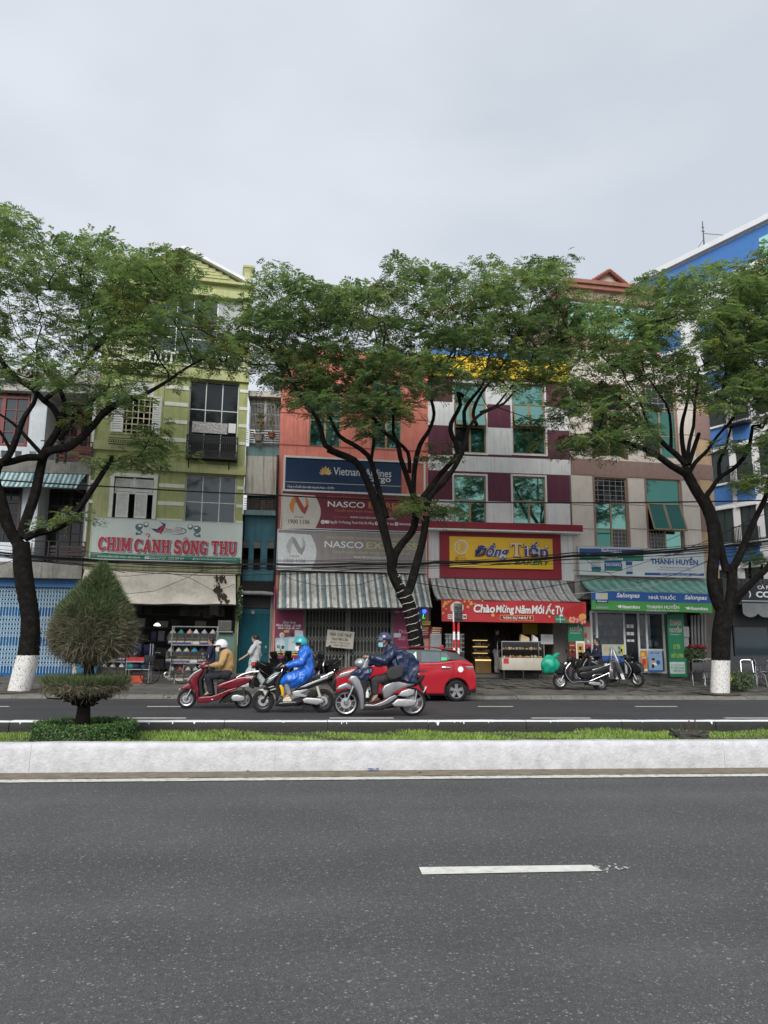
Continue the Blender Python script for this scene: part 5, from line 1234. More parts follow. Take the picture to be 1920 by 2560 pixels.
# ---- bakery sign
F=FE;d=.24
t=sign(F,'bakery_sign','yellow bakery sign with blue script letters on a dark red panel','sign',F.r('C7',277,278,1218,552,d),d,.09,mat('yellow_board',(.80,.47,.012),.4,.05,3,.02,30),pm('yellow_edge',(.75,.5,.08)),.02)
mb=MB();y=-d-.005
g=lambda b,x0,y0,x1,y1,m,**k:put_text(mb,b,*F.r('C7',x0,y0,x1,y1,d),k.pop('yy',y),m,**k)
m_navy=pm('letter_blue',(.015,.028,.22),rough=.3);m_cremel=pm('letter_cream',(.75,.55,.33),rough=.4)
for(dx,dy,m_,yy,bo)in((7,7,2,y,.05),(1,1,5,y-.035,.06),(0,0,0,y-.07,.018)):
 g('Đồng',500+dx,326+dy,815+dx,472+dy,m_,yy=yy,bold=bo,shear=.35,depth=.03)
 g('iến',956+dx,318+dy,1172+dx,448+dy,m_,yy=yy,bold=bo,depth=.03)
q=F.r('C7',826,322,948,448,d);slab_word(mb,'T',(q[0]+.02,q[1]+.02,q[2]-.02,q[3]-.02),2,y-.012,.05);slab_word(mb,'T',q,1,y-.04,0.)
poly(mb,F,'C7',ring(1168,357,20,20),y,2,d);poly(mb,F,'C7',ring(1166,355,16,16),y-.004,1,d)
g('BAKERY',868,482,1205,526,3,bold=.04,shear=.25);g('DONGTIEN',335,434,418,446,2);g('ISO',326,452,362,490,2,bold=.03);g('9001:2015',372,456,430,472,2);g('HACCP',372,474,430,488,2)
poly(mb,F,'C7',[(650,518),(720,508),(842,508),(832,524),(660,526)],y,3,d);poly(mb,F,'C7',[(285,512),(560,505),(650,522),(400,546),(285,540)],y,4,d)
mb.build('lettering',[m_navy,m_cremel,pm('letter_shadow',(.12,.05,.02)),pm('letter_green',(.03,.14,.05)),pm('pale_yellow',(.85,.62,.12)),m_wht],t)
mb=MB()
for(rx,m_,k)in((62,0,0),(54,1,1),(46,2,2),(40,3,3)):poly(mb,F,'C7',ring(380,358,rx,rx*1.02,28),y-.003*k,m_,d)
poly(mb,F,'C7',[(372,392),(342,385),(345,330),(372,325)],y-.012,4,d)
mb.build('round_logo',[m_wht,pm('logo_orange',(.62,.33,.08)),pm('logo_cream',(.8,.65,.35)),pm('logo_amber',(.68,.42,.1)),m_yelp],t);rebase(t)
# awning and new-year banner
P=lambda c,x,y_,dd:(F.hit(c,x,y_,dd)[0],-dd,F.hit(c,x,y_,dd)[1])
m_awE=stripes_mat('grey_ribbed_sheet',[(.5,.5,.49),(.40,.40,.39),(.55,.55,.54),(.17,.17,.165)],2.6,.55,.2,.7)
t=awning(F,'sheet_awning','grey ribbed sheet metal awning above the red new year banner',(P('C7',95,650,.2),P('C7',1345,672,.2)),(P('C7',165,838,1.5),P('C7',1500,862,1.5)),m_awE,.012,.16,nw=120,wav=.009);rebase(t)
d=1.5;q=F.r('C7',196,850,1530,1054,d)
t=F.thing('new_year_banner','red new year banner with white brush lettering and blossoms along the bakery awning','banner');mb=MB();n=60;V=[]
top_=[P('C7',195,842,d),P('C7',1530,865,d)];bot_=[P('C7',200,1044,d),P('C7',1532,1064,d)]
wv=lambda f,g_:-.012*math.sin(f*31)*g_-.01*math.sin(f*11+1)
def bp(f,g_):a=Vector(top_[0]).lerp(Vector(top_[1]),f);b=Vector(bot_[0]).lerp(Vector(bot_[1]),f);p=a.lerp(b,g_);p.y+=wv(f,g_);return p
V=[bp(i/n,j/4)for j in range(5)for i in range(n+1)];k=n+1
mb.add(V,[(j*k+i+k,j*k+i+1+k,j*k+i+1,j*k+i)for j in range(4)for i in range(n)],0,True)
mb.build('cloth',mat('banner_red',(.50,.025,.03),.5,.12,1.2,.05,30),t)
mb=MB();y=-d-.024
g=lambda b,x0,y0,x1,y1,m,**k:put_text(mb,b,*F.r('C7',x0,y0,x1,y1,d),k.pop('yy',y),m,**k)
for(b,x0,y0,x1,y1)in(('Chào',492,888,690,966),('Mừng',698,892,866,985),('Năm',876,898,1018,974),('Mới',1026,892,1145,976),('Ất',1152,884,1238,982),('Tỵ',1248,902,1322,1000)):
 g(b,x0+3,y0+5,x1+3,y1+5,1,bold=.055,shear=.12,yy=y);g(b,x0,y0,x1,y1,0,bold=.035,shear=.12,yy=y-.004)
a_=F.r('C7',735,988,1046,1036,d);mb.box(a_[0],a_[1],y-.001,y,a_[2],a_[3],2);mb.box(a_[0]+.02,a_[1]-.02,y-.003,y-.001,a_[2]+.02,a_[3]-.02,1);g('VẠN SỰ NHƯ Ý',762,996,1026,1030,0,bold=.02,yy=y-.006)
poly(mb,F,'C7',ring(340,918,62,58,24),y,3,d);poly(mb,F,'C7',ring(340,918,48,45,24),y-.002,0,d);poly(mb,F,'C7',ring(340,918,36,34,24),y-.004,2,d)
poly(mb,F,'C7',[(256,980),(428,980),(428,1022),(256,1022)],y,0,d);g('DONGCOM',262,986,424,1016,1,bold=.03,yy=y-.003)
rr=random.Random(8)
def flower(cx,cy,r_,m_,mc):
 for j in range(5):an=1.2566*j+rr.random();poly(mb,F,'C7',ring(cx+r_*.62*math.cos(an),cy+r_*.62*math.sin(an),r_*.5,r_*.5,8),y-.001-.0004*j,m_,d)
 poly(mb,F,'C7',ring(cx,cy,r_*.32,r_*.32,8),y-.005,mc,d)
for(cx,cy,r_)in((232,880,20),(262,866,12),(470,880,18),(440,912,14),(215,905,12),(505,884,9),(410,862,11),(285,858,9),(670,988,16),(1190,1000,12),(212,970,9),(240,930,8),(450,858,10),(575,856,8)):flower(cx,cy,r_,2,5)
for i in range(18):flower(rr.uniform(1375,1525),rr.uniform(1012,1056),rr.uniform(9,17),rr.choice((6,6,2)),5)
poly(mb,F,'C7',[(1330,980),(1350,930),(1400,915),(1440,900),(1500,880),(1500,950),(1470,985),(1380,1010)],y-.0005,7,d);poly(mb,F,'C7',ring(1495,1003,36,30,16),y-.001,2,d)
poly(mb,F,'C7',[(1240,1000),(1270,988),(1318,992),(1338,1020),(1334,1058),(1244,1054)],y-.001,4,d);poly(mb,F,'C7',[(1250,1022),(1334,1026),(1334,1030),(1250,1026)],y-.003,0,d);poly(mb,F,'C7',[(1286,990),(1290,990),(1294,1056),(1289,1056)],y-.003,0,d);poly(mb,F,'C7',[(1330,1050),(1350,1030),(1380,1045),(1360,1058)],y-.002,4,d)
mb.build('print',[m_wht,pm('banner_dark',(.22,.008,.012)),pm('banner_gold',(.72,.33,.08)),pm('banner_cream',(.72,.62,.4)),pm('banner_green',(.02,.22,.12)),m_yelp,pm('blossom_pink',(.72,.24,.28)),pm('lantern_red',(.4,.012,.01))],t);rebase(t)
# ---- pharmacy boards
F=FF;d=.28
q=F.r('C8',152,228,1150,446,d)
t=sign(F,'pharmacy_sign','long white blue and green pharmacy board under the beige house windows','sign',q,d,.12,pm('board_white',(.7,.73,.74)),m_alu,.03)
mb=MB();y=-d-.004
g=lambda b,x0,y0,x1,y1,m,**k:put_text(mb,b,*F.r('C8',x0,y0,x1,y1,d),k.pop('yy',y-.003),m,**k)
poly(mb,F,'C8',[(154,226),(666,236),(666,284),(154,270)],y,1,d);poly(mb,F,'C8',[(154,272),(666,286),(666,328),(154,320)],y,2,d);poly(mb,F,'C8',[(676,420),(1148,428),(1148,445),(676,440)],y,1,d)
g('Salonpas',325,232,492,270,0,bold=.02,shear=.25);g('Hisamitsu',345,290,500,316,0,bold=.035,sp=1.05);poly(mb,F,'C8',[(314,296),(345,292),(345,310),(330,308),(330,300)],y-.003,0,d)
g('THANH HUYỀN',722,288,1098,356,1,bold=.035);g('NHÀ THUỐC',830,246,985,276,1,bold=.02);g('ĐC: 57 Nguyễn Hữu Thọ, TP. Đà Nẵng',800,372,1030,388,1);g('Chuyên bán lẻ thuốc tân dược, mỹ phẩm',780,392,1050,406,1);g('ĐT: 0236 3 63 57 57',800,428,1030,438,0,bold=.01)
for(x0,y0,x1,y1,m_)in((248,325,322,372,3),(250,374,326,390,1),(252,390,326,412,2),(354,326,492,342,1),(354,346,496,380,1),(354,380,496,405,2),(524,330,576,362,1),(526,366,578,410,3),(528,412,580,432,1)):poly(mb,F,'C8',[(x0,y0),(x1,y0),(x1,y1),(x0,y1)],y,m_,d)
g('SALONPAS',366,350,486,368,0,bold=.02);poly(mb,F,'C8',ring(302,347,12,12),y-.002,4,d)
mb.build('print',[m_wht,m_blup,m_grnp,pm('print_silver',(.5,.55,.58)),m_yelp],t);rebase(t)
P=lambda c,x,y_,dd:(F.hit(c,x,y_,dd)[0],-dd,F.hit(c,x,y_,dd)[1])
m_awF=stripes_mat('green_ribbed_sheet',[(.15,.40,.33),(.12,.32,.26),(.19,.45,.38),(.36,.48,.43)],2.4,.5,.1,.6)
t=awning(F,'green_awning','faded green ribbed awning above the blue and green pharmacy banner',(P('C8',160,474,.2),P('C8',1175,482,.2)),(P('C8',246,562,1.35),P('C8',1205,588,1.35)),m_awF,.012,.08,nw=120,wav=.009);rebase(t)
d=1.36;t=F.thing('pharmacy_banner','blue over green pharmacy banner hanging from the green awning','banner')
cs=[P('C8',248,564,d),P('C8',1205,592,d),P('C8',1215,742,d),P('C8',250,714,d)]
def bq(f,g_):a=Vector(cs[0]).lerp(Vector(cs[1]),f);b=Vector(cs[3]).lerp(Vector(cs[2]),f);p=a.lerp(b,g_);p.y+=-.014*math.sin(f*27)*g_;return p
for(name,g0,g1,m_)in(('blue_strip',0,.50,m_blup),('green_strip',.5,1,pm('banner_leaf',(.06,.30,.06)))):
 mb=MB();n=50;V=[bq(i/n,g0+(g1-g0)*j/2)for j in range(3)for i in range(n+1)];k=n+1
 mb.add(V,[(j*k+i+k,j*k+i+1+k,j*k+i+1,j*k+i)for j in range(2)for i in range(n)],0,True);mb.build(name,m_,t)
mb=MB();y=-d-.02
g=lambda b,x0,y0,x1,y1,m,**k:put_text(mb,b,*F.r('C8',x0,y0,x1,y1,d),k.pop('yy',y),m,**k)
g('Salonpas',448,582,634,630,0,bold=.025,shear=.25);g('NHÀ THUỐC',705,592,920,634,0,bold=.025);g('Salonpas',990,600,1170,646,0,bold=.025,shear=.25);g('THANH HUYỀN',688,668,948,708,0,bold=.025)
g('57 NGUYỄN HỮU THỌ, T.P. ĐÀ NẴNG',690,712,944,732,0,bold=.01);g('Hisamitsu',480,678,634,706,0,bold=.035,sp=1.05);g('Hisamitsu',1024,692,1176,720,0,bold=.035,sp=1.05)
for x_ in(448,992):poly(mb,F,'C8',[(x_,684+(x_>900)*14),(x_+32,680+(x_>900)*14),(x_+32,700+(x_>900)*14),(x_+14,698+(x_>900)*14),(x_+14,690+(x_>900)*14)],y,0,d)
for(x0,y0,x1,y1,m_)in((282,582,378,634,1),(284,636,382,662,2),(286,666,384,710,3)):poly(mb,F,'C8',[(x0,y0),(x1,y0),(x1,y1),(x0,y1)],y,m_,d)
g('Salonpas',294,640,372,658,0,bold=.02,shear=.2,yy=y-.003);poly(mb,F,'C8',ring(352,605,14,16),y-.003,4,d);poly(mb,F,'C8',[(286,690),(384,692),(384,708),(286,706)],y-.003,5,d)
mb.build('print',[m_wht,MATS['print_silver'],pm('print_deep_blue',(.01,.05,.22)),MATS['banner_leaf'],m_yelp,m_grey],t);rebase(t)
# green upright boards
def upright(label,crop,x0,y0,x1,y1,dd,prints,name='upright_sign'):
 q=F.r(crop,x0,y0,x1,y1,dd);t=sign(F,name,label,'sign',q,dd,.06,pm('board_green',(.012,.20,.09)),None);mb=MB();y=-dd-.004
 for p in prints:
  if p[0]=='r':a,b,c,e=F.r(crop,*p[1:5],dd);mb.quad((a,y,c),(b,y,c),(b,y,e),(a,y,e),p[5])
  else:put_text(mb,p[0],*F.r(crop,*p[1:5],dd),y-.003,p[5],p[6])
 mb.build('print',[m_wht,pm('print_letter_red',(.45,.02,.03)),pm('print_lime',(.45,.55,.05)),pm('print_pale_mint',(.55,.66,.6)),m_grnp],t);rebase(t)
upright('tall green pharmacy board with red and yellow lettering beside the glass doors','C8',866,748,1000,1250,.5,[('r',876,1132,996,1226,3)]+[(b,*r_,0 if False else c_,bo)for b,r_,c_,bo in(('THANH',(872,796,966,840),0,.06),('THANH',(873,798,965,838),1,.025),('HUYỀN',(872,848,968,896),0,.06),('HUYỀN',(873,850,967,894),1,.025),('PHARMACY',(880,908,962,918),3,.0),('UY TÍN',(904,984,956,1030),2,.02),('CHẤT LƯỢNG',(884,1050,986,1106),2,.02),('57 NGUYỄN HỮU THỌ',(884,1146,990,1164),4,.01),('ĐT: 02363 216 862',(884,1168,990,1188),4,.01),('0905 059 276',(904,1194,990,1212),4,.01))])
upright('short green board reading the second word of the pharmacy name, left of the pharmacy','C8',66,830,186,992,1.0,[('HUYỀN',78,838,174,888,0,.06),('HUYỀN',79,840,173,886,1,.025),('PHARMACY',82,896,170,908,3,0.)])
# ---- cafe board
F=FH;d=.3;q=(F.U('D7',690,1280,d),FH.w+.0,F.Z('D7',820,1385,d),F.Z('D7',820,1225,d))
t=sign(F,'cafe_sign','black cafe sign with raised white letters at the right edge','sign',q,d,.08,pm('board_black',(.02,.022,.025)),None);mb=MB()
put_text(mb,'CÀ PHÊ',*F.r('D7',862,1232,1010,1270,d),-d-.004,0,.02,depth=.015);put_text(mb,'COFFEE',*F.r('D7',848,1290,1130,1342,d),-d-.004,0,.035,depth=.03)
put_text(mb,')',*F.r('D7',786,1285,806,1340,d),-d-.004,0,.05,depth=.02)
mb.build('lettering',pm('letter_white',(.8,.8,.8),rough=.35),t);rebase(t)
mb=MB()
# ================================================================ trees and shrubs
def leaf_mat(name,col,tr=.45,rough=.5):
 m=mat(name,col,rough,.3,1.2,0);t=m.node_tree;n=t.nodes.new;l=t.links.new
 bs=t.nodes['Principled BSDF'];out=[x for x in t.nodes if x.type=='OUTPUT_MATERIAL'][0]
 tl=n('ShaderNodeBsdfTranslucent');tl.inputs['Color'].default_value=(col[0]*1.5,col[1]*1.6,col[2]*.9,1)
 mx=n('ShaderNodeMixShader');mx.inputs[0].default_value=tr;l(bs.outputs[0],mx.inputs[1]);l(tl.outputs[0],mx.inputs[2]);l(mx.outputs[0],out.inputs['Surface'])
 return m
LEAF=[leaf_mat('leaf_dark',(.085,.132,.074)),leaf_mat('leaf_mid',(.14,.205,.105)),leaf_mat('leaf_light',(.21,.28,.13)),leaf_mat('leaf_yellow',(.22,.25,.09)),leaf_mat('leaf_old',(.09,.075,.03))]
def bark_mat(name,white):
 m=mat(name,(.010,.009,.008),1.,.45,7,.9,22,blotch=.35,bcol=(.04,.037,.032),bsc=5.5,spec=.12);t=m.node_tree;n=t.nodes.new;l=t.links.new;bs=t.nodes['Principled BSDF']
 if white:
  tc=n('ShaderNodeTexCoord');sp=n('ShaderNodeSeparateXYZ');l(tc.outputs['Object'],sp.inputs['Vector'])
  ns=n('ShaderNodeTexNoise');ns.inputs['Scale'].default_value=24;ns.inputs['Detail'].default_value=7;ns.inputs['Roughness'].default_value=.7
  mp=n('ShaderNodeMapping');mp.inputs['Scale'].default_value=(1.6,1.6,.55);l(tc.outputs['Object'],mp.inputs['Vector']);l(mp.outputs['Vector'],ns.inputs['Vector'])
  a=n('ShaderNodeMath');a.operation='MULTIPLY_ADD';l(ns.outputs['Fac'],a.inputs[0]);a.inputs[1].default_value=.12;l(sp.outputs['Z'],a.inputs[2])
  lt=n('ShaderNodeMath');lt.operation='LESS_THAN';lt.inputs[1].default_value=white+.06;l(a.outputs[0],lt.inputs[0])
  fl=n('ShaderNodeMapRange');fl.inputs['From Min'].default_value=.37;fl.inputs['From Max'].default_value=.46;l(ns.outputs['Fac'],fl.inputs['Value'])
  mu=n('ShaderNodeMath');mu.operation='MULTIPLY';l(lt.outputs[0],mu.inputs[0]);l(fl.outputs['Result'],mu.inputs[1])
  mx=n('ShaderNodeMix');mx.data_type='RGBA';l(mu.outputs[0],mx.inputs['Factor'])
  src=bs.inputs['Base Color'].links[0].from_socket;l(src,mx.inputs['A']);mx.inputs['B'].default_value=(.68,.67,.64,1);l(mx.outputs['Result'],bs.inputs['Base Color'])
 return m
m_bark,m_barkw=bark_mat('bark',0),bark_mat('bark_whitewashed',1.05)
def smooth_path(P,step=.22):
 P=[Vector(p)for p in P];out=[]
 for i in range(len(P)-1):
  p0,p1,p2,p3=P[max(i-1,0)],P[i],P[i+1],P[min(i+2,len(P)-1)]
  k=max(2,int((p2-p1).length/step))
  for j in range(k):
   t=j/k;out.append(.5*((2*p1)+(p2-p0)*t+(2*p0-5*p1+4*p2-p3)*t*t+(3*p1-p0-3*p2+p3)*t**3))
 out.append(P[-1]);return out
def bark_tube(mb,path,r0,r1,n=12,seed=0,lump=.1,m=0):
 k=len(path);rr=random.Random(seed);ph=[rr.random()*6.28 for _ in range(6)];vs=[]
 o=len(mb.v);base=MB();rad=[r0+(r1-r0)*(i/(k-1))**.8 for i in range(k)]
 base.tube(path,rad,n,m)
 for i in range(k):
  c=path[i]
  for j in range(n):
   v=Vector(base.v[i*n+j]);an=6.283*j/n;q=i*.22
   f=1+lump*(math.sin(3*an+ph[0]+q*.8)*.5+math.sin(5*an+ph[1]-q*1.7)*.35+math.sin(q*3.1+ph[2])*.5+math.sin(2*an+q*2.3+ph[3])*.5)
   base.v[i*n+j]=tuple(c+(v-c)*f)
 mb.add(base.v,base.f,m,True)
def pt_in(poly,x,y):
 c=False;n=len(poly);j=n-1
 for i in range(n):
  xi,yi=poly[i];xj,yj=poly[j]
  if((yi>y)!=(yj>y))and(x<(xj-xi)*(y-yi)/(yj-yi)+xi):c=not c
  j=i
 return c
def fronds(C,D,Lf,rs_,npair=6,lw=.026):
 """pinnate leaves: C base points, D unit directions (n x 3), Lf lengths; returns V, F"""
 n=len(C);up=np.array([0,0,1.]);S=np.cross(D,up);S/=np.linalg.norm(S,axis=1)[:,None]+1e-9
 roll=rs_.uniform(-.6,.6,n);Un=np.cross(S,D);S=S*np.cos(roll)[:,None]+Un*np.sin(roll)[:,None];Un=np.cross(S,D)
 Vs=[];
 for p in range(npair):
  t=(p+.8)/npair
  B=C+D*(Lf*t)[:,None]-up*(Lf*.35*t*t)[:,None]
  ll=Lf*(.34+.12*math.sin(math.pi*t))*rs_.uniform(.75,1.2,n)
  for s in(-1,1):
   dirv=S*s+D*.45-Un*.12+rs_.normal(0,.15,(n,3));dirv/=np.linalg.norm(dirv,axis=1)[:,None]
   W=D*lw;T=B+dirv*ll[:,None]
   Vs.append(np.stack([B,B+dirv*(ll*.45)[:,None]+W,T,B+dirv*(ll*.5)[:,None]-W*.8],1))
 V=np.concatenate(Vs,0);nq=len(V);F=np.arange(nq*4).reshape(nq,4)
 return V.reshape(-1,3),F,2*npair
def street_tree(label,base,Yt,limbs,outline,natt,seed,white,extra=(),dens=1.0,tone=(.30,.38,.24,.04,.04),keepout=None,group=None,thin=()):
 rs_=np.random.RandomState(seed);rr=random.Random(seed)
 bx=at(*base,Yt);org=Vector((bx.x,Yt,pz(Yt)-.03));t=thing('street_tree',label,'tree',org,0,group)
 mb=MB();nodes=[];par=[]
 for li,(crop,pts,r0,r1,dy0,dy1)in enumerate(limbs):
  P=[]
  for i,(x,y)in enumerate(pts):
   f=i/max(1,len(pts)-1);P.append(at(crop,x,y,Yt+dy0+(dy1-dy0)*f)-org)
  if li==0:P[0].z=-.05
  P=smooth_path(P);
  k=len(P)
  if li==0:
   bark_tube(mb,P,r0,r1,18,seed+li,.07)
  else:bark_tube(mb,P,r0,r1,10,seed+li,.08)
  for i,p in enumerate(P):
   if p.z>3.0 and li>0:nodes.append(p)
 mb.build('trunk',m_barkw if white else m_bark,t)
 # where the leaf sprays sit, inside the crown
 xs=[p[0]for p in outline];ys=[p[1]for p in outline];att=[]
 cx,cy=sum(xs)/len(xs),sum(ys)/len(ys);hw=(max(xs)-min(xs))/2
 tries=0
 while len(att)<natt and tries<natt*60:
  tries+=1
  x,y=rr.uniform(min(xs),max(xs)),rr.uniform(min(ys),max(ys))
  if not pt_in(outline,x,y):continue
  if any(pt_in(h,x,y)and rr.random()<pr for(h,pr)in thin):continue
  q=min(1,abs(x-cx)/hw);th=2.5*math.sqrt(max(.05,1-q*q*.9))
  p=at('V',x,y,Yt+rr.uniform(-th,th)-.1)-org
  if keepout and p.y+org.y>keepout:p.y=keepout-org.y-rr.random()*.8
  if any((p-a).length<.30 for a in att[-120:]):continue
  att.append(p)
 for(x,y,sx,sy,n)in extra:
  for _ in range(n):att.append(at('V',rr.gauss(x,sx),rr.gauss(y,sy),Yt+rr.uniform(-.7,.5))-org)
 nd=np.array([tuple(p)for p in nodes]);A=np.array([tuple(p)for p in att])
 dist=np.min(np.linalg.norm(A[:,None]-nd[None],axis=2),axis=1);order=np.argsort(dist)
 NL=[tuple(p)for p in nd];parent=[-1]*len(NL);cnt=[0]*len(NL);twigs=[]
 arr=np.zeros((len(NL)+len(A)*9,3));arr[:len(NL)]=nd;nn=len(NL)
 for ai in order:
  a=A[ai];dv=arr[:nn]-a;dd=np.linalg.norm(dv,axis=1)+np.maximum(0,arr[:nn,2]-a[2])*1.6
  j=int(np.argmin(dd));b=arr[j].copy();L_=np.linalg.norm(a-b);k=max(2,min(8,int(L_/.22)))
  mid=(a+b)/2+rs_.normal(0,.10*L_,3)+np.array([0,0,-.06*L_]);pth=[j]
  for q in range(1,k+1):
   f=q/k;arr[nn]=(1-f)**2*b+2*f*(1-f)*mid+f*f*a;parent.append(pth[-1]);cnt.append(0);pth.append(nn);nn+=1
  twigs.append(pth);u=pth[-1]
  while u>=0:cnt[u]+=1;u=parent[u]
 tw=MB()
 for pth in twigs:
  rad=[min(.055,.0065*max(1,cnt[q]if q>=len(nodes)else cnt[pth[1]])**.45)for q in pth]
  tw.tube([Vector(arr[q])for q in pth],rad,5,0,False)
 tw.build('branches',m_bark,t,'stuff')
 # sprays: flat fans of pinnate leaves round each twig end
 nf=int(24*dens);C,D,Lf,MI=[],[],[],[]
 for ai in range(len(A)):
  a=A[ai];ton=rs_.choice(5,p=tone);n=int(nf*rs_.uniform(.55,1.25));R_=rs_.uniform(.32,.62)
  an=rs_.uniform(0,6.283,n);ra=R_*np.sqrt(rs_.uniform(0,1,n))*.8
  c=a+np.stack([np.cos(an)*ra,np.sin(an)*ra,rs_.normal(0,.085,n)-ra*ra*.25],1)
  an2=an+rs_.normal(0,.7,n);d=np.stack([np.cos(an2),np.sin(an2),rs_.normal(.12,.32,n)],1);d/=np.linalg.norm(d,axis=1)[:,None]
  C.append(c);D.append(d);Lf.append(rs_.uniform(.20,.36,n));mm=np.full(n,ton);sw=rs_.uniform(0,1,n)<.3;mm[sw]=rs_.choice(5,sw.sum(),p=tone);MI.append(mm)
 C=np.concatenate(C);D=np.concatenate(D);Lf=np.concatenate(Lf);MI=np.concatenate(MI)
 V,F,rep=fronds(C,D,Lf,rs_)
 npmesh('crown',V,F,LEAF,t,'stuff',np.tile(MI,rep))
 return t,org
D8='D8'
left_out=[(-170,520),(-60,470),(5,450),(48,470),(62,505),(100,525),(150,505),(170,545),(205,512),(262,505),(285,545),(320,545),(375,530),(412,545),(418,590),(408,640),(470,632),(500,650),(478,700),(490,745),(520,770),(490,812),(440,800),(400,835),(335,800),(290,830),(300,870),(250,880),(215,850),(160,850),(120,830),(60,850),(30,800),(-40,850),(-170,900)]
street_tree('leaning street tree with forked dark trunk and whitewashed foot before the white house',('C4',155,1720),22.6,[
 ('C4',[(150,1722),(190,1580),(222,1440),(240,1270),(232,1100),(205,950),(182,800),(172,660),(165,560)],.30,.235,0,0),
 ('C4',[(165,590),(95,490),(40,330),(0,180),(-40,60),(-30,-60)],.19,.12,0,-.6),('D8',[(140,1640),(60,1520),(0,1280),(-40,1080),(0,960),(50,920),(110,830),(180,640),(235,510),(310,400),(335,290),(345,150)],.17,.05,0,-1.2),
 ('D8',[(195,1640),(245,1470),(320,1250),(365,1040),(405,870),(450,780),(535,650),(545,540),(480,430),(400,370),(300,260),(180,185),(60,70),(-20,-60),(-60,-200)],.17,.06,0,1.0),
 ('D8',[(545,560),(595,430),(570,310),(520,225),(440,140),(380,40),(330,-120)],.09,.03,.3,1.3),('D8',[(400,370),(500,300),(600,220),(690,140),(760,60),(850,-60)],.08,.03,.5,-.6),
 ('D8',[(400,890),(470,830),(640,800),(780,690),(890,570),(950,490),(1060,420),(1110,375)],.13,.09,0,-.9),('C1',[(590,1240),(700,1160),(800,1130),(900,1080),(1000,1020),(1100,950),(1190,900)],.09,.03,-.9,-1.6),
 ('D8',[(540,730),(620,650),(700,520),(800,420),(900,340),(1000,250),(1010,120)],.08,.03,.2,.8),('D8',[(395,880),(250,720),(160,620),(60,540),(-40,480)],.07,.03,0,-.8),('D8',[(100,840),(60,760),(0,660),(-60,600)],.06,.03,-.6,-1.1),
 ('D8',[(240,1640),(350,1592),(500,1560),(640,1470),(745,1345),(850,1190),(960,1020),(1020,930),(1030,885)],.125,.06,0,-.7),('D8',[(405,900),(250,900),(120,935),(0,960)],.11,.10,0,-.5),
 ('C1',[(580,780),(640,740),(690,600),(700,480),(720,330)],.06,.02,0,.6),('C1',[(500,900),(600,800),(640,740)],.07,.06,0,0)],
 left_out,430,11,True,extra=[(330,960,45,22,14),(250,985,30,15,7),(215,880,40,15,9),(105,1130,16,6,2),(190,1115,18,8,3)],tone=(.22,.36,.32,.06,.04),thin=[([(0,600),(130,560),(150,640),(120,760),(0,800)],.55),([(-20,740),(430,760),(430,850),(-20,850)],.35)],group='street trees on the far pavement')
mid_out=[(488,742),(520,700),(545,640),(570,590),(590,568),(625,590),(650,600),(700,612),(760,622),(800,600),(838,605),(858,560),(890,575),(915,590),(940,565),(980,585),(1010,590),(1035,545),(1058,550),(1075,590),(1130,555),(1160,565),(1205,545),(1228,560),(1215,610),(1255,640),(1240,720),(1215,775),(1215,815),(1160,850),(1120,830),(1080,860),(1040,820),(985,845),(930,850),(880,920),(840,890),(800,950),(740,900),(690,870),(640,900),(615,850),(560,800),(510,790)]
mid_t,mid_o=street_tree('tall vase shaped street tree with fairy lights round its trunk before the coral house',('E2',1430,1870),23.2,[
 ('E2',[(1462,2080),(1440,1880),(1410,1680),(1375,1500),(1325,1390),(1300,1350)],.235,.225,0,0),
 ('E2',[(1330,1400),(1250,1270),(1200,1150),(1195,1050),(1150,860),(1110,700),(1060,540),(1000,380),(930,220),(850,115),(720,60),(600,10)],.17,.10,0,-.5),('C2',[(690,1222),(600,1170),(575,1080),(545,1000),(475,910),(410,800),(375,700),(330,600)],.10,.03,-.5,-1.4),
 ('C2',[(960,1600),(920,1450),(885,1310),(850,1225),(760,1160),(685,1115),(625,1000),(600,900),(530,790),(480,650)],.11,.03,-.2,.9),('C2',[(870,1260),(890,1130),(860,1100),(835,1100)],.06,.05,.1,.2),
 ('E2',[(1210,1120),(1235,1000),(1310,890),(1395,790),(1425,660),(1430,480)],.13,.12,0,.2),('C2',[(1125,1480),(1080,1340),(1045,1240),(1025,1150),(960,1100),(880,1000),(840,940),(800,800),(770,620)],.10,.03,.2,-.8),('C2',[(1120,1480),(1130,1300),(1160,1170),(1215,1080),(1245,980),(1220,850),(1240,700),(1200,560)],.10,.03,.2,1.0),('C2',[(1100,1330),(1090,1210),(1010,1120),(1000,960),(960,800),(950,600)],.07,.025,.2,.6),
 ('E2',[(1345,1400),(1395,1260),(1440,1090),(1490,900),(1515,760),(1530,640)],.135,.12,0,-.3),('C2',[(1195,1560),(1220,1470),(1300,1390),(1370,1290),(1425,1180),(1445,1080),(1500,1000),(1570,960),(1660,920),(1720,850)],.11,.03,-.3,-1.2),('C2',[(1180,1480),(1280,1345),(1385,1215),(1350,1110),(1345,1040),(1400,930),(1385,860),(1420,880)],.10,.06,-.2,.5),('E3',[(490,600),(475,430),(560,290),(650,180),(690,50),(720,-120)],.075,.03,.2,.9),('E3',[(600,560),(565,470),(590,350),(680,200),(800,60),(880,-80)],.065,.03,-.5,.2),('E3',[(630,440),(760,390),(830,330),(930,200),(1060,100)],.05,.02,-.5,-1.0),('C2',[(1300,720),(1350,620),(1400,560),(1480,480)],.05,.02,0,0)],
 mid_out,600,21,False,extra=[(930,1100,34,16,9),(885,1095,10,8,3),(960,985,14,10,4),(700,860,40,20,8),(1150,920,25,20,6)],dens=1.08,tone=(.36,.38,.18,.03,.05),keepout=28.0,group='street trees on the far pavement')
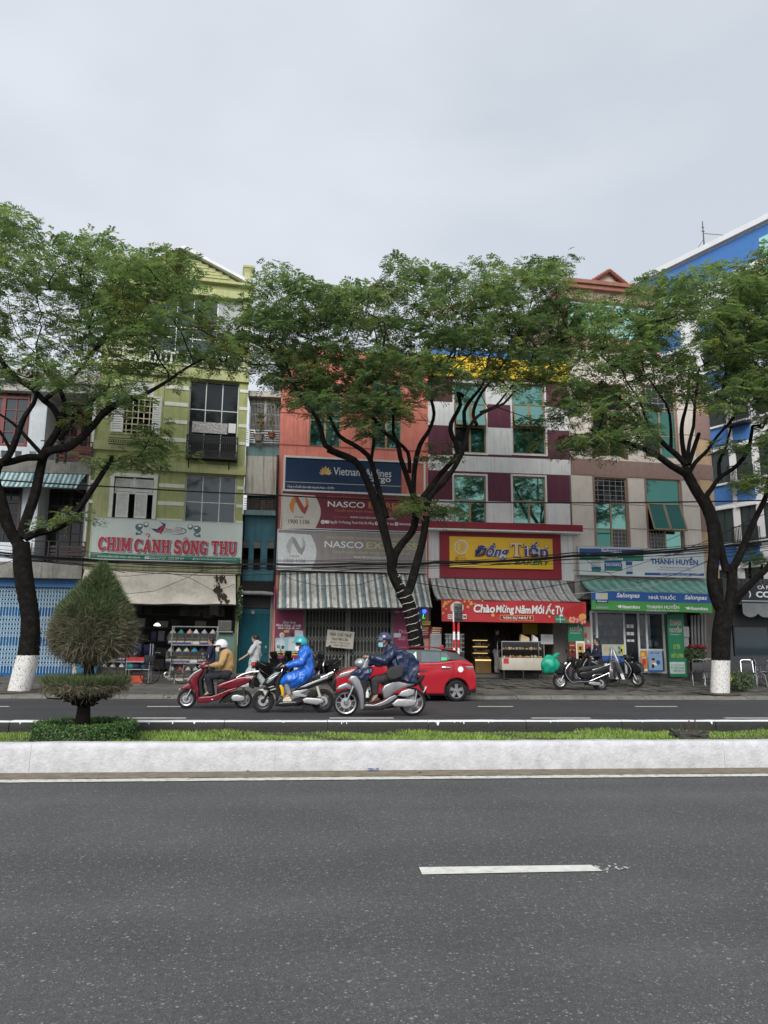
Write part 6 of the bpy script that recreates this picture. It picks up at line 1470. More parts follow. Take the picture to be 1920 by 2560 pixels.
right_out=[(1190,905),(1215,830),(1215,740),(1250,690),(1285,640),(1330,655),(1395,605),(1440,595),(1480,590),(1530,575),(1560,580),(1600,548),(1640,535),(1700,520),(1800,560),(1860,700),(1840,900),(1740,1020),(1660,960),(1620,880),(1560,900),(1500,860),(1450,870),(1420,850),(1395,900),(1400,985),(1340,970),(1310,990),(1260,960),(1230,975)]
street_tree('broad street tree with pale whitewashed foot standing before the pharmacy and cafe',('D7',545,2140),22.5,[
 ('D7',[(540,2150),(545,2000),(548,1850),(553,1650),(578,1490),(600,1410)],.275,.27,0,0),
 ('D7',[(590,1500),(505,1330),(478,1200),(485,1050),(495,930),(478,740),(430,580),(340,430),(265,290),(235,230)],.20,.15,0,-.4),('E4',[(1290,1090),(1150,1010),(1000,900),(820,815),(650,760),(480,700),(320,640)],.13,.04,-.4,-1.6),('E4',[(1310,1010),(1210,900),(1090,800),(950,650),(820,510),(710,390),(600,300)],.11,.035,-.4,.6),('E4',[(1310,1010),(1280,860),(1262,700),(1270,560),(1310,400),(1330,250),(1340,60)],.09,.035,-.3,.9),('E4',[(1335,1000),(1400,800),(1440,680)],.075,.06,-.4,0),('E4',[(1310,1000),(1345,760),(1385,600),(1395,420),(1420,200),(1440,0)],.07,.03,-.4,-1.0),('D7',[(270,300),(340,185),(440,85),(520,-30),(620,-140)],.085,.035,-.3,.8),('E4',[(1150,820),(1150,640),(1120,420),(1020,260),(930,120)],.06,.025,.2,1.2),('E4',[(940,640),(880,500),(820,320),(700,160),(640,0)],.05,.02,-.2,-.9),
 ('D7',[(610,1480),(645,1280),(640,1130),(625,1060)],.17,.15,0,.1),('D7',[(600,1120),(560,950),(520,720),(460,560),(430,480),(470,420),(545,315),(650,250),(745,150),(800,20),(820,-120)],.13,.05,.1,.5),('D7',[(640,1110),(700,1010),(765,850),(850,660),(935,480),(970,300),(1010,100)],.125,.06,.1,-.5),('D7',[(545,330),(535,200),(595,60),(640,-120)],.07,.03,.3,.9),
 ('D7',[(620,1450),(700,1330),(790,1240),(870,1160),(960,1070),(1060,900),(1150,700)],.135,.07,0,-.8)],
 right_out,570,31,True,extra=[(1648,1010,14,40,9),(1620,1060,14,20,4),(1590,960,20,10,4),(1240,960,24,12,7),(1640,720,50,90,60),(1600,640,40,40,16)],dens=1.15,tone=(.24,.40,.28,.05,.03),keepout=28.2,group='street trees on the far pavement',thin=[([(1400,860),(1640,860),(1640,1000),(1400,1000)],.5)])
# fairy-light flex wound round the middle trunk
t=thing('string_lights','white flex of fairy lights wound round the middle street tree trunk','string lights',mid_o);mb=MB();pth=[]
tp=smooth_path([at('E2',x,y,23.2)-mid_o for x,y in((1470,1950),(1440,1880),(1410,1680),(1375,1500),(1325,1390),(1268,1280),(1215,1180))],.02)
N_=len(tp);turns=12.5
for i in range(260):
 f=i/259;p=tp[int(f*(N_-1))];an=6.283*turns*f;r_=.245-.03*f if f<.72 else.19
 pth.append(p+Vector((math.cos(an)*r_,math.sin(an)*r_,.045*math.sin(an*1.0+1)+.01*math.sin(an*3.3))))
mb.tube(pth,.0085,5);mb.build('flex',mat('flex_white',(.62,.61,.56),.6),t)
# earth collars at the tree feet
for(c,x,y,Y_)in(('C4',150,1722,22.6),('D7',540,2150,22.5),('E2',1462,2080,23.2)):
 p=at(c,x,y,Y_);mb=MB();rr=random.Random(int(x));k=22
 rim=[(p.x+(.62+rr.uniform(-.1,.1))*math.cos(6.283*i/k),Y_+(.62+rr.uniform(-.1,.1))*math.sin(6.283*i/k))for i in range(k)]
 mb.add([(p.x,Y_,pz(Y_)+.07)]+[(a,b,pz(b)+.012)for a,b in rim],[(0,1+i,1+(i+1)%k)for i in range(k)],0,True);mb.build('soil',m_earth,None,'structure')

# ---- clipped topiary on the median, with its box ring
tp_=at('C4',655,2020,10.58);TB=Vector((tp_.x,10.58,.22))
t=thing('topiary_tree','clipped teardrop topiary with a flat lower tier, green above and brown twiggy below','tree',TB)
tz_=lambda y:at('C4',700,y,10.58).z-TB.z;txw=lambda x,y:at('C4',x,y,10.58).x-TB.x
mb=MB();trunk=smooth_path([Vector((txw(x,y),0,tz_(y)))for x,y in((650,2030),(660,1900),(672,1780),(700,1640),(705,1560),(715,1400),(720,1200),(770,900))],.08)
bark_tube(mb,trunk,.095,.03,12,3,.12)
rr=random.Random(12)
def stick(a,b,r0,r1,j=.05):
 a,b=Vector(a),Vector(b);k=5;pts=[a.lerp(b,i/k)+(Vector((rr.gauss(0,j),rr.gauss(0,j),rr.gauss(0,j*.5)))if 0<i<k else Vector())for i in range(k+1)];mb.tube(pts,[r0+(r1-r0)*i/k for i in range(k+1)],5)
z_l0,z_l1=tz_(1830),tz_(1650)
cxl=txw(690,1640)
for i in range(60):
 an=rr.random()*6.283;r_=rr.uniform(.2,.56);stick((txw(668,1800),0,z_l0-.02+rr.uniform(-.03,.06)),(cxl+r_*math.cos(an),r_*math.sin(an),z_l1-.12+rr.uniform(-.06,.06)),rr.uniform(.012,.024),.005)
zc_=tz_(1480)
for i in range(40):
 an=rr.random()*6.283;r_=rr.uniform(.15,.6);stick((txw(708,1560),0,zc_-.1+rr.uniform(-.05,.15)),(txw(720,1300)+r_*math.cos(an),r_*math.sin(an),tz_(rr.uniform(1150,1420))),rr.uniform(.010,.022),.005)
mb.build('trunk',m_bark,t)
# teardrop profile (half width, height) measured off the photo
prof=[(y,(txw(xr,y)-txw(xl,y))/2,(txw(xr,y)+txw(xl,y))/2)for y,xl,xr in((735,795,835),(800,735,880),(900,640,940),(1000,555,990),(1100,470,1030),(1200,420,1045),(1300,390,1050),(1380,395,1040),(1440,450,960),(1490,560,830))]
PZ_=np.array([tz_(p[0])for p in prof])[::-1];PR_=np.array([p[1]for p in prof])[::-1];PC_=np.array([p[2]for p in prof])[::-1]
rs_=np.random.RandomState(77)
def needles(n,surf,Lr,w,spread,upb):
 B,Nn=surf(n);d=Nn*1.0+rs_.normal(0,spread,(n,3))+np.array([0,0,upb]);d/=np.linalg.norm(d,axis=1)[:,None]
 a=rs_.normal(0,1,(n,3));s=np.cross(d,a);s/=np.linalg.norm(s,axis=1)[:,None];L_=rs_.uniform(*Lr,n)[:,None]
 bend=rs_.normal(0,.25,(n,3));M_=B+d*L_*.55+bend*L_*.1;T=B+d*L_+bend*L_*.35
 V=np.concatenate([B-s*w,B+s*w,M_+s*w*.8,M_-s*w*.8,T]);i=np.arange(n)
 return V,np.concatenate([np.stack([i,i+n,i+2*n],1),np.stack([i,i+2*n,i+3*n],1),np.stack([i+3*n,i+2*n,i+4*n],1)])
def drop(zlo,zhi,inset):
 def f(n):
  z=rs_.uniform(zlo,zhi,n*4);r=np.interp(z,PZ_,PR_);keep=rs_.uniform(0,PR_.max(),n*4)<r+.05;z=z[keep][:n];r=r[keep][:n]
  k=len(z);an=rs_.uniform(0,6.283,k);lump=1+.035*np.sin(3*an+z*5)+.03*np.sin(7*an-z*9);rr_=(r*lump-inset*rs_.uniform(.2,1,k)).clip(.01)
  dr=(np.interp(z+.03,PZ_,PR_)-np.interp(z-.03,PZ_,PR_))/.06;nz=-dr;nn=np.stack([np.cos(an),np.sin(an),nz],1);nn/=np.linalg.norm(nn,axis=1)[:,None]
  P_=np.stack([np.interp(z,PZ_,PC_)+rr_*np.cos(an),rr_*np.sin(an),z],1)
  if k<n:ix=rs_.randint(0,k,n);return P_[ix],nn[ix]
  return P_,nn
 return f
m_nd=[mat('needle_green',(.055,.10,.03),.7,.3,4),mat('needle_olive',(.095,.115,.045),.7,.3,4),mat('twig_brown',(.20,.17,.115),.9,.3,6),mat('twig_dark',(.09,.075,.055),.9,.3,6)]
Vs,Fs,Ms,off=[],[],[],0
zt_,zm_,zb_=PZ_[-1],tz_(1080),PZ_[0]
for(n,lo,hi,ins,Lr,w,sp,ub,mm)in((15000,zm_-.12,zt_,.10,(.05,.13),.0028,.55,.55,(.62,.34,.04,0)),(11000,tz_(1330),zm_+.05,.10,(.05,.13),.0028,.6,.4,(.25,.45,.25,.05)),(9500,zb_,tz_(1120),.11,(.05,.11),.0028,.75,.12,(.14,.34,.38,.14)),(2600,zb_-.03,tz_(1150),.16,(.15,.24),.0035,.9,-.05,(0,0,.6,.4))):
 V,F=needles(n,drop(lo,hi,ins),Lr,w,sp,ub);Vs.append(V);Fs.append(F+off);off+=len(V);Ms.append(np.tile(rs_.choice(4,n,p=mm),3))
npmesh('crown',np.concatenate(Vs),np.concatenate(Fs),m_nd,t,'stuff',np.concatenate(Ms))
mb=MB();kk=18
mb.lathe([(max(.01,np.interp(z,PZ_,PR_)*.80-.03),z)for z in np.linspace(zb_+.04,zt_-.08,16)],(float(PC_[3]),0,0),'z',24,0);mb.build('blocking_core',mat('core_dark',(.03,.032,.02),1.,.5,25,1.,40),t)  # solid dark core added inside the needles to block light
# flat lower tier
R_l=(txw(1005,1620)-txw(360,1620))/2;cxl2=(txw(1005,1620)+txw(360,1620))/2
def tier(top):
 def f(n):
  an=rs_.uniform(0,6.283,n);q=np.sqrt(rs_.uniform(.02,1,n))if top else rs_.uniform(.5,1,n);r=R_l*q*(1+.06*np.sin(4*an+1))
  z=(z_l1+.02-.05*rs_.uniform(0,1,n))if top else z_l1-.03-rs_.uniform(0,.24,n)**1.0*(1.25-q)
  nn=np.stack([np.cos(an)*.5,np.sin(an)*.5,np.full(n,1. if top else-.1)],1);return np.stack([cxl2+r*np.cos(an),r*np.sin(an),z],1),nn
 return f
V1,F1=needles(9000,tier(True),(.05,.12),.0028,.5,.3);V2,F2=needles(3400,tier(False),(.06,.16),.0028,.8,-.05)
npmesh('lower_tier',np.concatenate([V1,V2]),np.concatenate([F1,F2+len(V1)]),m_nd,t,'stuff',np.concatenate([np.tile(rs_.choice(4,9000,p=(.55,.38,.07,0)),3),np.tile(rs_.choice(4,3400,p=(.06,.22,.5,.22)),3)]))
# box ring
hz_=.25;RX=(gnd('C4',1042,2020,.42).x-gnd('C4',243,2020,.42).x)/2;cx_=(gnd('C4',1042,2020,.42).x+gnd('C4',243,2020,.42).x)/2
t=thing('ring_hedge','low clipped ring of box hedge round the foot of the topiary','hedge',(cx_,10.56,.2))
n=15000;an=rs_.uniform(0,6.283,n);side=rs_.choice(4,n,p=(.45,.22,.28,.05));wd_=.17;H_=.27
RY=min(RX,.80)
ro=np.where(side==0,1.,np.where(side==1,1-wd_/RX,rs_.uniform(1-wd_/RX,1,n)));z=np.where(side==2,H_,rs_.uniform(0,H_,n));
P_=np.stack([RX*ro*np.cos(an),RY*ro*np.sin(an),z],1)+rs_.normal(0,.012,(n,3))
nn=np.where((side==2)[:,None],np.array([0,0,1.]),np.stack([np.cos(an),np.sin(an),np.zeros(n)],1)*np.where(side==1,-1,1)[:,None])+rs_.normal(0,.6,(n,3));nn/=np.linalg.norm(nn,axis=1)[:,None]
a=rs_.normal(0,1,(n,3));s1=np.cross(nn,a);s1/=np.linalg.norm(s1,axis=1)[:,None];s2=np.cross(nn,s1);L_=rs_.uniform(.009,.018,n)[:,None]
V=np.concatenate([P_-s1*L_,P_-s2*L_*.6,P_+s1*L_,P_+s2*L_*.6]);i=np.arange(n)
npmesh('leaves',V,np.stack([i,i+n,i+2*n,i+3*n],1),[leaf_mat('box_dark',(.03,.075,.018),.15),leaf_mat('box_mid',(.06,.13,.03),.15),leaf_mat('box_light',(.10,.19,.045),.15)],t,'stuff',rs_.choice(3,n,p=(.3,.45,.25)))
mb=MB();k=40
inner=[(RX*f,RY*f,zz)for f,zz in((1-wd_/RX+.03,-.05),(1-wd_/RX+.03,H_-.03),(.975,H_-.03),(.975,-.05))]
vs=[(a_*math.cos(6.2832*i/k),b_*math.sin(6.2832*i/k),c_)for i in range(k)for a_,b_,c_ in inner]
mb.add(vs,[(i*4+j,((i+1)%k)*4+j,((i+1)%k)*4+j+1,i*4+j+1)for i in range(k)for j in range(3)]);mb.build('blocking_core',MATS['core_dark'],t)  # added dark core keeps light from passing through the hedge leaves
# ================================================================ vehicles
m_tyre=mat('tyre_rubber',(.016,.016,.017),.85,.2,20,.3,60,spec=.3);m_rim=mat('silver_rim',(.36,.36,.37),.35,.08,10,0,40,.75);m_rimd=mat('dark_rim',(.04,.04,.042),.4,.1,10,0,40,.4)
m_plas=mat('black_plastic',(.012,.012,.013),.6,.15,15,.1,80,0,.3);m_seat=mat('black_vinyl',(.014,.014,.016),.5,.15,12,.2,90);m_eng=mat('cast_aluminium',(.44,.44,.45),.42,.15,14,.2,60,.7);m_chrome=mat('chrome',(.7,.7,.72),.12,.05,6,0,40,1.)
m_sred=mat('scooter_red',(.17,.006,.016),.28,.06,4,0,40,.3,coat=1.);m_sblk=mat('scooter_black',(.008,.008,.009),.4,.1,4,0,40,0,.35,.3);m_ssil=mat('scooter_silver',(.33,.335,.35),.32,.05,4,0,40,.7,coat=.8);m_swht=mat('scooter_cream',(.55,.53,.47),.35,.06,4,0,40,0,coat=.6);m_ssil2=mat('panel_silver',(.52,.53,.55),.3,.06,4,0,40,.5,coat=.6)
m_lens=mat('clear_lens',(.42,.45,.47),.08,.1,30,.1,60,.6,coat=1.);m_rlens=mat('red_lens',(.38,.008,.008),.12,.1,20,0,40,coat=1.);m_olens=mat('orange_lens',(.6,.2,.01),.2,.1,20)
m_plate=mat('number_plate',(.7,.7,.68),.5,.1,5);m_mirg=mat('mirror_glass',(.75,.78,.8),.03,.02,3,0,40,1.)
class Side:
 """side view measured from the photo: pixel -> (x along the vehicle, z up)"""
 def __init__(s,crop,Y,x0,z0=0.):s.c,s.Y,s.x0,s.z0=crop,Y,x0,z0
 def __call__(s,x,y):p=at(s.c,x,y,s.Y);return(p.x-s.x0,p.z-s.z0)
def wheel(parent,c,r,w,y=0.,rr=.72,spokes=6,ms=None,disc=True,whitewall=None,sw=.03,rimw=.024):
 cx,cz=c;mb=MB();ri=r*rr
 mb.lathe([(ri,-w*.42),(ri+(r-ri)*.35,-w*.5),(r-.012,-w*.36),(r,-w*.12),(r,w*.12),(r-.012,w*.36),(ri+(r-ri)*.35,w*.5),(ri,w*.42)],(cx,y,cz),'y',40,0,True,True)
 wl=mb.build('wheel',whitewall or m_tyre,parent);q=MB();m_=ms or m_rim
 q.lathe([(ri,-w*.40),(ri,w*.40),(ri-rimw,w*.28),(ri-rimw*.7,0),(ri-rimw,-w*.28)],(cx,y,cz),'y',40,0,True,True)
 q.lathe([(0,-w*.45),(.035,-w*.45),(.045,0),(.035,w*.45),(0,w*.45)],(cx,y,cz),'y',18)
 for k in range(spokes):
  a=6.2832*k/spokes+.3
  for da in((-.10,.10)if spokes<=6 else(0,)):
   P0=Vector((cx+.03*math.cos(a),y,cz+.03*math.sin(a)));P1=Vector((cx+(ri-rimw*.8)*math.cos(a+da),y,cz+(ri-rimw*.8)*math.sin(a+da)));d=(P1-P0).normalized();nrm=Vector((-d.z,0,d.x));hw=sw*.5
   V=[P0-nrm*hw+Vector((0,-w*.22,0)),P0+nrm*hw+Vector((0,-w*.22,0)),P1+nrm*hw*.8+Vector((0,-w*.26,0)),P1-nrm*hw*.8+Vector((0,-w*.26,0))];V+=[v+Vector((0,w*.44,0))for v in V]
   q.add(V,[(0,1,2,3),(7,6,5,4),(0,3,7,4),(1,5,6,2)])
 q.build('rim',m_,wl)
 if disc:q=MB();q.lathe([(.05,-w*.52),(r*.42,-w*.52),(r*.42,-w*.58),(.05,-w*.58)],(cx,y,cz),'y',24,0,False,True);q.build('brake_disc',m_eng,wl)
 return wl
def scooter(label,S_,org,spec,group=None,name='motor_scooter',rz=0.):
 t=thing(name,label,'scooter',org,rz,group);made={}
 for e in spec:
  k=e[0]
  if k=='w':wheel(t,S_(*e[1]),e[2],e[3],0.,*e[4:5],**(e[5]if len(e)>5 else{}))
  elif k=='p': # panel: name, material, outline px, half width or (y0, y1), bevel
   _,nm,m_,pts,hw,bv=e;y0,y1=hw if isinstance(hw,tuple)else(-hw,hw);mb=MB();mb.prism([S_(*p)for p in pts],y0,y1,0,bv,3);mb.build(nm,m_,t,None,50)
  elif k=='t': # tubes on both sides or one
   _,nm,m_,pts,r_,ys=e
   for y in ys:mb=MB();mb.tube(smooth_path([Vector((S_(*p)[0],y,S_(*p)[1]))for p in pts],.05),r_,8);mb.build(nm,m_,t)
  elif k=='h': # handlebar with grips and mirrors: centre px, mirrors
   _,c,mir,m_=e;x,z=S_(*c);mb=MB();mb.tube([(x+.04,-.34,z+.01),(x,-.2,z+.02),(x-.02,0,z),(x,.2,z+.02),(x+.04,.34,z+.01)],.014,8);hb=mb.build('handlebar',m_dkmet,t)
   for s in(-1,1):
    g=MB();g.tube([(x+.015,s*.24,z+.015),(x+.045,s*.36,z+.01)],.02,8);g.build('grip',m_plas,hb)
    g=MB();g.tube([(x-.03,s*.24,z),(x-.06,s*.34,z-.01)],.007,5);g.build('brake_lever',m_eng,hb)
    if mir:
     g=MB();mx,mz=S_(*mir);mx+=.02*s;g.tube([(x,s*.21,z),(mx,s*.3,mz-.03)],.008,6);g.lathe([(0,-.014),(.045,-.014),(.06,0),(.045,.012),(0,.014)],(mx,s*.33,mz),'x',14,0);mr=g.build('mirror',m_plas,hb);g=MB();g.lathe([(0,.016),(.048,.016)],(mx,s*.33,mz),'x',14);g.build('mirror_glass',m_mirg,mr)
  elif k=='e': # ellipsoid: lamp bodies
   _,nm,m_,c,(rx,ry,rz_),y=e;x,z=S_(*c);bm=bmesh.new();bmesh.ops.create_uvsphere(bm,u_segments=20,v_segments=12,radius=1)
   for v in bm.verts:v.co=(x+v.co.x*rx,y+v.co.y*ry,z+v.co.z*rz_)
   mb=MB();mb.bm(bm);mb.build(nm,m_,t)
 return t
def plate(t,x,z,w=.19,h=.14,txt=('43-C1','285.17'),tilt=.35,y=0.):
 mb=MB();mb.rbox(-.006,.006,-w/2,w/2,-h/2,h/2,.003)
 q=MB()
 for i,s in enumerate(txt):
  vs,fs=text_mesh(s,.01);xs=[v.x for v in vs];ys=[v.y for v in vs];W_=w*.8;H_=h*.34
  q.add([(.0085,-W_/2+(v.x-min(xs))/(max(xs)-min(xs))*W_,h*.06-i*h*.42+(v.y-min(ys))/(max(ys)-min(ys))*H_)for v in vs],fs)
 p=mb.build('number_plate',m_plate,t);k=q.build('lettering',m_ink,p);p.location=(x,y,z);p.rotation_euler=(0,-tilt,0);return p
def wheel_r(S_,c,edge):a,b=S_(*c),S_(*edge);return math.hypot(a[0]-b[0],a[1]-b[1])

# ---- red scooter
Y1=gnd('D3',330,1458).y;X1=at('D3',810,1300,Y1).x;S1=Side('D3',Y1,X1);O1=Vector((X1,Y1,0));r1=S1(325,1292)[1]
spec1=[('w',(325,1292),r1,.095,.70,dict(spokes=9,sw=.016,ms=m_rim)),('w',(1300,1298),S1(1300,1298)[1],.11,.72,dict(spokes=6,ms=m_rim)),
 ('p','front_fender',m_sred,[(192,1142),(235,1098),(310,1050),(390,1022),(432,1045),(440,1100),(412,1132),(330,1122),(245,1130)],.075,.03),('p','fender_tip',m_swht,[(186,1146),(205,1110),(240,1122),(238,1140)],.05,.01),
 ('p','leg_shield',m_sred,[(350,990),(382,925),(445,855),(525,805),(592,765),(628,795),(598,865),(548,935),(532,1000),(545,1130),(552,1240),(524,1335),(500,1250),(480,1170),(440,1110),(408,1030)],.19,.06),
 ('p','shield_stripe',m_ssil2,[(356,975),(392,910),(455,845),(590,768),(596,782),(470,862),(404,930),(368,990)],(-.205,.205),.01),
 ('p','inner_shield',m_plas,[(545,940),(600,870),(640,800),(705,790),(665,880),(605,955),(612,1100),(645,1225),(560,1250),(545,1130)],.165,.03),
 ('p','floorboard',m_sred,[(512,1335),(540,1262),(640,1247),(760,1240),(880,1200),(1000,1150),(1190,1088),(1205,1108),(1060,1180),(960,1262),(870,1312),(780,1332),(700,1356),(520,1356)],.17,.03),('p','floor_mat',m_plas,[(560,1262),(640,1240),(780,1232),(860,1200),(850,1215),(770,1245),(640,1256)],.13,.008),
 ('p','seat',m_seat,[(852,1010),(872,962),(960,930),(1050,885),(1190,852),(1300,838),(1400,838),(1422,862),(1250,920),(1190,928),(1100,962),(950,1012),(870,1042)],.135,.045),
 ('p','side_body',m_sred,[(868,1048),(950,1010),(1100,960),(1190,926),(1330,900),(1480,880),(1512,898),(1472,950),(1420,1000),(1300,1060),(1190,1100),(1050,1122),(950,1112),(862,1152),(850,1080)],.155,.05),('p','side_highlight',m_sred,[(945,1060),(1010,1010),(1120,975),(1200,960),(1180,985),(1080,1010),(990,1050),(955,1075)],(-.172,.172),.012),
 ('p','under_seat_panel',m_plas,[(852,1122),(1000,1102),(1032,1122),(992,1162),(900,1202),(850,1192)],.14,.03),('p','tail_lamp',m_rlens,[(1450,940),(1490,905),(1470,960),(1440,985)],.09,.01),('p','side_badge',m_ssil2,[(1340,920),(1400,905),(1490,902),(1445,958),(1440,935),(1370,936)],(-.163,.163),.004),
 ('t','grab_rail',m_ssil2,[(1195,925),(1290,872),(1400,838),(1480,822),(1562,820)],.021,(-.13,.13)),('p','transmission_case',m_eng,[(1100,1268),(1128,1222),(1200,1210),(1330,1238),(1338,1308),(1270,1332),(1130,1325)],(-.19,-.07),.03),
 ('p','engine',m_plas,[(1000,1200),(1200,1150),(1350,1150),(1362,1222),(1200,1332),(1050,1368),(880,1362),(900,1320)],.09,.02),('t','rear_shock',m_dkmet,[(1310,1090),(1332,1290)],.026,(-.12,)),('p','rear_fender',m_plas,[(1400,1000),(1440,985),(1488,1110),(1470,1118),(1400,1080)],.07,.012),
 ('t','fork',m_chrome,[(412,1125),(365,1210),(322,1290)],.023,(-.085,.085)),('p','handle_cover',m_sred,[(548,742),(572,682),(640,642),(700,652),(732,692),(702,762),(640,782),(592,768)],.13,.04),('e','headlight',m_lens,(560,735),(.05,.11,.045),0.),('h',(690,690),(640,560),m_plas),
 ('p','exhaust',m_dkmet,[(1150,1330),(1400,1270),(1420,1300),(1170,1365)],(.10,.18),.03),('t','side_stand',m_dkmet,[(930,1340),(990,1375),(1080,1352)],.012,(-.12,)),('e','turn_lamp',m_lens,(780,1298),(.03,.02,.02),-.17)]
sc1=scooter('dark red scooter with silver grab rail, leftmost of the three being ridden',S1,O1,spec1,'scooters being ridden along the road')
# ---- black and silver scooter
Y2=gnd('D4',330,1530).y;X2=at('D4',845,1300,Y2).x;S2=Side('D4',Y2,X2);O2=Vector((X2,Y2,0))
spec2=[('w',(330,1332),S2(330,1332)[1],.10,.68,dict(spokes=5,ms=m_rimd,sw=.035)),('w',(1360,1325),S2(1360,1325)[1],.12,.70,dict(spokes=5,ms=m_rimd,sw=.035)),
 ('p','front_fender',m_swht,[(242,1138),(330,1118),(432,1150),(420,1182),(376,1246),(346,1202),(332,1160)],.075,.015),('p','fender_base',m_plas,[(330,1160),(440,1105),(560,1150),(540,1200),(470,1170),(400,1220)],.06,.015),
 ('p','front_cowl',m_sblk,[(318,1035),(370,960),(450,888),(540,815),(642,815),(622,870),(545,960),(532,1042),(460,1062),(380,1062),(330,1052)],.17,.06),('p','headlight',m_lens,[(384,1012),(440,940),(560,872),(622,858),(562,900),(482,982),(420,1022)],(-.188,.188),.012),('p','cowl_stripe',m_ssil2,[(400,950),(480,888),(560,838),(640,826),(600,852),(520,880),(440,940)],(-.183,.183),.006),
 ('p','lower_cowl',m_plas,[(330,1112),(420,1062),(520,1030),(592,1110),(642,1160),(622,1232),(565,1250),(520,1172),(420,1122)],.15,.04),('p','cowl_fin',m_ssil2,[(430,1085),(520,1060),(528,1072),(440,1098)],(-.16,.16),.004),('p','cowl_fin',m_ssil2,[(450,1135),(560,1100),(630,1150),(620,1162),(550,1120),(460,1148)],(-.16,.16),.004),
 ('p','handle_cover',m_sblk,[(512,782),(560,722),(642,652),(702,692),(682,762),(600,812)],.13,.04),('h',(690,730),(710,600),m_plas),('p','leg_shield',m_plas,[(560,950),(640,830),(690,830),(640,940),(610,1050),(640,1210),(560,1340),(545,1200)],.17,.03),
 ('p','floorboard',m_sblk,[(540,1412),(560,1330),(640,1240),(700,1310),(860,1322),(1000,1300),(1012,1350),(900,1402),(700,1422)],.16,.03),('p','floor_edge',m_ssil2,[(610,1358),(700,1345),(900,1345),(900,1352),(700,1356),(612,1366)],(-.17,.17),.003),
 ('p','seat',m_seat,[(960,1082),(1010,1010),(1060,960),(1150,898),(1260,878),(1440,850),(1462,868),(1330,912),(1180,962),(1090,1012)],.135,.04),
 ('p','side_body',m_sblk,[(880,1132),(942,1092),(1090,1015),(1330,930),(1500,862),(1542,840),(1552,900),(1482,960),(1280,1050),(1130,1110),(960,1142)],.15,.045),('p','body_stripe',m_ssil2,[(950,1092),(1040,1050),(1200,985),(1462,888),(1442,932),(1200,1022),(1062,1082)],(-.166,.166),.008),('p','lower_trim',m_ssil2,[(832,1172),(900,1150),(1080,1110),(1112,1130),(972,1190),(1092,1232),(1062,1252),(932,1252),(862,1242)],.13,.015),
 ('p','transmission_case',m_eng,[(1010,1292),(1080,1260),(1260,1270),(1330,1282),(1392,1312),(1372,1352),(1262,1392),(1140,1372),(1030,1352)],(-.20,-.07),.03),('p','air_box',m_plas,[(1100,1202),(1170,1132),(1250,1152),(1262,1252),(1100,1252)],(-.17,.1),.03),('p','engine',m_plas,[(860,1290),(1100,1230),(1200,1300),(1160,1400),(900,1400)],.09,.02),
 ('t','rear_shock',m_swht,[(1262,1070),(1312,1252)],.03,(-.13,)),('t','grab_rail',m_ssil2,[(1322,922),(1420,880),(1542,832)],.018,(-.12,.12)),('p','tail_lamp',m_rlens,[(1500,870),(1548,845),(1555,890),(1490,930)],.08,.012),('p','rear_fender',m_plas,[(1440,970),(1490,950),(1560,1130),(1530,1130),(1450,1040)],.07,.012),('t','fork',m_plas,[(430,1160),(380,1260),(330,1335)],.026,(-.09,.09)),('p','fork_cover',m_ssil2,[(390,1300),(420,1300),(430,1350),(400,1360)],(-.12,-.09),.008),('t','exhaust',m_eng,[(900,1412),(980,1432),(1150,1425),(1300,1380)],.03,(.12,)),('t','side_stand',m_dkmet,[(880,1400),(910,1435),(1010,1425)],.012,(-.12,))]
sc2=scooter('black scooter with cream fender and silver stripes, ridden by the person in the blue raincoat',S2,O2,spec2,'scooters being ridden along the road')
t=thing('yellow_bag','yellow carrier bag hanging behind the leg shield of the black scooter','bag',(X2+S2(655,1150)[0],Y2,S2(655,1240)[1]));mb=MB();mb.prism([(a-S2(655,1150)[0],b-S2(655,1240)[1])for a,b in(S2(*p)for p in((612,1060),(650,1035),(690,1090),(700,1180),(690,1240),(650,1242),(640,1150)))],-.17,-.04,0,.03,3);mb.build('bag',mat('yellow_plastic',(.72,.38,.01),.35,.12,9,.3,25),t)
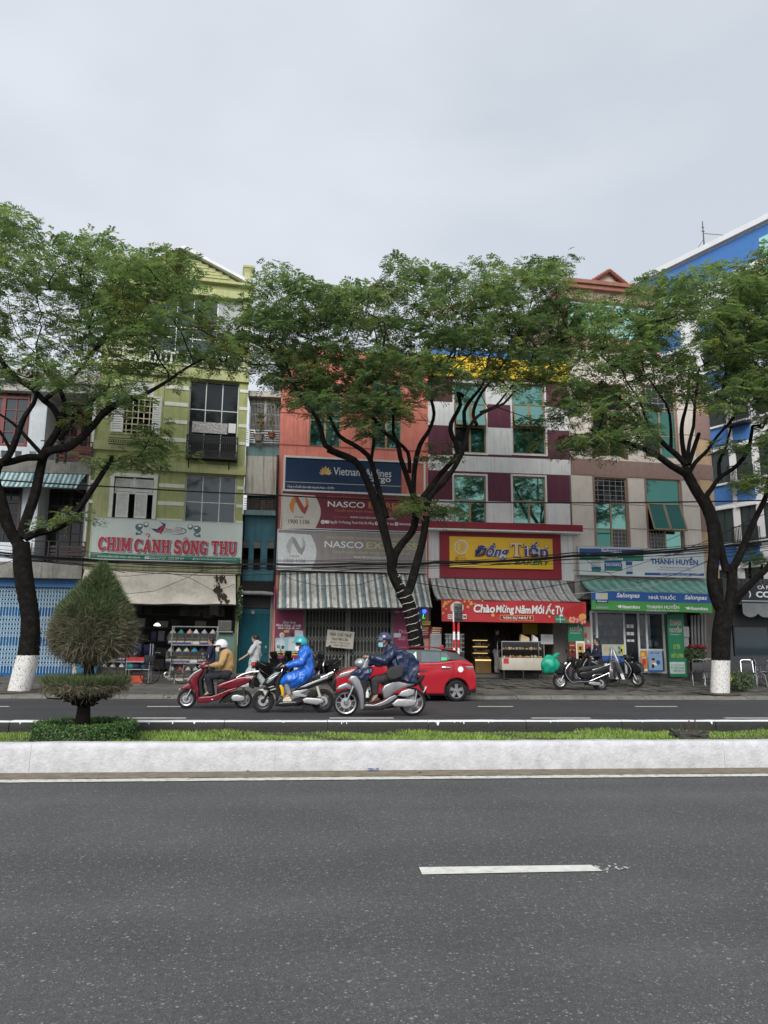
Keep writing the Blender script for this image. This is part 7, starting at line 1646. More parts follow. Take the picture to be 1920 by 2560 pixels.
# ---- silver scooter
Y3=gnd('D5',243,941).y;X3=at('D5',555,815,Y3).x;S3=Side('D5',Y3,X3);O3=Vector((X3,Y3,0))
spec3=[('w',(243,818),S3(243,818)[1],.10,.82,dict(spokes=9,sw=.02,ms=m_rim)),('w',(868,808),S3(868,808)[1],.12,.80,dict(spokes=6,sw=.028,ms=m_rim)),
 ('p','front_fender',m_ssil,[(148,692),(178,655),(240,628),(300,640),(312,692),(280,692),(240,680),(190,698)],.075,.03),('p','leg_shield',m_ssil,[(262,602),(290,558),(342,558),(372,600),(405,690),(412,800),(410,872),(376,882),(370,800),(340,702),(290,632)],.20,.05),
 ('p','inner_shield',m_plas,[(345,560),(430,540),(445,640),(430,720),(425,830),(410,838),(405,690)],.18,.03),('p','floor_edge',m_ssil,[(400,825),(500,832),(590,800),(650,760),(702,738),(722,758),(650,812),(560,845),(410,848)],.175,.012),('p','floorboard',m_plas,[(378,882),(405,846),(560,842),(650,808),(692,840),(560,880)],.165,.02),
 ('p','side_body',m_ssil,[(575,692),(600,652),(680,615),(740,612),(802,630),(890,625),(880,650),(790,672),(720,702),(690,722),(640,762),(600,772)],.16,.05),('p','seat',m_seat,[(575,655),(610,612),(680,590),(820,588),(900,600),(880,630),(740,618),(660,630)],.14,.03),('p','tail',m_plas,[(800,640),(905,605),(950,560),(985,560),(960,610),(900,660),(820,680)],.12,.03),('p','tail_lamp',m_rlens,[(900,560),(945,538),(955,560),(915,585)],.10,.012),('p','rear_rack',m_dkmet,[(870,530),(920,522),(1000,512),(1002,520),(930,532),(872,545)],.11,.006),
 ('p','rear_fender',m_plas,[(905,612),(942,600),(975,680),(1042,775),(1030,780),(960,695)],.06,.01),('p','air_box',m_eng,[(725,748),(762,702),(830,680),(882,690),(876,735),(820,757)],(-.20,-.05),.025),('p','transmission_case',m_eng,[(668,822),(720,776),(860,776),(892,802),(886,840),(800,852),(690,846)],(-.20,-.07),.03),('p','engine',m_plas,[(600,800),(700,740),(780,780),(760,850),(640,870),(560,868)],.10,.02),('t','rear_shock',m_chrome,[(905,700),(890,805)],.022,(-.13,)),
 ('t','fork',m_chrome,[(318,655),(282,735),(241,818)],.026,(-.09,.09)),('p','fork_cover',m_ssil,[(228,790),(258,780),(268,815),(250,835),(232,825)],(-.125,-.09),.01),('e','headlight',m_lens,(385,445),(.145,.13,.115),0.),('p','handle_cover',m_ssil,[(400,470),(420,420),(450,380),(480,400),(470,470),(430,520),(390,540),(370,500)],.12,.03),('h',(445,385),None,m_plas),('p','exhaust',m_eng,[(720,800),(900,760),(915,790),(740,840)],(.10,.2),.04),('t','side_stand',m_dkmet,[(560,868),(600,882),(680,870)],.013,(-.13,))]
sc3=scooter('silver scooter with large headlight and spoked front wheel, rightmost of the three being ridden',S3,O3,spec3,'scooters being ridden along the road')
plate(sc3,S3(985,690)[0],S3(985,690)[1],tilt=-.5)
t=thing('white_bottle','small white bottle hanging inside the leg shield of the silver scooter','bottle',(X3+S3(440,735)[0],Y3-.15,S3(440,762)[1]));mb=MB();mb.lathe([(0,0),(.04,0),(.042,.10),(.018,.13),(.018,.16),(0,.16)],(0,0,0),'z',14);mb.build('bottle',mat('white_plastic',(.7,.7,.66),.4),t)
# ---- parked black scooter with chrome loop
Y4=gnd('D6',885,905,.17).y;Z4=pz(Y4);X4=at('D6',610,800,Y4).x;S4=Side('D6',Y4,X4,Z4);O4=Vector((X4,Y4,Z4))
spec4=[('w',(330,792),.235,.10,.66,dict(spokes=5,ms=m_rim)),('w',(885,815),.25,.11,.66,dict(spokes=5,ms=m_rimd)),
 ('p','front_fender',m_sblk,[(245,745),(258,710),(330,690),(400,710),(410,760),(370,735),(300,730)],.07,.02),('p','front_cowl',m_sblk,[(245,665),(258,575),(330,535),(402,560),(372,640),(372,705),(300,695)],.15,.05),('p','headlight',m_lens,[(262,600),(300,560),(330,575),(300,640)],.09,.015),
 ('p','leg_shield',m_sblk,[(380,640),(440,540),(478,535),(425,640),(455,740),(485,780),(462,795),(402,722)],.19,.03),('p','floorboard',m_plas,[(462,795),(485,770),(600,765),(680,755),(690,785),(560,800)],.16,.02),('p','seat',m_seat,[(565,650),(580,612),(640,592),(760,580),(890,560),(960,560),(900,600),(760,634),(640,662)],.14,.035),('p','side_body',m_sblk,[(580,668),(700,650),(860,610),(985,580),(980,640),(900,690),(780,745),(660,765),(600,740)],.16,.04),('p','engine',m_plas,[(640,760),(800,730),(880,790),(840,850),(680,840)],.10,.02),('p','transmission_case',m_eng,[(700,805),(760,792),(860,805),(868,840),(780,845),(705,825)],(-.19,-.08),.02),
 ('t','chrome_loop',m_chrome,[(445,535),(385,615),(378,680),(420,755),(480,800),(580,792),(690,790),(820,740),(975,672)],.012,(-.2,.2)),('t','chrome_trim',m_chrome,[(885,690),(780,700),(755,725),(790,755),(870,720)],.009,(-.175,)),('t','grab_rail',m_ssil2,[(760,635),(850,605),(940,575),(1000,552)],.02,(-.12,.12)),('p','tail_lamp',m_rlens,[(965,600),(995,585),(998,625),(970,640)],.08,.01),('p','rear_fender',m_plas,[(930,660),(985,640),(1010,800),(985,815),(950,730)],.07,.012),('t','fork',m_eng,[(372,700),(330,792)],.022,(-.085,.085)),('p','handle_cover',m_sblk,[(430,480),(470,435),(510,445),(500,500),(460,535),(440,530)],.11,.03),('h',(470,480),(460,375),m_plas),('t','side_stand',m_dkmet,[(640,800),(650,860)],.012,(-.14,))]
sc4=scooter('black scooter with thin chrome loop round its leg shield, parked before the pharmacy',S4,O4,spec4,'scooters parked on the pavement')
plate(sc4,S4(1000,700)[0],S4(1000,700)[1],tilt=-.2)
def park(label,crop,x,y,Y_,rz,tilt=0.,sc=1.):
 p=at(crop,x,y,Y_);c=copy_tree(sc4);c.location=(p.x,p.y,pz(p.y));c.rotation_euler=(0,0,rz);c['label']=label;c.scale=(sc,)*3;return c
pk=[park('grey scooter with red tail lamp under a clear plastic cover, parked by the pharmacy doors','D6',1160,850,24.9,R(128)),park('black scooter seen from behind with its plate, parked by the teal door','D4',420,905,25.0,R(-118)),park('dark scooter parked behind the rider in the blue raincoat','D4',790,860,25.6,R(-75)),park('dark scooter with red body parked against the grey folding gate','D4',1400,850,25.8,R(62)),park('dark scooter under the seated person in navy outside the pharmacy','D6',800,780,26.5,R(12))]
# green carrier bag on the parked scooter
def blob_mesh(name,pts_y0,mats,parent,dec=None):pass
g0=S4(180,680);t=thing('green_bag','bulging green plastic bag hanging from the black scooter before the bakery counter','bag',(X4+g0[0],Y4-.12,Z4+g0[1]));mb=MB()
bm=bmesh.new();bmesh.ops.create_icosphere(bm,subdivisions=4,radius=1)
from mathutils import noise as mnoise
bag_w=S4(300,500)[0]-S4(60,500)[0];bag_h=S4(180,420)[1]-S4(180,680)[1]
for v in bm.verts:
 q=v.co.copy();f=1+.22*mnoise.noise(q*1.7+Vector((3,1,2)))+.10*abs(mnoise.noise(Vector((q.x*5,q.y*5,q.z*1.2))));r_=(1.0 if q.z<.1 else 1-.35*q.z)
 v.co=(q.x*bag_w*.5*f*r_,q.y*.2*f*r_,bag_h*.5+q.z*bag_h*.52*f)
mb.bm(bm);mb.build('bag',mat('green_plastic',(.005,.30,.19),.35,.15,6,.35,30),t)
mb=MB();mb.tube([(bag_w*.25,0,bag_h*.85),(bag_w*.45,.02,bag_h*1.02),(bag_w*.6,.05,bag_h*1.05)],[.09,.05,.02],8);mb.build('handle',MATS['green_plastic'],t)
# clear plastic rain cover
m_clear=bpy.data.materials.new('clear_plastic');m_clear.use_nodes=True;_t=m_clear.node_tree;_o=[x for x in _t.nodes if x.type=='OUTPUT_MATERIAL'][0];_g=_t.nodes.new('ShaderNodeBsdfGlossy');_g.inputs['Roughness'].default_value=.25;_tr=_t.nodes.new('ShaderNodeBsdfTransparent');_tr.inputs['Color'].default_value=(.8,.82,.84,1);_mx=_t.nodes.new('ShaderNodeMixShader');_mx.inputs[0].default_value=.12;_t.links.new(_tr.outputs[0],_mx.inputs[1]);_t.links.new(_g.outputs[0],_mx.inputs[2]);_t.links.new(_mx.outputs[0],_o.inputs['Surface'])
pc=pk[0].location;t=thing('plastic_cover','crumpled clear plastic rain cover draped over the parked grey scooter','cover',(pc.x-.1,pc.y,pc.z+.25));mb=MB();V=[];n,k=26,12
for j in range(k+1):
 f=j/k
 for i in range(n):a=6.2832*i/n;r_=(.07+.36*f**.8)*(1+.22*math.sin(5*a+f*3)*f+.1*math.sin(11*a));V.append((r_*math.cos(a)*.8-.1+.12*f,r_*math.sin(a),1.02-1.0*f))
mb.add(V,[(j*n+i,j*n+(i+1)%n,(j+1)*n+(i+1)%n,(j+1)*n+i)for j in range(k)for i in range(n)],0,True);mb.add([V[i]for i in range(n)],[tuple(range(n))],0);mb.build('cover',m_clear,t)

# ---- red hatchback
Y5=gnd('D5',1290,808).y;X5=at('D5',860,700,Y5).x;S5=Side('D5',Y5,X5);t=thing('red_car','bright red hatchback with five twin spoke wheels, waiting at the kerb behind the silver scooter','car',(X5,Y5,0));car=t
CW=1.70;m_cred=mat('car_red',(.46,.012,.024),.25,.04,3,0,40,.25,coat=.7);m_cgl=mat('car_glass',(.16,.20,.21),.05,.1,3,0,40,.55);m_cdk=mat('car_dark_trim',(.012,.012,.013),.3,.1,10,0,40)
rw=S5(1290,706);rad=rw[1];fw_=(rw[0]-2.55,rad)
def S5p(*pts):return[S5(*p)for p in pts]
arch=lambda c,R_,a0,a1,n=14:[(c[0]+R_*math.cos(R(a0+(a1-a0)*i/n)),c[1]+R_*math.sin(R(a0+(a1-a0)*i/n)))for i in range(n+1)]
sill=.20;Ra=rad+.055
xe=S5(1478,640)[0];xf=fw_[0]-.80
low=[(xf+.05,sill+.02),(xf-.02,.42),(xf+.02,.62),(xf+.16,.76)]+[(fw_[0]-.35,.86),(fw_[0]+.1,.95),(fw_[0]+.45,1.0)]+S5p((640,455),(800,447),(960,442),(1140,437),(1250,420),(1330,415),(1400,425),(1442,455))+S5p((1466,545),(1478,640),(1468,690),(1405,706))+arch(rw,Ra,10,180)+[(rw[0]-Ra,sill),(fw_[0]+Ra,sill)]+arch(fw_,Ra,0,172)
mb=MB();mb.prism(low,0,CW,0,.085,4);mb.build('body',m_cred,t,None,35)
# greenhouse: narrower towards the roof
belt=S5p((640,462),(800,452),(960,447),(1140,442),(1250,425),(1330,420),(1405,428));zb0=S5(900,446)[1]
def gh(x,z):f=max(0,min(1,(z-zb0+.02)/.5));return.06+.20*f**1.2
roofl=S5p((575,440),(640,385),(720,318),(770,297),(860,290),(950,288),(1080,293),(1180,302),(1290,322),(1300,336),(1345,372),(1405,425));NX=len(roofl);yy=[0.,.04,.12,.3,.5,.7,.88,.96,1.]
V=[]
for(x,z)in roofl:
 for q in yy:
  ins=gh(x,z);y=ins+(CW-2*ins)*q;V.append((x,y,z+.035*math.sin(math.pi*q)**.5-.02))
k=len(yy);mb=MB();mb.add(V,[(i*k+j,i*k+j+1,(i+1)*k+j+1,(i+1)*k+j)for i in range(2,NX-2)for j in range(k-1)],0,True);mb.build('roof',m_cred,t)
mb=MB();mb.add(V,[(i*k+j,i*k+j+1,(i+1)*k+j+1,(i+1)*k+j)for i in(0,1)for j in range(k-1)]+[(i*k+j,i*k+j+1,(i+1)*k+j+1,(i+1)*k+j)for i in(NX-3,NX-2)for j in range(k-1)],0,True);mb.build('windscreen',m_cgl,t)
def side_panel(name,pts,m_,off,parent=t,both=True):
 o=None
 for s in((0,1)if both else(0,)):
  mb=MB();P_=[]
  for(x,z)in(S5(*p)for p in pts):y=gh(x,z)-off;P_.append((x,y if s==0 else CW-y,z))
  mb.add(P_,[tuple(range(len(P_)))if s==0 else tuple(reversed(range(len(P_))))]);o=mb.build(name,m_,parent)
 return o
side_panel('side_trim',[(600,452),(652,396),(730,334),(780,322),(900,318),(1080,322),(1190,330),(1290,350),(1400,422),(1330,417),(1240,412),(1140,440),(900,448)],m_cdk,-.005)
side_panel('window',[(660,448),(705,388),(765,342),(915,334),(915,436),(800,446)],m_cgl,.004);side_panel('window',[(962,334),(1138,342),(1140,432),(962,436)],m_cgl,.004);side_panel('window',[(1147,343),(1200,345),(1234,404),(1147,426)],m_cgl,.004)
side_panel('window_sticker',[(1148,390),(1200,390),(1202,418),(1148,420)],mat('sticker_green',(.05,.5,.2),.6),.008,both=False)
wh=lambda c,y:wheel(t,c,rad,.19,y,.69,5,m_rim,False,sw=.07,rimw=.02)
for c in(rw,fw_):
 for y in(.11,CW-.11):wh(c,y)
mb=MB()
for c in(rw,fw_):mb.lathe([(0,.24),(Ra-.01,.24),(Ra-.01,CW-.24),(0,CW-.24)],(c[0],0,c[1]),'y',30)
mb.build('wheel_well',m_cdk,t,'stuff')
mb=MB();mb.box(xf+.2,rw[0]+.4,.1,CW-.1,.16,.42);mb.build('underbody',m_cdk,t)
# doors, handles, lamps
def line(pts,name='door_gap',w=.006):
 P_=[S5(*p)for p in pts];mb=MB();stroke_poly(mb,P_,w,lambda p:(p[0],p[1]),0,-.003);mb.build(name,m_cdk,t)
line([(1252,425),(1262,470),(1255,540),(1230,580),(1185,640),(1172,725)]);line([(935,440),(940,560),(945,730)]);line([(640,455),(630,600),(650,730)]);line([(960,470),(1100,462),(1250,440)],'crease_shade',.004)  # last stroke is flat: dark colour stands in for the body crease's shade
for(x,y)in((1188,488),(872,495)):c=S5(x,y);mb=MB();mb.rbox(c[0]-.12,c[0]+.12,-.03,.02,c[1]-.03,c[1]+.03,.012);mb.build('door_handle',m_chrome,t)
def lamp(name,pts,m_,y0,y1):mb=MB();mb.prism(S5p(*pts),y0,y1,0,.012,2);mb.build(name,m_,t)
lamp('tail_lamp',[(1310,445),(1400,438),(1438,450),(1446,470),(1360,468)],m_rlens,-.012,.2);lamp('reverse_lamp',[(1362,470),(1446,472),(1448,492),(1400,500)],m_lens,-.010,.2);lamp('tail_lamp',[(1310,445),(1400,438),(1438,450),(1446,470),(1360,468)],m_rlens,CW-.2,CW+.012)
mb=MB()
for y0,y1 in((-.012,.35),(CW-.35,CW+.012)):
 mb=MB();mb.prism([(xf+.03,.60),(xf+.16,.74),(xf+.55,.84),(xf+.62,.82),(xf+.30,.66)],y0,y1,0,.015,2);mb.build('headlight',m_lens,t)
mb=MB();mb.prism([(xf-.025,.25),(xf-.035,.42),(xf-.005,.5),(xf+.05,.5),(xf+.05,.25)],.2,CW-.2,0,.01);mb.build('grille',m_cdk,t)
mb=MB();mb.prism([(xf-.02,.3),(xf-.03,.55),(xf+.02,.62),(xf+.05,.55),(xf+.03,.3)],-.008,.16,0,.01);mb.build('fog_lamp_surround',m_cdk,t)
c=S5(1325,503);mb=MB();mb.lathe([(0,-.006),(.078,-.006),(.078,.0)],(c[0],0,c[1]),'y',20);mb.build('round_sticker',m_wht,t)
c=S5(1190,290);mb=MB();mb.prism([(c[0]-.08,c[1]-.01),(c[0]+.06,c[1]+.06),(c[0]+.08,c[1]-.03)],CW/2-.02,CW/2+.02,0,.008);mb.build('antenna_fin',m_cred,t)
mb=MB();sp0=S5(1240,310);sp1=S5(1310,334);mb.prism([(sp0[0],sp0[1]),(sp1[0],sp1[1]+.015),(sp1[0]+.01,sp1[1]-.03),(sp0[0],sp0[1]-.05)],.3,CW-.3,0,.01);mb.build('spoiler',m_cred,t)
for y in(-.12,CW+.02):c=S5(690,440);mb=MB();mb.rbox(c[0]-.1,c[0]+.1,y,y+.14,c[1]-.01,c[1]+.13,.03);mb.build('wing_mirror',m_cred,t)
mb=MB();mb.rbox(xe-.02,xe+.012,CW/2-.26,CW/2+.26,.62,.74,.005);mb.build('number_plate',m_plate,t)
mb=MB();mb.prism([(xe-.25,.22),(xe-.02,.24),(xe+.0,.38),(xe-.1,.36)],.05,CW-.05,0,.01);mb.build('bumper_trim',m_cdk,t)
# ================================================================ people
m_skin=mat('skin',(.42,.25,.18),.55,.06,8,.05,60);m_hair=mat('black_hair',(.010,.009,.008),.5,.2,20,.4,60)
def cloth(name,c,rough=.85,bump=.35,bs=16,**k):return mat(name,c,rough,.12,7,bump,bs,**k)
def capsule(bm,a,b,ra,rb,n=14):
 a,b=Vector(a),Vector(b);d=b-a;L_=d.length
 if L_<1e-5:d=Vector((0,0,1));
 q=d.to_track_quat('Z','Y').to_matrix();prof=[]
 for i in range(6):an=math.pi/2*i/5;prof.append((ra*math.sin(an),-ra*math.cos(an)))
 for i in range(6):an=math.pi/2*i/5;prof.append((rb*math.cos(an),L_+rb*math.sin(an)))
 prof[0]=(1e-4,-ra);prof[-1]=(1e-4,L_+rb);rows=[]
 for(r_,h)in prof:rows.append([bm.verts.new(a+q@Vector((r_*math.cos(6.2832*j/n),r_*math.sin(6.2832*j/n),h)))for j in range(n)])
 for i in range(len(rows)-1):
  for j in range(n):bm.faces.new((rows[i][j],rows[i][(j+1)%n],rows[i+1][(j+1)%n],rows[i+1][j]))
 bm.faces.new(list(reversed(rows[0])));bm.faces.new(rows[-1])
def ellip(bm,c,r,rot=0.):
 s0=len(bm.verts);ret=bmesh.ops.create_uvsphere(bm,u_segments=18,v_segments=12,radius=1);M_=Matrix.Rotation(rot,3,'Y')
 for v in ret['verts']:v.co=Vector(c)+M_@Vector((v.co.x*r[0],v.co.y*r[1],v.co.z*r[2]))
def slabm(bm,pts,y0,y1):
 va=[bm.verts.new((p[0],y0,p[1]))for p in pts];vb=[bm.verts.new((p[0],y1,p[1]))for p in pts];n=len(pts)
 fs=[bm.faces.new(va),bm.faces.new(list(reversed(vb)))]+[bm.faces.new((va[i],vb[i],vb[(i+1)%n],va[(i+1)%n]))for i in range(n)]
 bmesh.ops.recalc_face_normals(bm,faces=fs)
def melt(name,prims,m_,parent,vox=.011,fold=0.,fs=9.,smooth=4):
 """fuse limbs and volumes into one continuous skin"""
 bm=bmesh.new()
 for p in prims:
  if p[0]=='c':capsule(bm,*p[1:])
  elif p[0]=='e':ellip(bm,*p[1:])
  elif p[0]=='s':slabm(bm,*p[1:])
 me=bpy.data.meshes.new('tmp');bm.to_mesh(me);bm.free();ob=bpy.data.objects.new('tmp',me);COL.objects.link(ob)
 md=ob.modifiers.new('r','REMESH');md.mode='VOXEL';md.voxel_size=vox;md2=ob.modifiers.new('s','SMOOTH');md2.factor=.5;md2.iterations=smooth
 out=copy_mod(ob);bpy.data.objects.remove(ob);bpy.data.meshes.remove(me)
 if fold:
  n_=len(out.vertices);co=np.empty(n_*3,dtype=np.float32);out.vertices.foreach_get('co',co);no=np.empty(n_*3,dtype=np.float32);out.vertices.foreach_get('normal',no)
  co=co.reshape(-1,3);no=no.reshape(-1,3)
  a=np.array([1-2*abs(mnoise.noise(Vector((c[0]*fs,c[1]*fs,c[2]*fs*.6))))+.5*mnoise.noise(Vector((c[0]*fs*2.3,c[1]*fs*2,c[2]*fs*1.4)))for c in co.tolist()])
  co=co+no*(a[:,None]*fold-fold*.4);out.vertices.foreach_set('co',co.ravel().astype(np.float32))
 out.materials.clear();out.materials.append(m_);out.polygons.foreach_set('use_smooth',np.ones(len(out.polygons),dtype=bool));out.name=name;out.update()
 o=bpy.data.objects.new(name,out);COL.objects.link(o);o.parent=parent;return o
class Pose:
 def __init__(s,crop,Y,org):s.c,s.Y,s.o=crop,Y,Vector(org)
 def __call__(s,x,y,dy=0.):p=at(s.c,x,y,s.Y)-s.o;return Vector((p.x,p.y+dy,p.z))
def hand(wr,dirv,side=1,r=.03):
 """palm, four bent fingers and a thumb"""
 d=Vector(dirv).normalized();u=Vector((0,1,0))if abs(d.y)<.8 else Vector((0,0,1));s_=u;n_=d.cross(s_).normalized()
 if n_.z>0:n_=-n_
 w=Vector(wr);P_=[('c',w,w+d*.06,.024,.03)]
 for k,L_ in enumerate((.060,.068,.064,.050)):
  o=w+d*.08+s_*(-.030+.02*k);a=o+d*L_*.5;b=a+(d*.35+n_*.9).normalized()*L_*.55;P_+=[('c',o,a,.0105,.0095),('c',a,b,.0095,.008)]
 o=w+d*.03+s_*-.03;P_+=[('c',o,o+(d*.6-s_*.6+n_*.3).normalized()*.05,.012,.010)]
 return P_
def head(c,face,r=.098):
 """skull, jaw, nose, brow, lips, ears; face = direction the person looks"""
 f=Vector(face).normalized();s_=Vector((-f.y,f.x,0)).normalized();c=Vector(c);u=Vector((0,0,1))
 P_=[('e',c+u*.02,(r*.98,r*.80,r*1.12)),('c',c+f*.035-u*.06,c+f*.05-u*.085,.055,.036),('c',c+f*.088+u*.012,c+f*.112-u*.022,.010,.015),('c',c+f*.085+u*.032+s_*.03,c+f*.085+u*.032-s_*.03,.014,.014),('c',c+f*.088-u*.052+s_*.018,c+f*.088-u*.052-s_*.018,.009,.009)]
 for q in(-1,1):P_+=[('e',c+s_*(r*.80*q)-f*.008,(.02,.012,.032))]
 return P_
def eyes(t,c,face,r=.098):
 f=Vector(face).normalized();s_=Vector((-f.y,f.x,0)).normalized();c=Vector(c);mb=MB()
 for q in(-1,1):
  p=c+f*(r*.90)+s_*(.033*q)+Vector((0,0,.010));bm=bmesh.new();bmesh.ops.create_uvsphere(bm,u_segments=8,v_segments=6,radius=.011)
  for v in bm.verts:v.co+=p
  m2=MB();m2.bm(bm);m2.build('eye',m_ink,t)
def helmet(t,c,m_,visor=None,r=.145,face=(-1,0,0),peak=True):
 c=Vector(c);mb=MB();bm=bmesh.new();bmesh.ops.create_uvsphere(bm,u_segments=26,v_segments=16,radius=1)
 for v in list(bm.verts):
  q=v.co.copy();v.co=Vector((q.x*r*1.06,q.y*r*.92,q.z*r*.98+.012))
 geo=[v for v in bm.verts if v.co.z<-.035+(.03 if v.co.x<-.02 else-.02)];bmesh.ops.delete(bm,geom=geo,context='VERTS')
 r_=bmesh.ops.solidify(bm,geom=list(bm.faces),thickness=.012)
 for v in bm.verts:v.co+=c
 mb.bm(bm);h=mb.build('helmet',m_,t,None,60)
 if peak:
  mb=MB();n=14;V=[]
  for i in range(n+1):a=R(-62+124*i/n);V+=[(c.x-r*.98*math.cos(a),c.y+r*.86*math.sin(a),c.z+.04),(c.x-(r*1.0+.065*math.cos(a))*math.cos(a),c.y+r*.9*math.sin(a),c.z+.018)]
  mb.add(V+[(a,b,z-.008)for a,b,z in V],[(2*i,2*i+1,2*i+3,2*i+2)for i in range(n)]+[(2*i+2+2*(n+1),2*i+3+2*(n+1),2*i+1+2*(n+1),2*i+2*(n+1))for i in range(n)]);mb.build('peak',m_,h)
 if visor:
  mb=MB();n=14;V=[]
  for i in range(n+1):a=R(-70+140*i/n);V+=[(c.x-r*1.1*math.cos(a),c.y+r*1.0*math.sin(a),c.z+.045),(c.x-r*1.16*math.cos(a),c.y+r*1.02*math.sin(a),c.z-.03)]
  mb.add(V,[(2*i,2*i+1,2*i+3,2*i+2)for i in range(n)]);mb.build('visor',visor,h)
 mb=MB()
 for s in(-1,1):mb=MB();mb.tube([(c.x+.01,c.y+s*r*.84,c.z-.04),(c.x-.03,c.y+s*.085,c.z-.10),(c.x-.06,c.y+s*.02,c.z-.135)],.007,5);mb.build('chin_strap',m_black,h)
 return h
def mask(t,c,m_,face=(-1,0,0)):
 c=Vector(c);f=Vector(face).normalized();bm=bmesh.new();
 s_=Vector((-f.y,f.x,0));mb=MB();V=[];n,k=10,6
 for j in range(k+1):
  z=-.10+.10*j/k;bul=.012*math.sin(math.pi*j/k)
  for i in range(n+1):a=R(-72+144*i/n);r_=.102+bul+.016*math.cos(a)**3;V.append(c+f*(r_*math.cos(a))+s_*(.088*math.sin(a))+Vector((0,0,z)))
 w=n+1;mb.add(V,[(j*w+i,j*w+i+1,(j+1)*w+i+1,(j+1)*w+i)for j in range(k)for i in range(n)],0,True);return mb.build('face_mask',m_,t)
def hair(t,prims):return melt('hair',prims,m_hair,t,.012,.004,25)
L_,R_=-.19,.19
def rider(label,S_,O_,crop,Y,J,face=(-1,0,0)):
 t=thing('person',label,'person',O_);p=Pose(crop,Y,O_);return t,p
# ---- rider 1: tan jacket, white helmet
t,p=rider('rider in a tan jacket, dark trousers and white helmet on the red scooter',S1,O1,'D3',Y1,None)
hc=p(915,400);sh=p(1000,520);hp=p(1000,850);el,wr=p(925,705),p(745,715)
bodyp=head(hc,(-1,-.05,0))+[('c',hc+Vector((.02,0,-.06)),p(975,490),.055,.06),('c',sh,p(1005,700),.14,.13),('c',p(1005,700),hp,.13,.15)]
cj,ct,cs=[('c',p(985,490),p(1005,560),.10,.15),('c',p(1010,560),p(1020,720),.165,.17),('c',p(1015,700),p(985,850),.17,.165),('e',p(985,478),(.09,.09,.05))],[],[]
for s in(-1,1):
 S0,E0,W0=p(1000,530,s*.17),p(930,690,s*.27),p(745,712,s*.27);H0=p(715,700,s*.28)
 bodyp+=[('c',S0,E0,.052,.042),('c',E0,W0,.042,.03)]+hand(W0,(-1,0,-.12));cj+=[('c',S0,E0,.085,.07),('c',E0,W0+Vector((.05,0,0)),.072,.05)]
 K0,A0=p(700,905,s*.13),p(745,1150,s*.13);Hp=p(980,865,s*.10)
 bodyp+=[('c',Hp,K0,.085,.06),('c',K0,A0,.055,.04),('c',A0,p(660,1215,s*.13),.04,.03)];ct+=[('c',Hp,K0,.105,.082),('c',K0,A0,.08,.065)];cs+=[('c',p(770,1195,s*.13),p(665,1225,s*.13),.045,.035),('c',A0,p(770,1190,s*.13),.045,.045)]
ct+=[('c',p(1010,870,-.08),p(1010,870,.08),.14,.14)]
melt('body',bodyp,m_skin,t);eyes(t,hc,(-1,-.05,0));melt('jacket',cj,cloth('tan_jacket',(.40,.25,.105)),t,.011,.016,8);melt('trousers',ct,cloth('dark_trousers',(.014,.015,.022)),t,.012,.010,8)
for sgn in(0,1):melt('shoe',cs[sgn*2:sgn*2+2],cloth('black_shoe',(.012,.012,.013),.5),t,.009)
helmet(t,p(925,372),mat('helmet_white',(.70,.73,.75),.25,.04,5,0,40,coat=.8),None,.148);hair(t,[('c',p(950,430),p(975,500),.085,.06)]);mask(t,hc,mat('mask_pale',(.62,.60,.58),.8))
# ---- rider 2: blue raincoat, teal helmet
t,p=rider('rider in a long bright blue raincoat and teal helmet on the black scooter',S2,O2,'D4',Y2,None)
hc=p(975,385);bodyp=head(hc,(-1,0,0))+[('c',hc+Vector((.02,0,-.06)),p(1040,470),.055,.06),('c',p(1060,500),p(1075,830),.14,.14)]
cr,ct=[('c',p(1040,465),p(1060,520),.085,.15),('c',p(1060,520),p(1075,720),.165,.175),('c',p(1070,700),p(1085,850),.175,.18),('e',p(1085,420),(.07,.10,.06)),('c',p(1070,850,-.1),p(800,950,-.14),.16,.15),('c',p(1070,850,.1),p(800,950,.14),.16,.15),('c',p(800,940,-.14),p(715,1000,-.13),.15,.11),('c',p(800,940,.14),p(715,1000,.13),.15,.11),('c',p(760,1030,-.1),p(760,1030,.1),.085,.085),('c',p(850,1010,-.14),p(980,940,-.14),.12,.14),('c',p(850,1010,.14),p(980,940,.14),.12,.14)],[]
for s in(-1,1):
 S0,E0,W0=p(1070,510,s*.17),p(975,660,s*.26),p(735,715,s*.27)
 bodyp+=[('c',S0,E0,.05,.042),('c',E0,W0,.042,.03)]+hand(W0,(-1,0,-.15));cr+=[('c',S0,E0,.095,.082),('c',E0,W0+Vector((.05,0,.01)),.085,.06)]
 K0,A0=p(720,970,s*.13),p(790,1205,s*.13);Hp=p(1060,860,s*.1);bodyp+=[('c',Hp,K0,.085,.06),('c',K0,A0,.055,.038),('c',A0,p(700,1290,s*.13),.038,.03)];ct+=[[('c',K0,p(780,1190,s*.13),.075,.055)]]
melt('body',bodyp,m_skin,t);eyes(t,hc,(-1,0,0));melt('raincoat',cr,cloth('blue_raincoat',(.012,.13,.56),.35,.25,12,coat=.25),t,.012,.020,7)
for k,s in enumerate((-1,1)):
 melt('trouser_leg',ct[k],cloth('grey_trousers',(.28,.28,.31)),t,.010,.006,9);melt('sandal',[('c',p(800,1310,s*.13),p(690,1318,s*.13),.042,.038),('c',p(775,1275,s*.13),p(710,1290,s*.13),.045,.035)],cloth('cream_sandal',(.62,.54,.40),.6),t,.009)
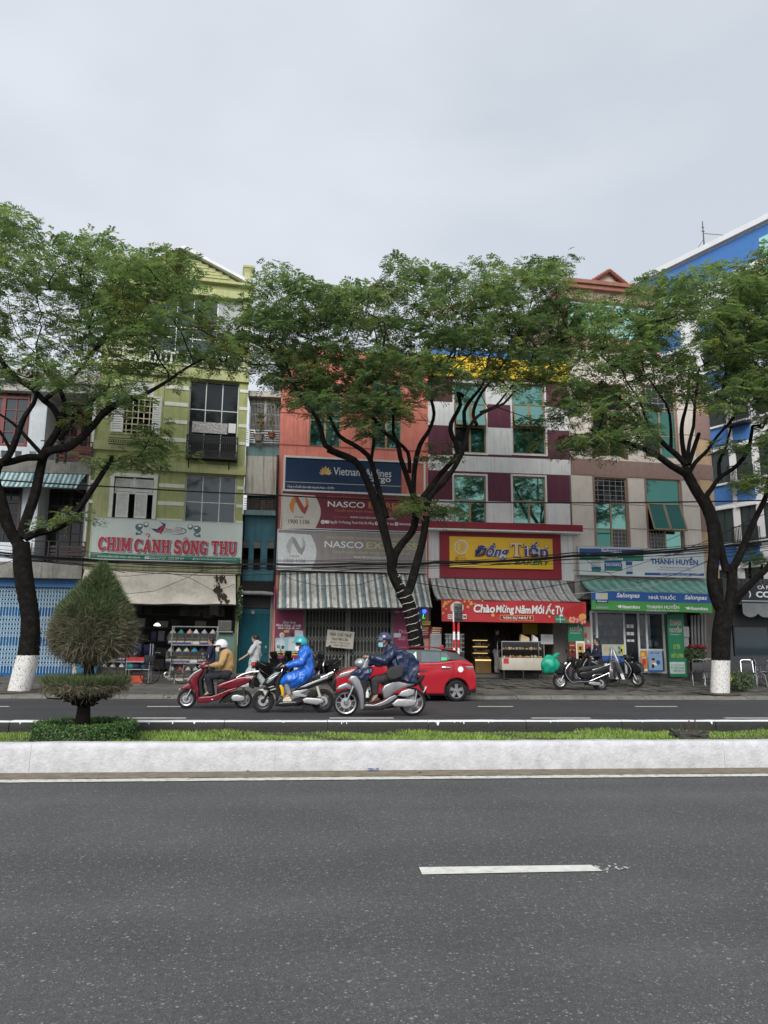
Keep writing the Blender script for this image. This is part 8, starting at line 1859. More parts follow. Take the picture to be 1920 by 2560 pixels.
helmet(t,p(985,330),mat('helmet_teal',(.015,.33,.38),.25,.04,5,0,40,coat=.8),None,.148);mask(t,hc,mat('mask_white',(.74,.74,.74),.8));melt('hood',[('c',p(1030,380),p(1050,440),.085,.10)],MATS['blue_raincoat'],t,.012,.008,8)
mb=MB();c=p(940,345);mb.lathe([(.128,-.02),(.132,0),(.128,.02)],(p(985,330).x,0,c.z+.01),'z',30);mb.build('goggle_strap',m_plas,t)
# ---- rider 3: navy poncho and helmet
t,p=rider('rider in a flapping navy poncho, navy helmet and pale blue mask on the silver scooter',S3,O3,'D5',Y3,None)
hc=p(603,248);bodyp=head(hc,(-1,0,0))+[('c',hc+Vector((.02,0,-.06)),p(640,300),.055,.06),('c',p(680,335),p(720,560),.14,.14)]
cp=[('c',p(635,295),p(670,330),.075,.14),('c',p(672,335),p(700,420),.16,.19),('c',p(700,420),p(730,520),.19,.19),('e',p(650,280),(.06,.09,.05))]
ct,cs=[],[]
for s in(-1,1):
 S0,E0,W0=p(680,345,s*.17),p(600,420,s*.25),p(465,385,s*.27);bodyp+=[('c',S0,E0,.05,.042),('c',E0,W0,.042,.03)]+hand(W0,(-1,0,.1));cp+=[('c',S0,E0,.10,.10),('c',E0,W0+Vector((.03,0,-.02)),.10,.07),('c',p(560,455,s*.22),p(470,430,s*.25),.06,.05)]
 Hp,K0,A0=p(720,560,s*.1),p(515,605,s*.14),p(525,748,s*.14);bodyp+=[('c',Hp,K0,.085,.062),('c',K0,A0,.055,.038),('c',A0,p(490,800,s*.14),.038,.03)];ct+=[('c',Hp,K0,.105,.088),('c',K0,p(515,715,s*.14),.085,.07)];cs.append([('c',p(545,785,s*.14),p(470,808,s*.14),.042,.034),('c',p(530,770,s*.14),p(500,795,s*.14),.04,.035)])
 cp+=[('s',[tuple(p(*q).xz)for q in((690,330),(760,320),(860,375),(922,425),(910,520),(905,632),(850,628),(770,600),(735,575),(760,500),(720,440))],s*.20-.022,s*.20+.022),('c',p(840,400,s*.12),p(900,432,s*.16),.09,.05),('c',p(760,360,s*.1),p(850,400,s*.12),.12,.09)]
cp+=[('c',p(905,440,-.18),p(905,440,.18),.03,.03),('c',p(880,610,-.18),p(880,610,.18),.03,.03),('c',p(900,520,-.18),p(900,520,.18),.03,.03),('c',p(890,480,-.18),p(890,480,.18),.03,.03),('c',p(895,565,-.18),p(895,565,.18),.03,.03),('c',p(600,440,-.2),p(600,440,.2),.06,.06),('c',p(520,425,-.22),p(520,425,.22),.05,.05)]
fr=[('s',[tuple(p(*q).xz)for q in((292,545),(345,500),(420,480),(500,490),(495,520),(455,585),(425,612),(380,592),(330,575))],-.19,.19),('c',p(470,450,-.2),p(470,450,.2),.05,.05)]
melt('body',bodyp,m_skin,t);eyes(t,hc,(-1,0,0));m_pon=cloth('navy_poncho',(.010,.020,.062),.4,.25,12,coat=.2);melt('poncho',cp,m_pon,t,.012,.020,7);melt('poncho_apron',fr,m_pon,t,.012,.022,8)
melt('trousers',ct+[('c',p(735,565,-.08),p(735,565,.08),.13,.13)],cloth('charcoal_trousers',(.03,.03,.034)),t,.012,.008,8)
for q in cs:melt('shoe',q,cloth('brown_shoe',(.05,.025,.02),.5),t,.009)
helmet(t,p(612,218),mat('helmet_navy',(.02,.03,.10),.2,.05,5,0,40,coat=1.),m_cgl,.150);mask(t,hc,mat('mask_blue',(.25,.52,.68),.8))
pb=p(695,530);t2=thing('shoulder_bag','dark grey bag under the poncho of the rider on the silver scooter','bag',O3+Vector((pb.x,-.24,p(695,595).z)));mb=MB();mb.prism([(p(*q).x-pb.x,p(*q).z-p(695,595).z)for q in((612,520),(650,478),(740,460),(775,500),(765,560),(700,592),(650,598),(622,570))],-.07,.06,0,.04,3);mb.build('bag',cloth('grey_bag',(.035,.033,.035)),t2)
# ---- woman walking
Yw=24.4;pw=at('D3',1500,1060,Yw);O_=Vector((pw.x,Yw,pz(Yw)));t=thing('person','woman in a light grey hooded top and wide pale trousers walking past the teal door','person',O_);p=Pose('D3',Yw,O_)
fz=lambda v:max(v,.05)
hc=p(1505,248);face=(-1,-.1,0);hip=p(1480,700);ftF,ftB=Vector((p(1385,900).x,-.08,.06)),Vector((p(1650,1050).x,.10,.06))
knF,knB=(p(1420,700)+ftF)/2+Vector((-.06,0,.0)),(p(1530,720)+ftB)/2+Vector((-.07,0,.02))
bodyp=head(hc,face,.092)+[('c',hc+Vector((.015,0,-.06)),p(1520,330),.048,.052),('c',p(1530,370),p(1500,600),.12,.11),('c',p(1495,600),hip,.12,.13),('c',hip+Vector((-.02,-.08,-.05)),knF,.075,.055),('c',knF,ftF+Vector((0,0,.03)),.052,.036),('c',hip+Vector((.02,.08,-.05)),knB,.075,.055),('c',knB,ftB+Vector((0,0,.03)),.052,.036),('c',ftF,ftF+Vector((-.17,0,-.02)),.036,.026),('c',ftB,ftB+Vector((-.15,0,-.02)),.036,.026)]
S0,E0,W0=p(1500,380,-.16),p(1425,500,-.2),p(1290,590,-.2);S1_,E1_,W1_=p(1530,380,.16),p(1570,560,.22),p(1520,700,.22)
bodyp+=[('c',S0,E0,.045,.036),('c',E0,W0,.036,.026),('c',S1_,E1_,.045,.036),('c',E1_,W1_,.036,.026)]+hand(W0,(-1,0,-.55))+hand(W1_,(-.4,0,-1))
melt('body',bodyp,m_skin,t,.010);eyes(t,hc,face,.092)
melt('hooded_top',[('c',p(1520,345),p(1520,420),.10,.15),('c',p(1520,420),p(1495,640),.165,.17),('c',p(1495,640),p(1480,690),.175,.17),('c',S0,p(1430,490,-.2),.085,.085),('c',S1_,p(1570,540,.22),.085,.085),('e',p(1580,330),(.085,.11,.06)),('e',p(1545,305),(.075,.10,.06))],cloth('light_grey_jersey',(.42,.43,.44)),t,.011,.013,8)
melt('trousers',[('c',hip+Vector((0,-.06,.02)),hip+Vector((0,.06,.02)),.14,.14),('c',hip+Vector((-.02,-.08,-.05)),knF,.105,.095),('c',knF,ftF+Vector((.01,0,.02)),.095,.11),('c',hip+Vector((.02,.08,-.05)),knB,.105,.095),('c',knB,ftB+Vector((.01,0,.03)),.095,.11)],cloth('pale_grey_trousers',(.38,.42,.42)),t,.012,.010,7)
for f in(ftF,ftB):melt('shoe',[('c',f+Vector((.02,0,-.02)),f+Vector((-.19,0,-.03)),.042,.036)],cloth('white_shoe',(.55,.54,.52),.6),t,.009)
hair(t,[('e',hc+Vector((.02,0,.035)),(.105,.092,.10)),('c',hc+Vector((.09,0,.0)),hc+Vector((.13,0,-.05)),.045,.03),('c',hc+Vector((.125,0,-.05)),hc+Vector((.14,0,-.13)),.03,.012)])
# ---- man in navy standing by the cages
def standing(label,crop,Y,hx,hy,ftz,face,top,legs,armpose=0,scale=1.,seat=None,skirt=False,hairp=True):
 hcw=at(crop,hx,hy,Y);O_=Vector((hcw.x,Y,ftz));t=thing('person',label,'person',O_);hc=hcw-O_;f=Vector(face).normalized();s_=Vector((-f.y,f.x,0));u=Vector((0,0,1))
 nk=hc-u*.12;ch=hc-u*.30-f*.01;H=hc.z;hipz=H-.80 if seat is None else seat;hip=Vector((hc.x-f.x*.03,hc.y-f.y*.03,hipz))
 P_=head(hc,face,.095)+[('c',hc-u*.06-f*.01,nk-u*.05,.05,.055),('c',ch,hip,.13,.12)];T_=[('c',ch+u*.06,ch-u*.1,.12,.15),('c',ch-u*.1,hip+u*.02,.155,.15)];G_=[('c',hip-s_*.07,hip+s_*.07,.14,.14)];sh=[]
 for q in(-1,1):
  S0=ch+s_*(.17*q)+u*.05
  if armpose==0:E0=S0-u*.27+s_*.05*q;W0=E0-u*.2+f*.12
  elif armpose==1:E0=S0-u*.22+s_*.06*q+f*.06;W0=E0+f*.16-s_*.14*q+u*.04
  else:E0=S0-u*.24+s_*.05*q+f*.08;W0=E0+f*.24-u*.04
  P_+=[('c',S0,E0,.047,.038),('c',E0,W0,.038,.027)]+hand(W0,(W0-E0));T_+=[('c',S0,E0,.078,.065),('c',E0,W0-(W0-E0)*.15,.066,.05)]
  Hq=hip+s_*(.09*q)
  if seat is None:K0=Vector((Hq.x+f.x*.03,Hq.y+f.y*.03,hipz*.52));A0=Vector((Hq.x,Hq.y,.09))
  else:K0=Hq+f*.42-u*.02;A0=Vector((K0.x+f.x*.02,K0.y,.09))
  F0=A0+f*.16-u*.05;P_+=[('c',Hq,K0,.08,.058),('c',K0,A0,.054,.038),('c',A0,F0,.036,.028)];G_+=[('c',Hq,K0,.10,.085),('c',K0,A0+u*.04,.085,.075)];sh.append([('c',A0-u*.04,F0-u*.005,.044,.034)])
 melt('body',P_,m_skin,t,.012);eyes(t,hc,face,.095);melt('top',T_,top,t,.013,.012,8);melt('skirt' if skirt else 'trousers',G_,legs,t,.013,.009,8)
 for q in sh:melt('shoe',q,cloth('dark_shoe',(.02,.02,.022),.6),t,.010)
 if hairp:hair(t,[('e',hc+u*.04-f*.022,(.105,.095,.095)),('e',hc-f*.05,(.06,.085,.09))])
 return t
m_nv=cloth('navy_cloth',(.012,.017,.045));m_dkc=cloth('dark_cloth',(.018,.018,.022))
standing('man in a navy jacket standing with folded arms beside the bird cage rack','D3',26.2,745,300,pz(26.2),(-1,-.1,0),m_nv,m_dkc,1)
standing('person in navy sitting behind the steel cart with red trays','C4',27.9,1078,1312,pz(27.9)+.05,(-.3,-1,0),m_nv,m_dkc,2,seat=.50)
standing('person in a dark navy jacket sitting on a scooter outside the pharmacy','D6',26.6,842,245,pz(26.6),(-1,-.1,0),m_nv,m_dkc,2,seat=.74)
standing('bakery worker in a dark top and pale grey trousers inside the shop door','C7',30.2,705,1140,FLE,(1,-.5,0),m_dkc,cloth('pale_apron',(.42,.42,.43)),0)
# ================================================================ things in and before the shops
def shelf_thing(name,label,cat,loc,rz=0.,group=None):return thing(name,label,cat,loc,rz,group)
Yr=27.0
m_rack=mat('dull_steel',(.26,.26,.255),.5,.15,10,0,40,.5)
def W(c,x,y,Y):return at(c,x,y,Y)
# ---- bird cages on their rack
rkL,rkR=W('D3',30,1000,Yr).x,W('D3',830,1000,Yr).x;gz0=pz(Yr);zs_=[W('D3',300,y,Yr).z for y in(992,668,352)];ztop=W('D3',300,38,Yr).z
t=thing('cage_rack','steel rack of three tiers holding rows of small bird cages','rack',((rkL+rkR)/2,Yr,gz0));hwid=(rkR-rkL)/2
for z in zs_:mb=MB();mb.box(-hwid,hwid,-.16,.18,z-gz0-.035,z-gz0);mb.build('shelf',m_rack,t)
for x in(-hwid+.02,hwid-.02):
 for y in(-.15,.17):mb=MB();mb.box(x-.015,x+.015,y-.015,y+.015,0,ztop-gz0);mb.build('post',m_rack,t)
mb=MB();mb.box(-hwid,hwid,-.02,.02,ztop-gz0-.03,ztop-gz0);mb.build('top_bar',m_rack,t)
m_wire=mat('cage_wire',(.13,.125,.115),.5,.2,10,0,40,.4);m_traypu=mat('tray_purple',(.05,.04,.16),.4);m_traywh=mat('tray_white',(.5,.5,.47),.5);m_seed=mat('seed_strip',(.62,.56,.36),.7)
m_cov=[mat('cover_cream',(.42,.38,.32),.9),mat('cover_teal',(.02,.19,.17),.9),mat('cover_pink',(.42,.25,.22),.9),mat('cover_white',(.55,.57,.57),.9),mat('cover_grey',(.3,.32,.33),.9),mat('cover_blue',(.03,.24,.32),.9),mat('cover_red',(.32,.04,.04),.9),mat('cover_navy',(.02,.02,.06),.9)]
m_cw=mat('cage_inside',(.09,.085,.075),.95,.3,10)
def make_cage(cov,tray,w=.27,d=.24,h=.36):
 t=thing('bird_cage','cage','bird cage');mb=MB()
 mb.rbox(-w/2-.012,w/2+.012,-d/2-.012,d/2+.012,0,.075,.012);mb.build('tray',tray,t);mb=MB();mb.box(-w/2+.01,w/2-.01,-d/2-.016,-d/2-.013,.08,.105);mb.build('seed_strip',m_seed,t)
 mb=MB();q=.0032;n=11
 for i in range(n+1):
  x=-w/2+w*i/n
  for y in(-d/2,d/2):mb.box(x-q,x+q,y-q,y+q,.07,h);
 for i in range(7):
  y=-d/2+d*i/6
  for x in(-w/2,w/2):mb.box(x-q,x+q,y-q,y+q,.07,h)
 for z in(.16,.26,h):
  mb.box(-w/2,w/2,-d/2-q,-d/2+q,z-q,z+q);mb.box(-w/2,w/2,d/2-q,d/2+q,z-q,z+q)
  for x in(-w/2,w/2):mb.box(x-q,x+q,-d/2,d/2,z-q*.9,z+q*.9)
 for i in range(9):x=-w/2+w*i/8;mb.tube([(x,-d/2,h),(x*.75,-d/4,h+.05),(x*.7,0,h+.06),(x*.75,d/4,h+.05),(x,d/2,h)],q*.9,4)
 mb.build('bars',m_wire,t,'stuff');mb=MB();mb.box(-w/2+.02,w/2-.02,.0,.012,.12,.13);mb.tube([(-w/2,.02,.2),(w/2,.02,.2)],.006,5);mb.build('perch',m_seed,t)
 mb=MB();V=[];k=14;rr=random.Random(len(COL.objects))
 for j,(f,r_)in enumerate(((0,1.),(.35,.8),(.7,.42),(1.,.16))):
  for i in range(k):a=6.2832*i/k;g_=1+rr.uniform(-.12,.12);V.append((w*.42*r_*g_*math.cos(a),d*.42*r_*g_*math.sin(a),h+.015+.14*f+rr.uniform(-.012,.012)))
 mb.add(V,[(j*k+i,j*k+(i+1)%k,(j+1)*k+(i+1)%k,(j+1)*k+i)for j in range(3)for i in range(k)]+[tuple(3*k+i for i in range(k))],0,True);mb.build('cloth_cover',cov,t)
 return t
cn=['cream','teal','pink','white','grey','blue','red','navy'];tiers=['top','middle','bottom'];pos_=['first','second','third','fourth','fifth','sixth']
protos={}
def cage(x,y,z,cov,tray,label,group):
 k=(cov,tray)
 if k in protos:c=copy_tree(protos[k])
 else:c=protos[k]=make_cage(m_cov[cov],tray)
 c.location=(x,y,z);c.rotation_euler=(0,0,random.uniform(-.06,.06));c['label']=label;c['group']=group
rows_=[(2,[(80,0,0),(220,1,0),(368,2,0),(480,3,1),(622,4,0),(768,0,0)]),(1,[(58,4,0),(195,0,0),(330,0,0),(465,5,1),(600,7,0),(740,0,0)]),(0,[(100,4,0),(235,6,1),(380,0,0),(500,4,1),(630,2,0),(765,0,0)])]
for(tier,cs)in rows_:
 for i,(x,cv,tr)in enumerate(cs):cage(W('D3',x,300,Yr).x,Yr,zs_[tier]+.002,cv,m_traywh if tr else m_traypu,'%s bird cage from left on %s tier of the steel rack, %s cloth'%(pos_[i],tiers[2-tier],cn[cv]),'bird cages on the steel rack')
# low shelf of cages at the left, behind the topiary
Yl=27.8;a,b,z=W('C4',770,1495,Yl).x,W('C4',1000,1495,Yl).x,W('C4',880,1495,Yl).z
t=thing('cage_bench','low steel bench with bird cages on and under it behind the topiary','bench',((a+b)/2,Yl,pz(Yl)));mb=MB();mb.box((a-b)/2,(b-a)/2,-.16,.16,z-pz(Yl)-.03,z-pz(Yl));mb.build('shelf',m_steel,t)
for s in(-1,1):mb=MB();mb.box(s*(b-a)/2-.015,s*(b-a)/2+.015,-.15,.15,0,z-pz(Yl)-.031);mb.build('leg',m_steel,t)
for i,x in enumerate((820,890,960)):cage(W('C4',x,1500,Yl).x,Yl,z+.002,4 if i%2 else 0,m_traypu if i!=1 else m_traywh,'%s cage on the low bench left of the steel cart'%pos_[i],'bird cages on the low bench')
for i,x in enumerate((825,895,965)):cage(W('C4',x,1500,Yl).x,Yl,pz(Yl)+.01,0 if i%2 else 3,m_traywh,'%s cage on the ground under the low bench'%pos_[i],'bird cages under the low bench')
# dim goods at the back of the bird shop: shelving with hanging cages
t=thing('back_shelf','dim shelving stacked with cages and sacks at the back of the songbird shop','shelf',FB.W(2.6,3.6,FLB),FB.rz);rr=random.Random(5)
for k in range(5):mb=MB();mb.box(-2.1,2.2,-.2,.2,.1+k*.55,.13+k*.55);mb.build('shelf',m_dkmet,t)
for k in range(5):
 x=-2.0
 while x<2.0:
  w_,h_=rr.uniform(.2,.5),rr.uniform(.2,.42)
  if rr.random()<.8:mb=MB();mb.rbox(x,x+w_,-.16,.12,.132+k*.55,.13+k*.55+h_,.02);mb.build('goods',rr.choice([m_cw,m_cov[4],m_cov[0],m_traypu,m_cov[1],MATS['dark_brown_wood']]),t)
  x+=w_+rr.uniform(.03,.12)
for i,(x,y)in enumerate(((440,930),(500,1150),(870,925),(960,930),(1060,940),(1165,930))):
 p_=W('C5',x,y,28.6);t=thing('hanging_cage','dark bird cage hanging under the ceiling of the songbird shop, %s from the left'%pos_[i],'bird cage',(p_.x,28.6,p_.z-.16),0,'cages hanging in the songbird shop');mb=MB();mb.lathe([(0,0),(.15,0),(.15,.02),(0,.02)],(0,0,0),'z',16);mb.build('base',MATS['dark_brown_wood'],t);mb=MB()
 for k in range(16):a=6.2832*k/16;mb.tube([(.14*math.cos(a),.14*math.sin(a),.02),(.14*math.cos(a),.14*math.sin(a),.22),(.09*math.cos(a),.09*math.sin(a),.32),(0,0,.36)],.004,4)
 mb.tube([(0,0,.36),(0,0,.62)],.005,4);mb.build('bars',m_wire,t,'stuff')
p_=W('C5',640,1032,29.6);t=thing('shop_lamp','small lit white lamp hanging in the dark songbird shop','lamp',(p_.x,29.6,p_.z-.05));mb=MB();mb.lathe([(0,.1),(.05,.09),(.12,.02),(.12,.0),(0,.0)],(0,0,0),'z',18);mb.build('lamp_shade',mat('lamp_lit',(.8,.8,.8),.5,0,1,emit=(1,.98,.95),est=3.),t);mb=MB();mb.tube([(0,0,.1),(0,0,1.)],.006,5);mb.build('cord',m_black,t)
# teal board with a wire box on its bracket
Yt_=28.0;a,b=W('D3',842,500,Yt_),W('D3',1140,500,Yt_);z0,z1=pz(Yt_),W('D3',990,160,Yt_).z
t=thing('teal_board','pale teal board standing at the right end of the songbird shop','board',((a.x+b.x)/2,Yt_,z0));mb=MB();mb.box(a.x-(a.x+b.x)/2,(b.x-a.x)/2,0,.04,0,z1-z0);mb.build('panel',mat('pale_teal_board',(.14,.24,.20),.7,.12,3,.1,30,streak=.3),t)
p_=W('C5',1200,1090,27.9);t=thing('wire_box','old wire fronted box on a steel bracket above the teal board','box',(p_.x,27.9,p_.z));w_=W('C5',1255,1090,27.9).x-p_.x;h_=W('C5',1200,1000,27.9).z-p_.z;mb=MB();mb.rbox(-w_,w_,-.1,.25,.02,h_,.015);mb.build('body',mat('rusty_box',(.15,.14,.12),.8,.25,6,.2),t);mb=MB();bars(mb,-w_*.9,w_*.9,.05,h_-.03,-.11,12,6,.004);mb.build('grille',m_wire,t);mb=MB();mb.box(-w_*1.25,w_*1.25,-.12,.28,-.03,0);mb.build('bracket',m_steel,t)
# ---- steel cart with red trays, crate
Yc=26.0;xa,xb=W('C4',1000,1600,Yc).x,W('C4',1190,1600,Yc).x;zc=[W('C4',1090,y,Yc).z for y in(1668,1555,1495)];g0=pz(Yc);cxm=(xa+xb)/2;hw_=(xb-xa)/2
t=thing('steel_cart','three tier steel cart with red trays on top before the songbird shop','cart',(cxm,Yc,g0))
for z in zc:mb=MB();mb.box(-hw_,hw_,-.22,.22,z-g0-.025,z-g0);mb.build('shelf',m_steel,t)
for x in(-hw_+.02,hw_-.02):
 for y in(-.2,.2):mb=MB();mb.tube([(x,y,0),(x,y,W('C4',1190,1355 if x>0 else 1470,Yc).z-g0)],.014,6);mb.build('post',m_steel,t)
m_tray=mat('red_tray',(.42,.02,.025),.45,.1,5)
for i,(x0,x1)in enumerate(((1015,1090),(1098,1175))):
 a,b=W('C4',x0,1480,Yc),W('C4',x1,1480,Yc);t=thing('red_tray',('left' if i==0 else 'right')+' red plastic tray on top of the steel cart','tray',((a.x+b.x)/2,Yc-.02,zc[2]+.002),0,'red trays on the steel cart');w_=(b.x-a.x)/2;h_=.13;mb=MB();mb.box(-w_,w_,-.18,.18,0,.012)
 for(q0,q1,r0,r1)in((-w_,w_,-.19,-.18),(-w_,w_,.18,.19),(-w_-.01,-w_,-.19,.19),(w_,w_+.01,-.19,.19)):mb.box(q0,q1,r0,r1,0,h_)
 mb.box(-w_-.02,w_+.02,-.205,-.19,h_-.015,h_);mb.build('tray',m_tray,t);rr=random.Random(i);mb=MB()
 for k in range(9):bm=bmesh.new();bmesh.ops.create_icosphere(bm,subdivisions=1,radius=.05,matrix=Matrix.Translation((rr.uniform(-w_+.05,w_-.05),rr.uniform(-.12,.12),.07)));mb.bm(bm)
 mb.build('produce',mat('produce_mixed',(.35,.26,.07),.7,.5,9),t,'stuff')
a,b=W('C4',1028,1640,Yc),W('C4',1130,1640,Yc);t=thing('red_crate','orange red plastic crate on the bottom tier of the steel cart','crate',((a.x+b.x)/2,Yc,zc[0]+.002));w_=(b.x-a.x)/2;mb=MB();mb.box(-w_,w_,-.15,.15,0,.015)
for k in range(5):
 for(q0,q1,r0,r1)in((-w_,w_,-.16,-.15),(-w_,w_,.15,.16),(-w_-.01,-w_,-.16,.16),(w_,w_+.01,-.16,.16)):mb.box(q0,q1,r0,r1,.0+k*.052,.036+k*.052)
for x in np.linspace(-w_,w_,6):mb.box(x-.012,x+.012,-.163,-.148,0,.25)
mb.build('crate',mat('orange_red_plastic',(.50,.07,.025),.45,.1,5),t)
t=thing('cart_sacks','pile of dark bags on the middle tier of the steel cart','bags',(cxm-.1,Yc,zc[1]));mb=MB();rr=random.Random(2)
for k in range(6):
 bm=bmesh.new();bmesh.ops.create_icosphere(bm,subdivisions=2,radius=1,matrix=Matrix.Translation((rr.uniform(-.25,.2),rr.uniform(-.1,.1),.09))@Matrix.Diagonal((.13,.11,.09,1)));m2=MB();m2.bm(bm);m2.build('bag',rr.choice([m_cov[1],m_cov[7],m_dkc]),t)
for i,(x0,x1,y0,y1,c_)in enumerate(((615,690,1480,1590,(.02,.14,.24)),(715,785,1490,1590,(.02,.16,.28)))):
 a,b=W('C4',x0,y1,27.6),W('C4',x1,y0,27.6);t=thing('blue_bin',('left' if i==0 else 'right')+' blue plastic bin behind the topiary trunk','bin',((a.x+b.x)/2,27.6,pz(27.6)),0,'blue bins behind the topiary');w_=(b.x-a.x)/2;mb=MB();mb.prism([(-w_*.9,0),(w_*.9,0),(w_,b.z-pz(27.6)),(-w_,b.z-pz(27.6))],-.25,.25,0,.02);mb.build('body',mat('bin_blue_%s'%'ab'[i],c_,.5),t);mb=MB();mb.rbox(-w_-.02,w_+.02,-.27,.27,b.z-pz(27.6),b.z-pz(27.6)+.04,.01);mb.build('lid',MATS['bin_blue_%s'%'ab'[i]],t)
# ---- bicycle
Yb=25.3;pb=W('C4',1310,1690,Yb);t=thing('bicycle','old dark bicycle on its stand before the bird cages','bicycle',(pb.x,Yb,pz(Yb)),R(24));
def bwheel(x):
 mb=MB();mb.lathe([(.30,-.012),(.325,0),(.30,.012)],(x,0,.33),'y',36,0,True,True);w_=mb.build('wheel',m_tyre,t);mb=MB();mb.lathe([(.295,-.01),(.302,0),(.295,.01)],(x,0,.33),'y',36,0,True,True)
 for k in range(20):a=6.2832*k/20;mb.tube([(x,.01*(-1)**k,.33),(x+.297*math.cos(a),0,.33+.297*math.sin(a))],.0022,3,0,False)
 mb.build('rim',m_steel,w_)
bwheel(-.52);bwheel(.52)
for nm,m_,pts,r_ in(('frame',m_sblk,[(-.40,0,.88),(-.35,0,.72),(.0,0,.30),(.52,0,.33)],.016),('frame',m_sblk,[(.0,0,.30),(.16,0,.82)],.016),('frame',m_sblk,[(.13,0,.72),(.52,0,.33)],.011),('fork',m_sblk,[(-.40,0,.92),(-.46,0,.6),(-.52,0,.33)],.014),('handlebar',m_steel,[(-.30,-.27,1.0),(-.38,-.12,1.02),(-.40,0,.98),(-.38,.12,1.02),(-.30,.27,1.0)],.012),('kickstand',m_steel,[(.30,-.03,.33),(.22,-.16,.02)],.01),('rack',m_steel,[(.2,-.06,.70),(.62,-.06,.70),(.62,.06,.70),(.2,.06,.70)],.008),('rack_stay',m_steel,[(.58,.05,.7),(.52,.04,.35)],.006)):mb=MB();mb.tube([Vector(p)for p in pts],r_,7);mb.build(nm,m_,t)
mb=MB();mb.prism([(.02,.86),(.10,.83),(.28,.84),(.30,.89),(.2,.92),(.06,.89)],-.07,.07,0,.025);mb.build('saddle',m_seat,t)
mb=MB();V=[]
for s in(-1,1):
 pass
mb.rbox(-.72,-.44,-.15,.15,.70,.92,.03);mb.build('basket',mat('basket_dark',(.02,.022,.03),.8,.3,25,.5,40),t)
mb=MB();mb.lathe([(.09,-.006),(.1,0),(.09,.006),(.06,0)],(0,-.05,.30),'y',18,0,True,True);mb.tube([(0,-.05,.3),(.05,-.08,.16)],.009,5);mb.build('crank',m_steel,t)
# ---- bakery
Ye=28.35;a,b=W('C7',735,1480,Ye),W('C7',1125,1480,Ye);zt=W('C7',900,1228,Ye).z;zb=W('C7',900,1492,Ye).z;zm=W('C7',900,1380,Ye).z;x0=(a.x+b.x)/2;w_=(b.x-a.x)/2;gz_=pz(Ye)
t=thing('food_counter','cream glass topped bakery counter with rows of buns, before the shop','counter',(x0,Ye,gz_));mb=MB();mb.rbox(-w_,w_,-.35,.35,zb-gz_,zm-gz_,.02);mb.build('cabinet',mat('cream_panel',(.55,.51,.43),.4,.06,3,0,30,streak=.2,scol=(.3,.27,.22)),t)
for x in(-w_+.08,w_-.08,0):
 for y in(-.3,.3):mb=MB();mb.box(x-.02,x+.02,y-.02,y+.02,0,zb-gz_);mb.build('leg',m_dkmet,t)
mb=MB();mb.box(-w_,w_,-.35,.35,zt-gz_-.03,zt-gz_);mb.build('top',m_steel,t)
for x in(-w_,w_-.02):
 for y in(-.35,.33):mb=MB();mb.box(x,x+.02,y,y+.02,zm-gz_,zt-gz_-.03);mb.build('post',m_steel,t)
m_clr=bpy.data.materials.new('clear_glass');m_clr.use_nodes=True;_t=m_clr.node_tree;_o=[x for x in _t.nodes if x.type=='OUTPUT_MATERIAL'][0];_g=_t.nodes.new('ShaderNodeBsdfGlossy');_g.inputs['Roughness'].default_value=.03;_tr=_t.nodes.new('ShaderNodeBsdfTransparent');_tr.inputs['Color'].default_value=(.86,.9,.9,1);_mx=_t.nodes.new('ShaderNodeMixShader');_mx.inputs[0].default_value=.06;_t.links.new(_tr.outputs[0],_mx.inputs[1]);_t.links.new(_g.outputs[0],_mx.inputs[2]);_t.links.new(_mx.outputs[0],_o.inputs['Surface'])
mb=MB();mb.quad((-w_+.02,-.345,zm-gz_),(w_-.02,-.345,zm-gz_),(w_-.02,-.345,zt-gz_-.03),(-w_+.02,-.345,zt-gz_-.03));mb.build('glass',m_clr,t)
mb=MB();mb.box(-w_+.02,w_-.02,-.1,.3,(zm+zt)/2-gz_-.01,(zm+zt)/2-gz_);mb.build('shelf',m_steel,t)
rr=random.Random(9);buns=[mat('bun_%s'%'abcd'[i],c_,.6,.15,9)for i,c_ in enumerate(((.55,.42,.22),(.45,.25,.09),(.6,.55,.42),(.4,.12,.05)))]
for lv in(zm-gz_+.002,(zm+zt)/2-gz_+.002):
 for i in range(26):
  mb=MB();x=-w_+.09+(2*w_-.18)*i/25;bm=bmesh.new();r_=rr.uniform(.03,.05);bmesh.ops.create_icosphere(bm,subdivisions=2,radius=1,matrix=Matrix.Translation((x,rr.uniform(-.24,-.05),lv+r_*.8))@Matrix.Diagonal((r_,r_,r_*rr.uniform(.7,1.6),1)));mb.bm(bm);mb.build('bun',rr.choice(buns),t)
q=W('C7',795,1410,Ye-.36);mb=MB();mb.box(q.x-x0-.1,q.x-x0+.1,-.356,-.351,q.z-gz_-.1,q.z-gz_+.1);mb.build('red_label',m_redp,t)
for i,(c0,c1,y0,y1,c_)in enumerate(((920,1000,1165,1228,(.55,.42,.25)),(1030,1080,1168,1228,(.6,.6,.58)))):
 a,b=W('C7',c0,y1,Ye),W('C7',c1,y0,Ye);t=thing('carton',('brown' if i==0 else 'white')+' open carton standing on the bakery counter','carton',((a.x+b.x)/2,Ye,zt+.002));w2,h2=(b.x-a.x)/2,b.z-a.z;mb=MB();mb.prism([(-w2,0),(w2,0),(w2,h2*.5),(-w2*.8,h2)],-.1,.1);mb.build('carton',mat('carton_%s'%'ab'[i],c_,.8),t)
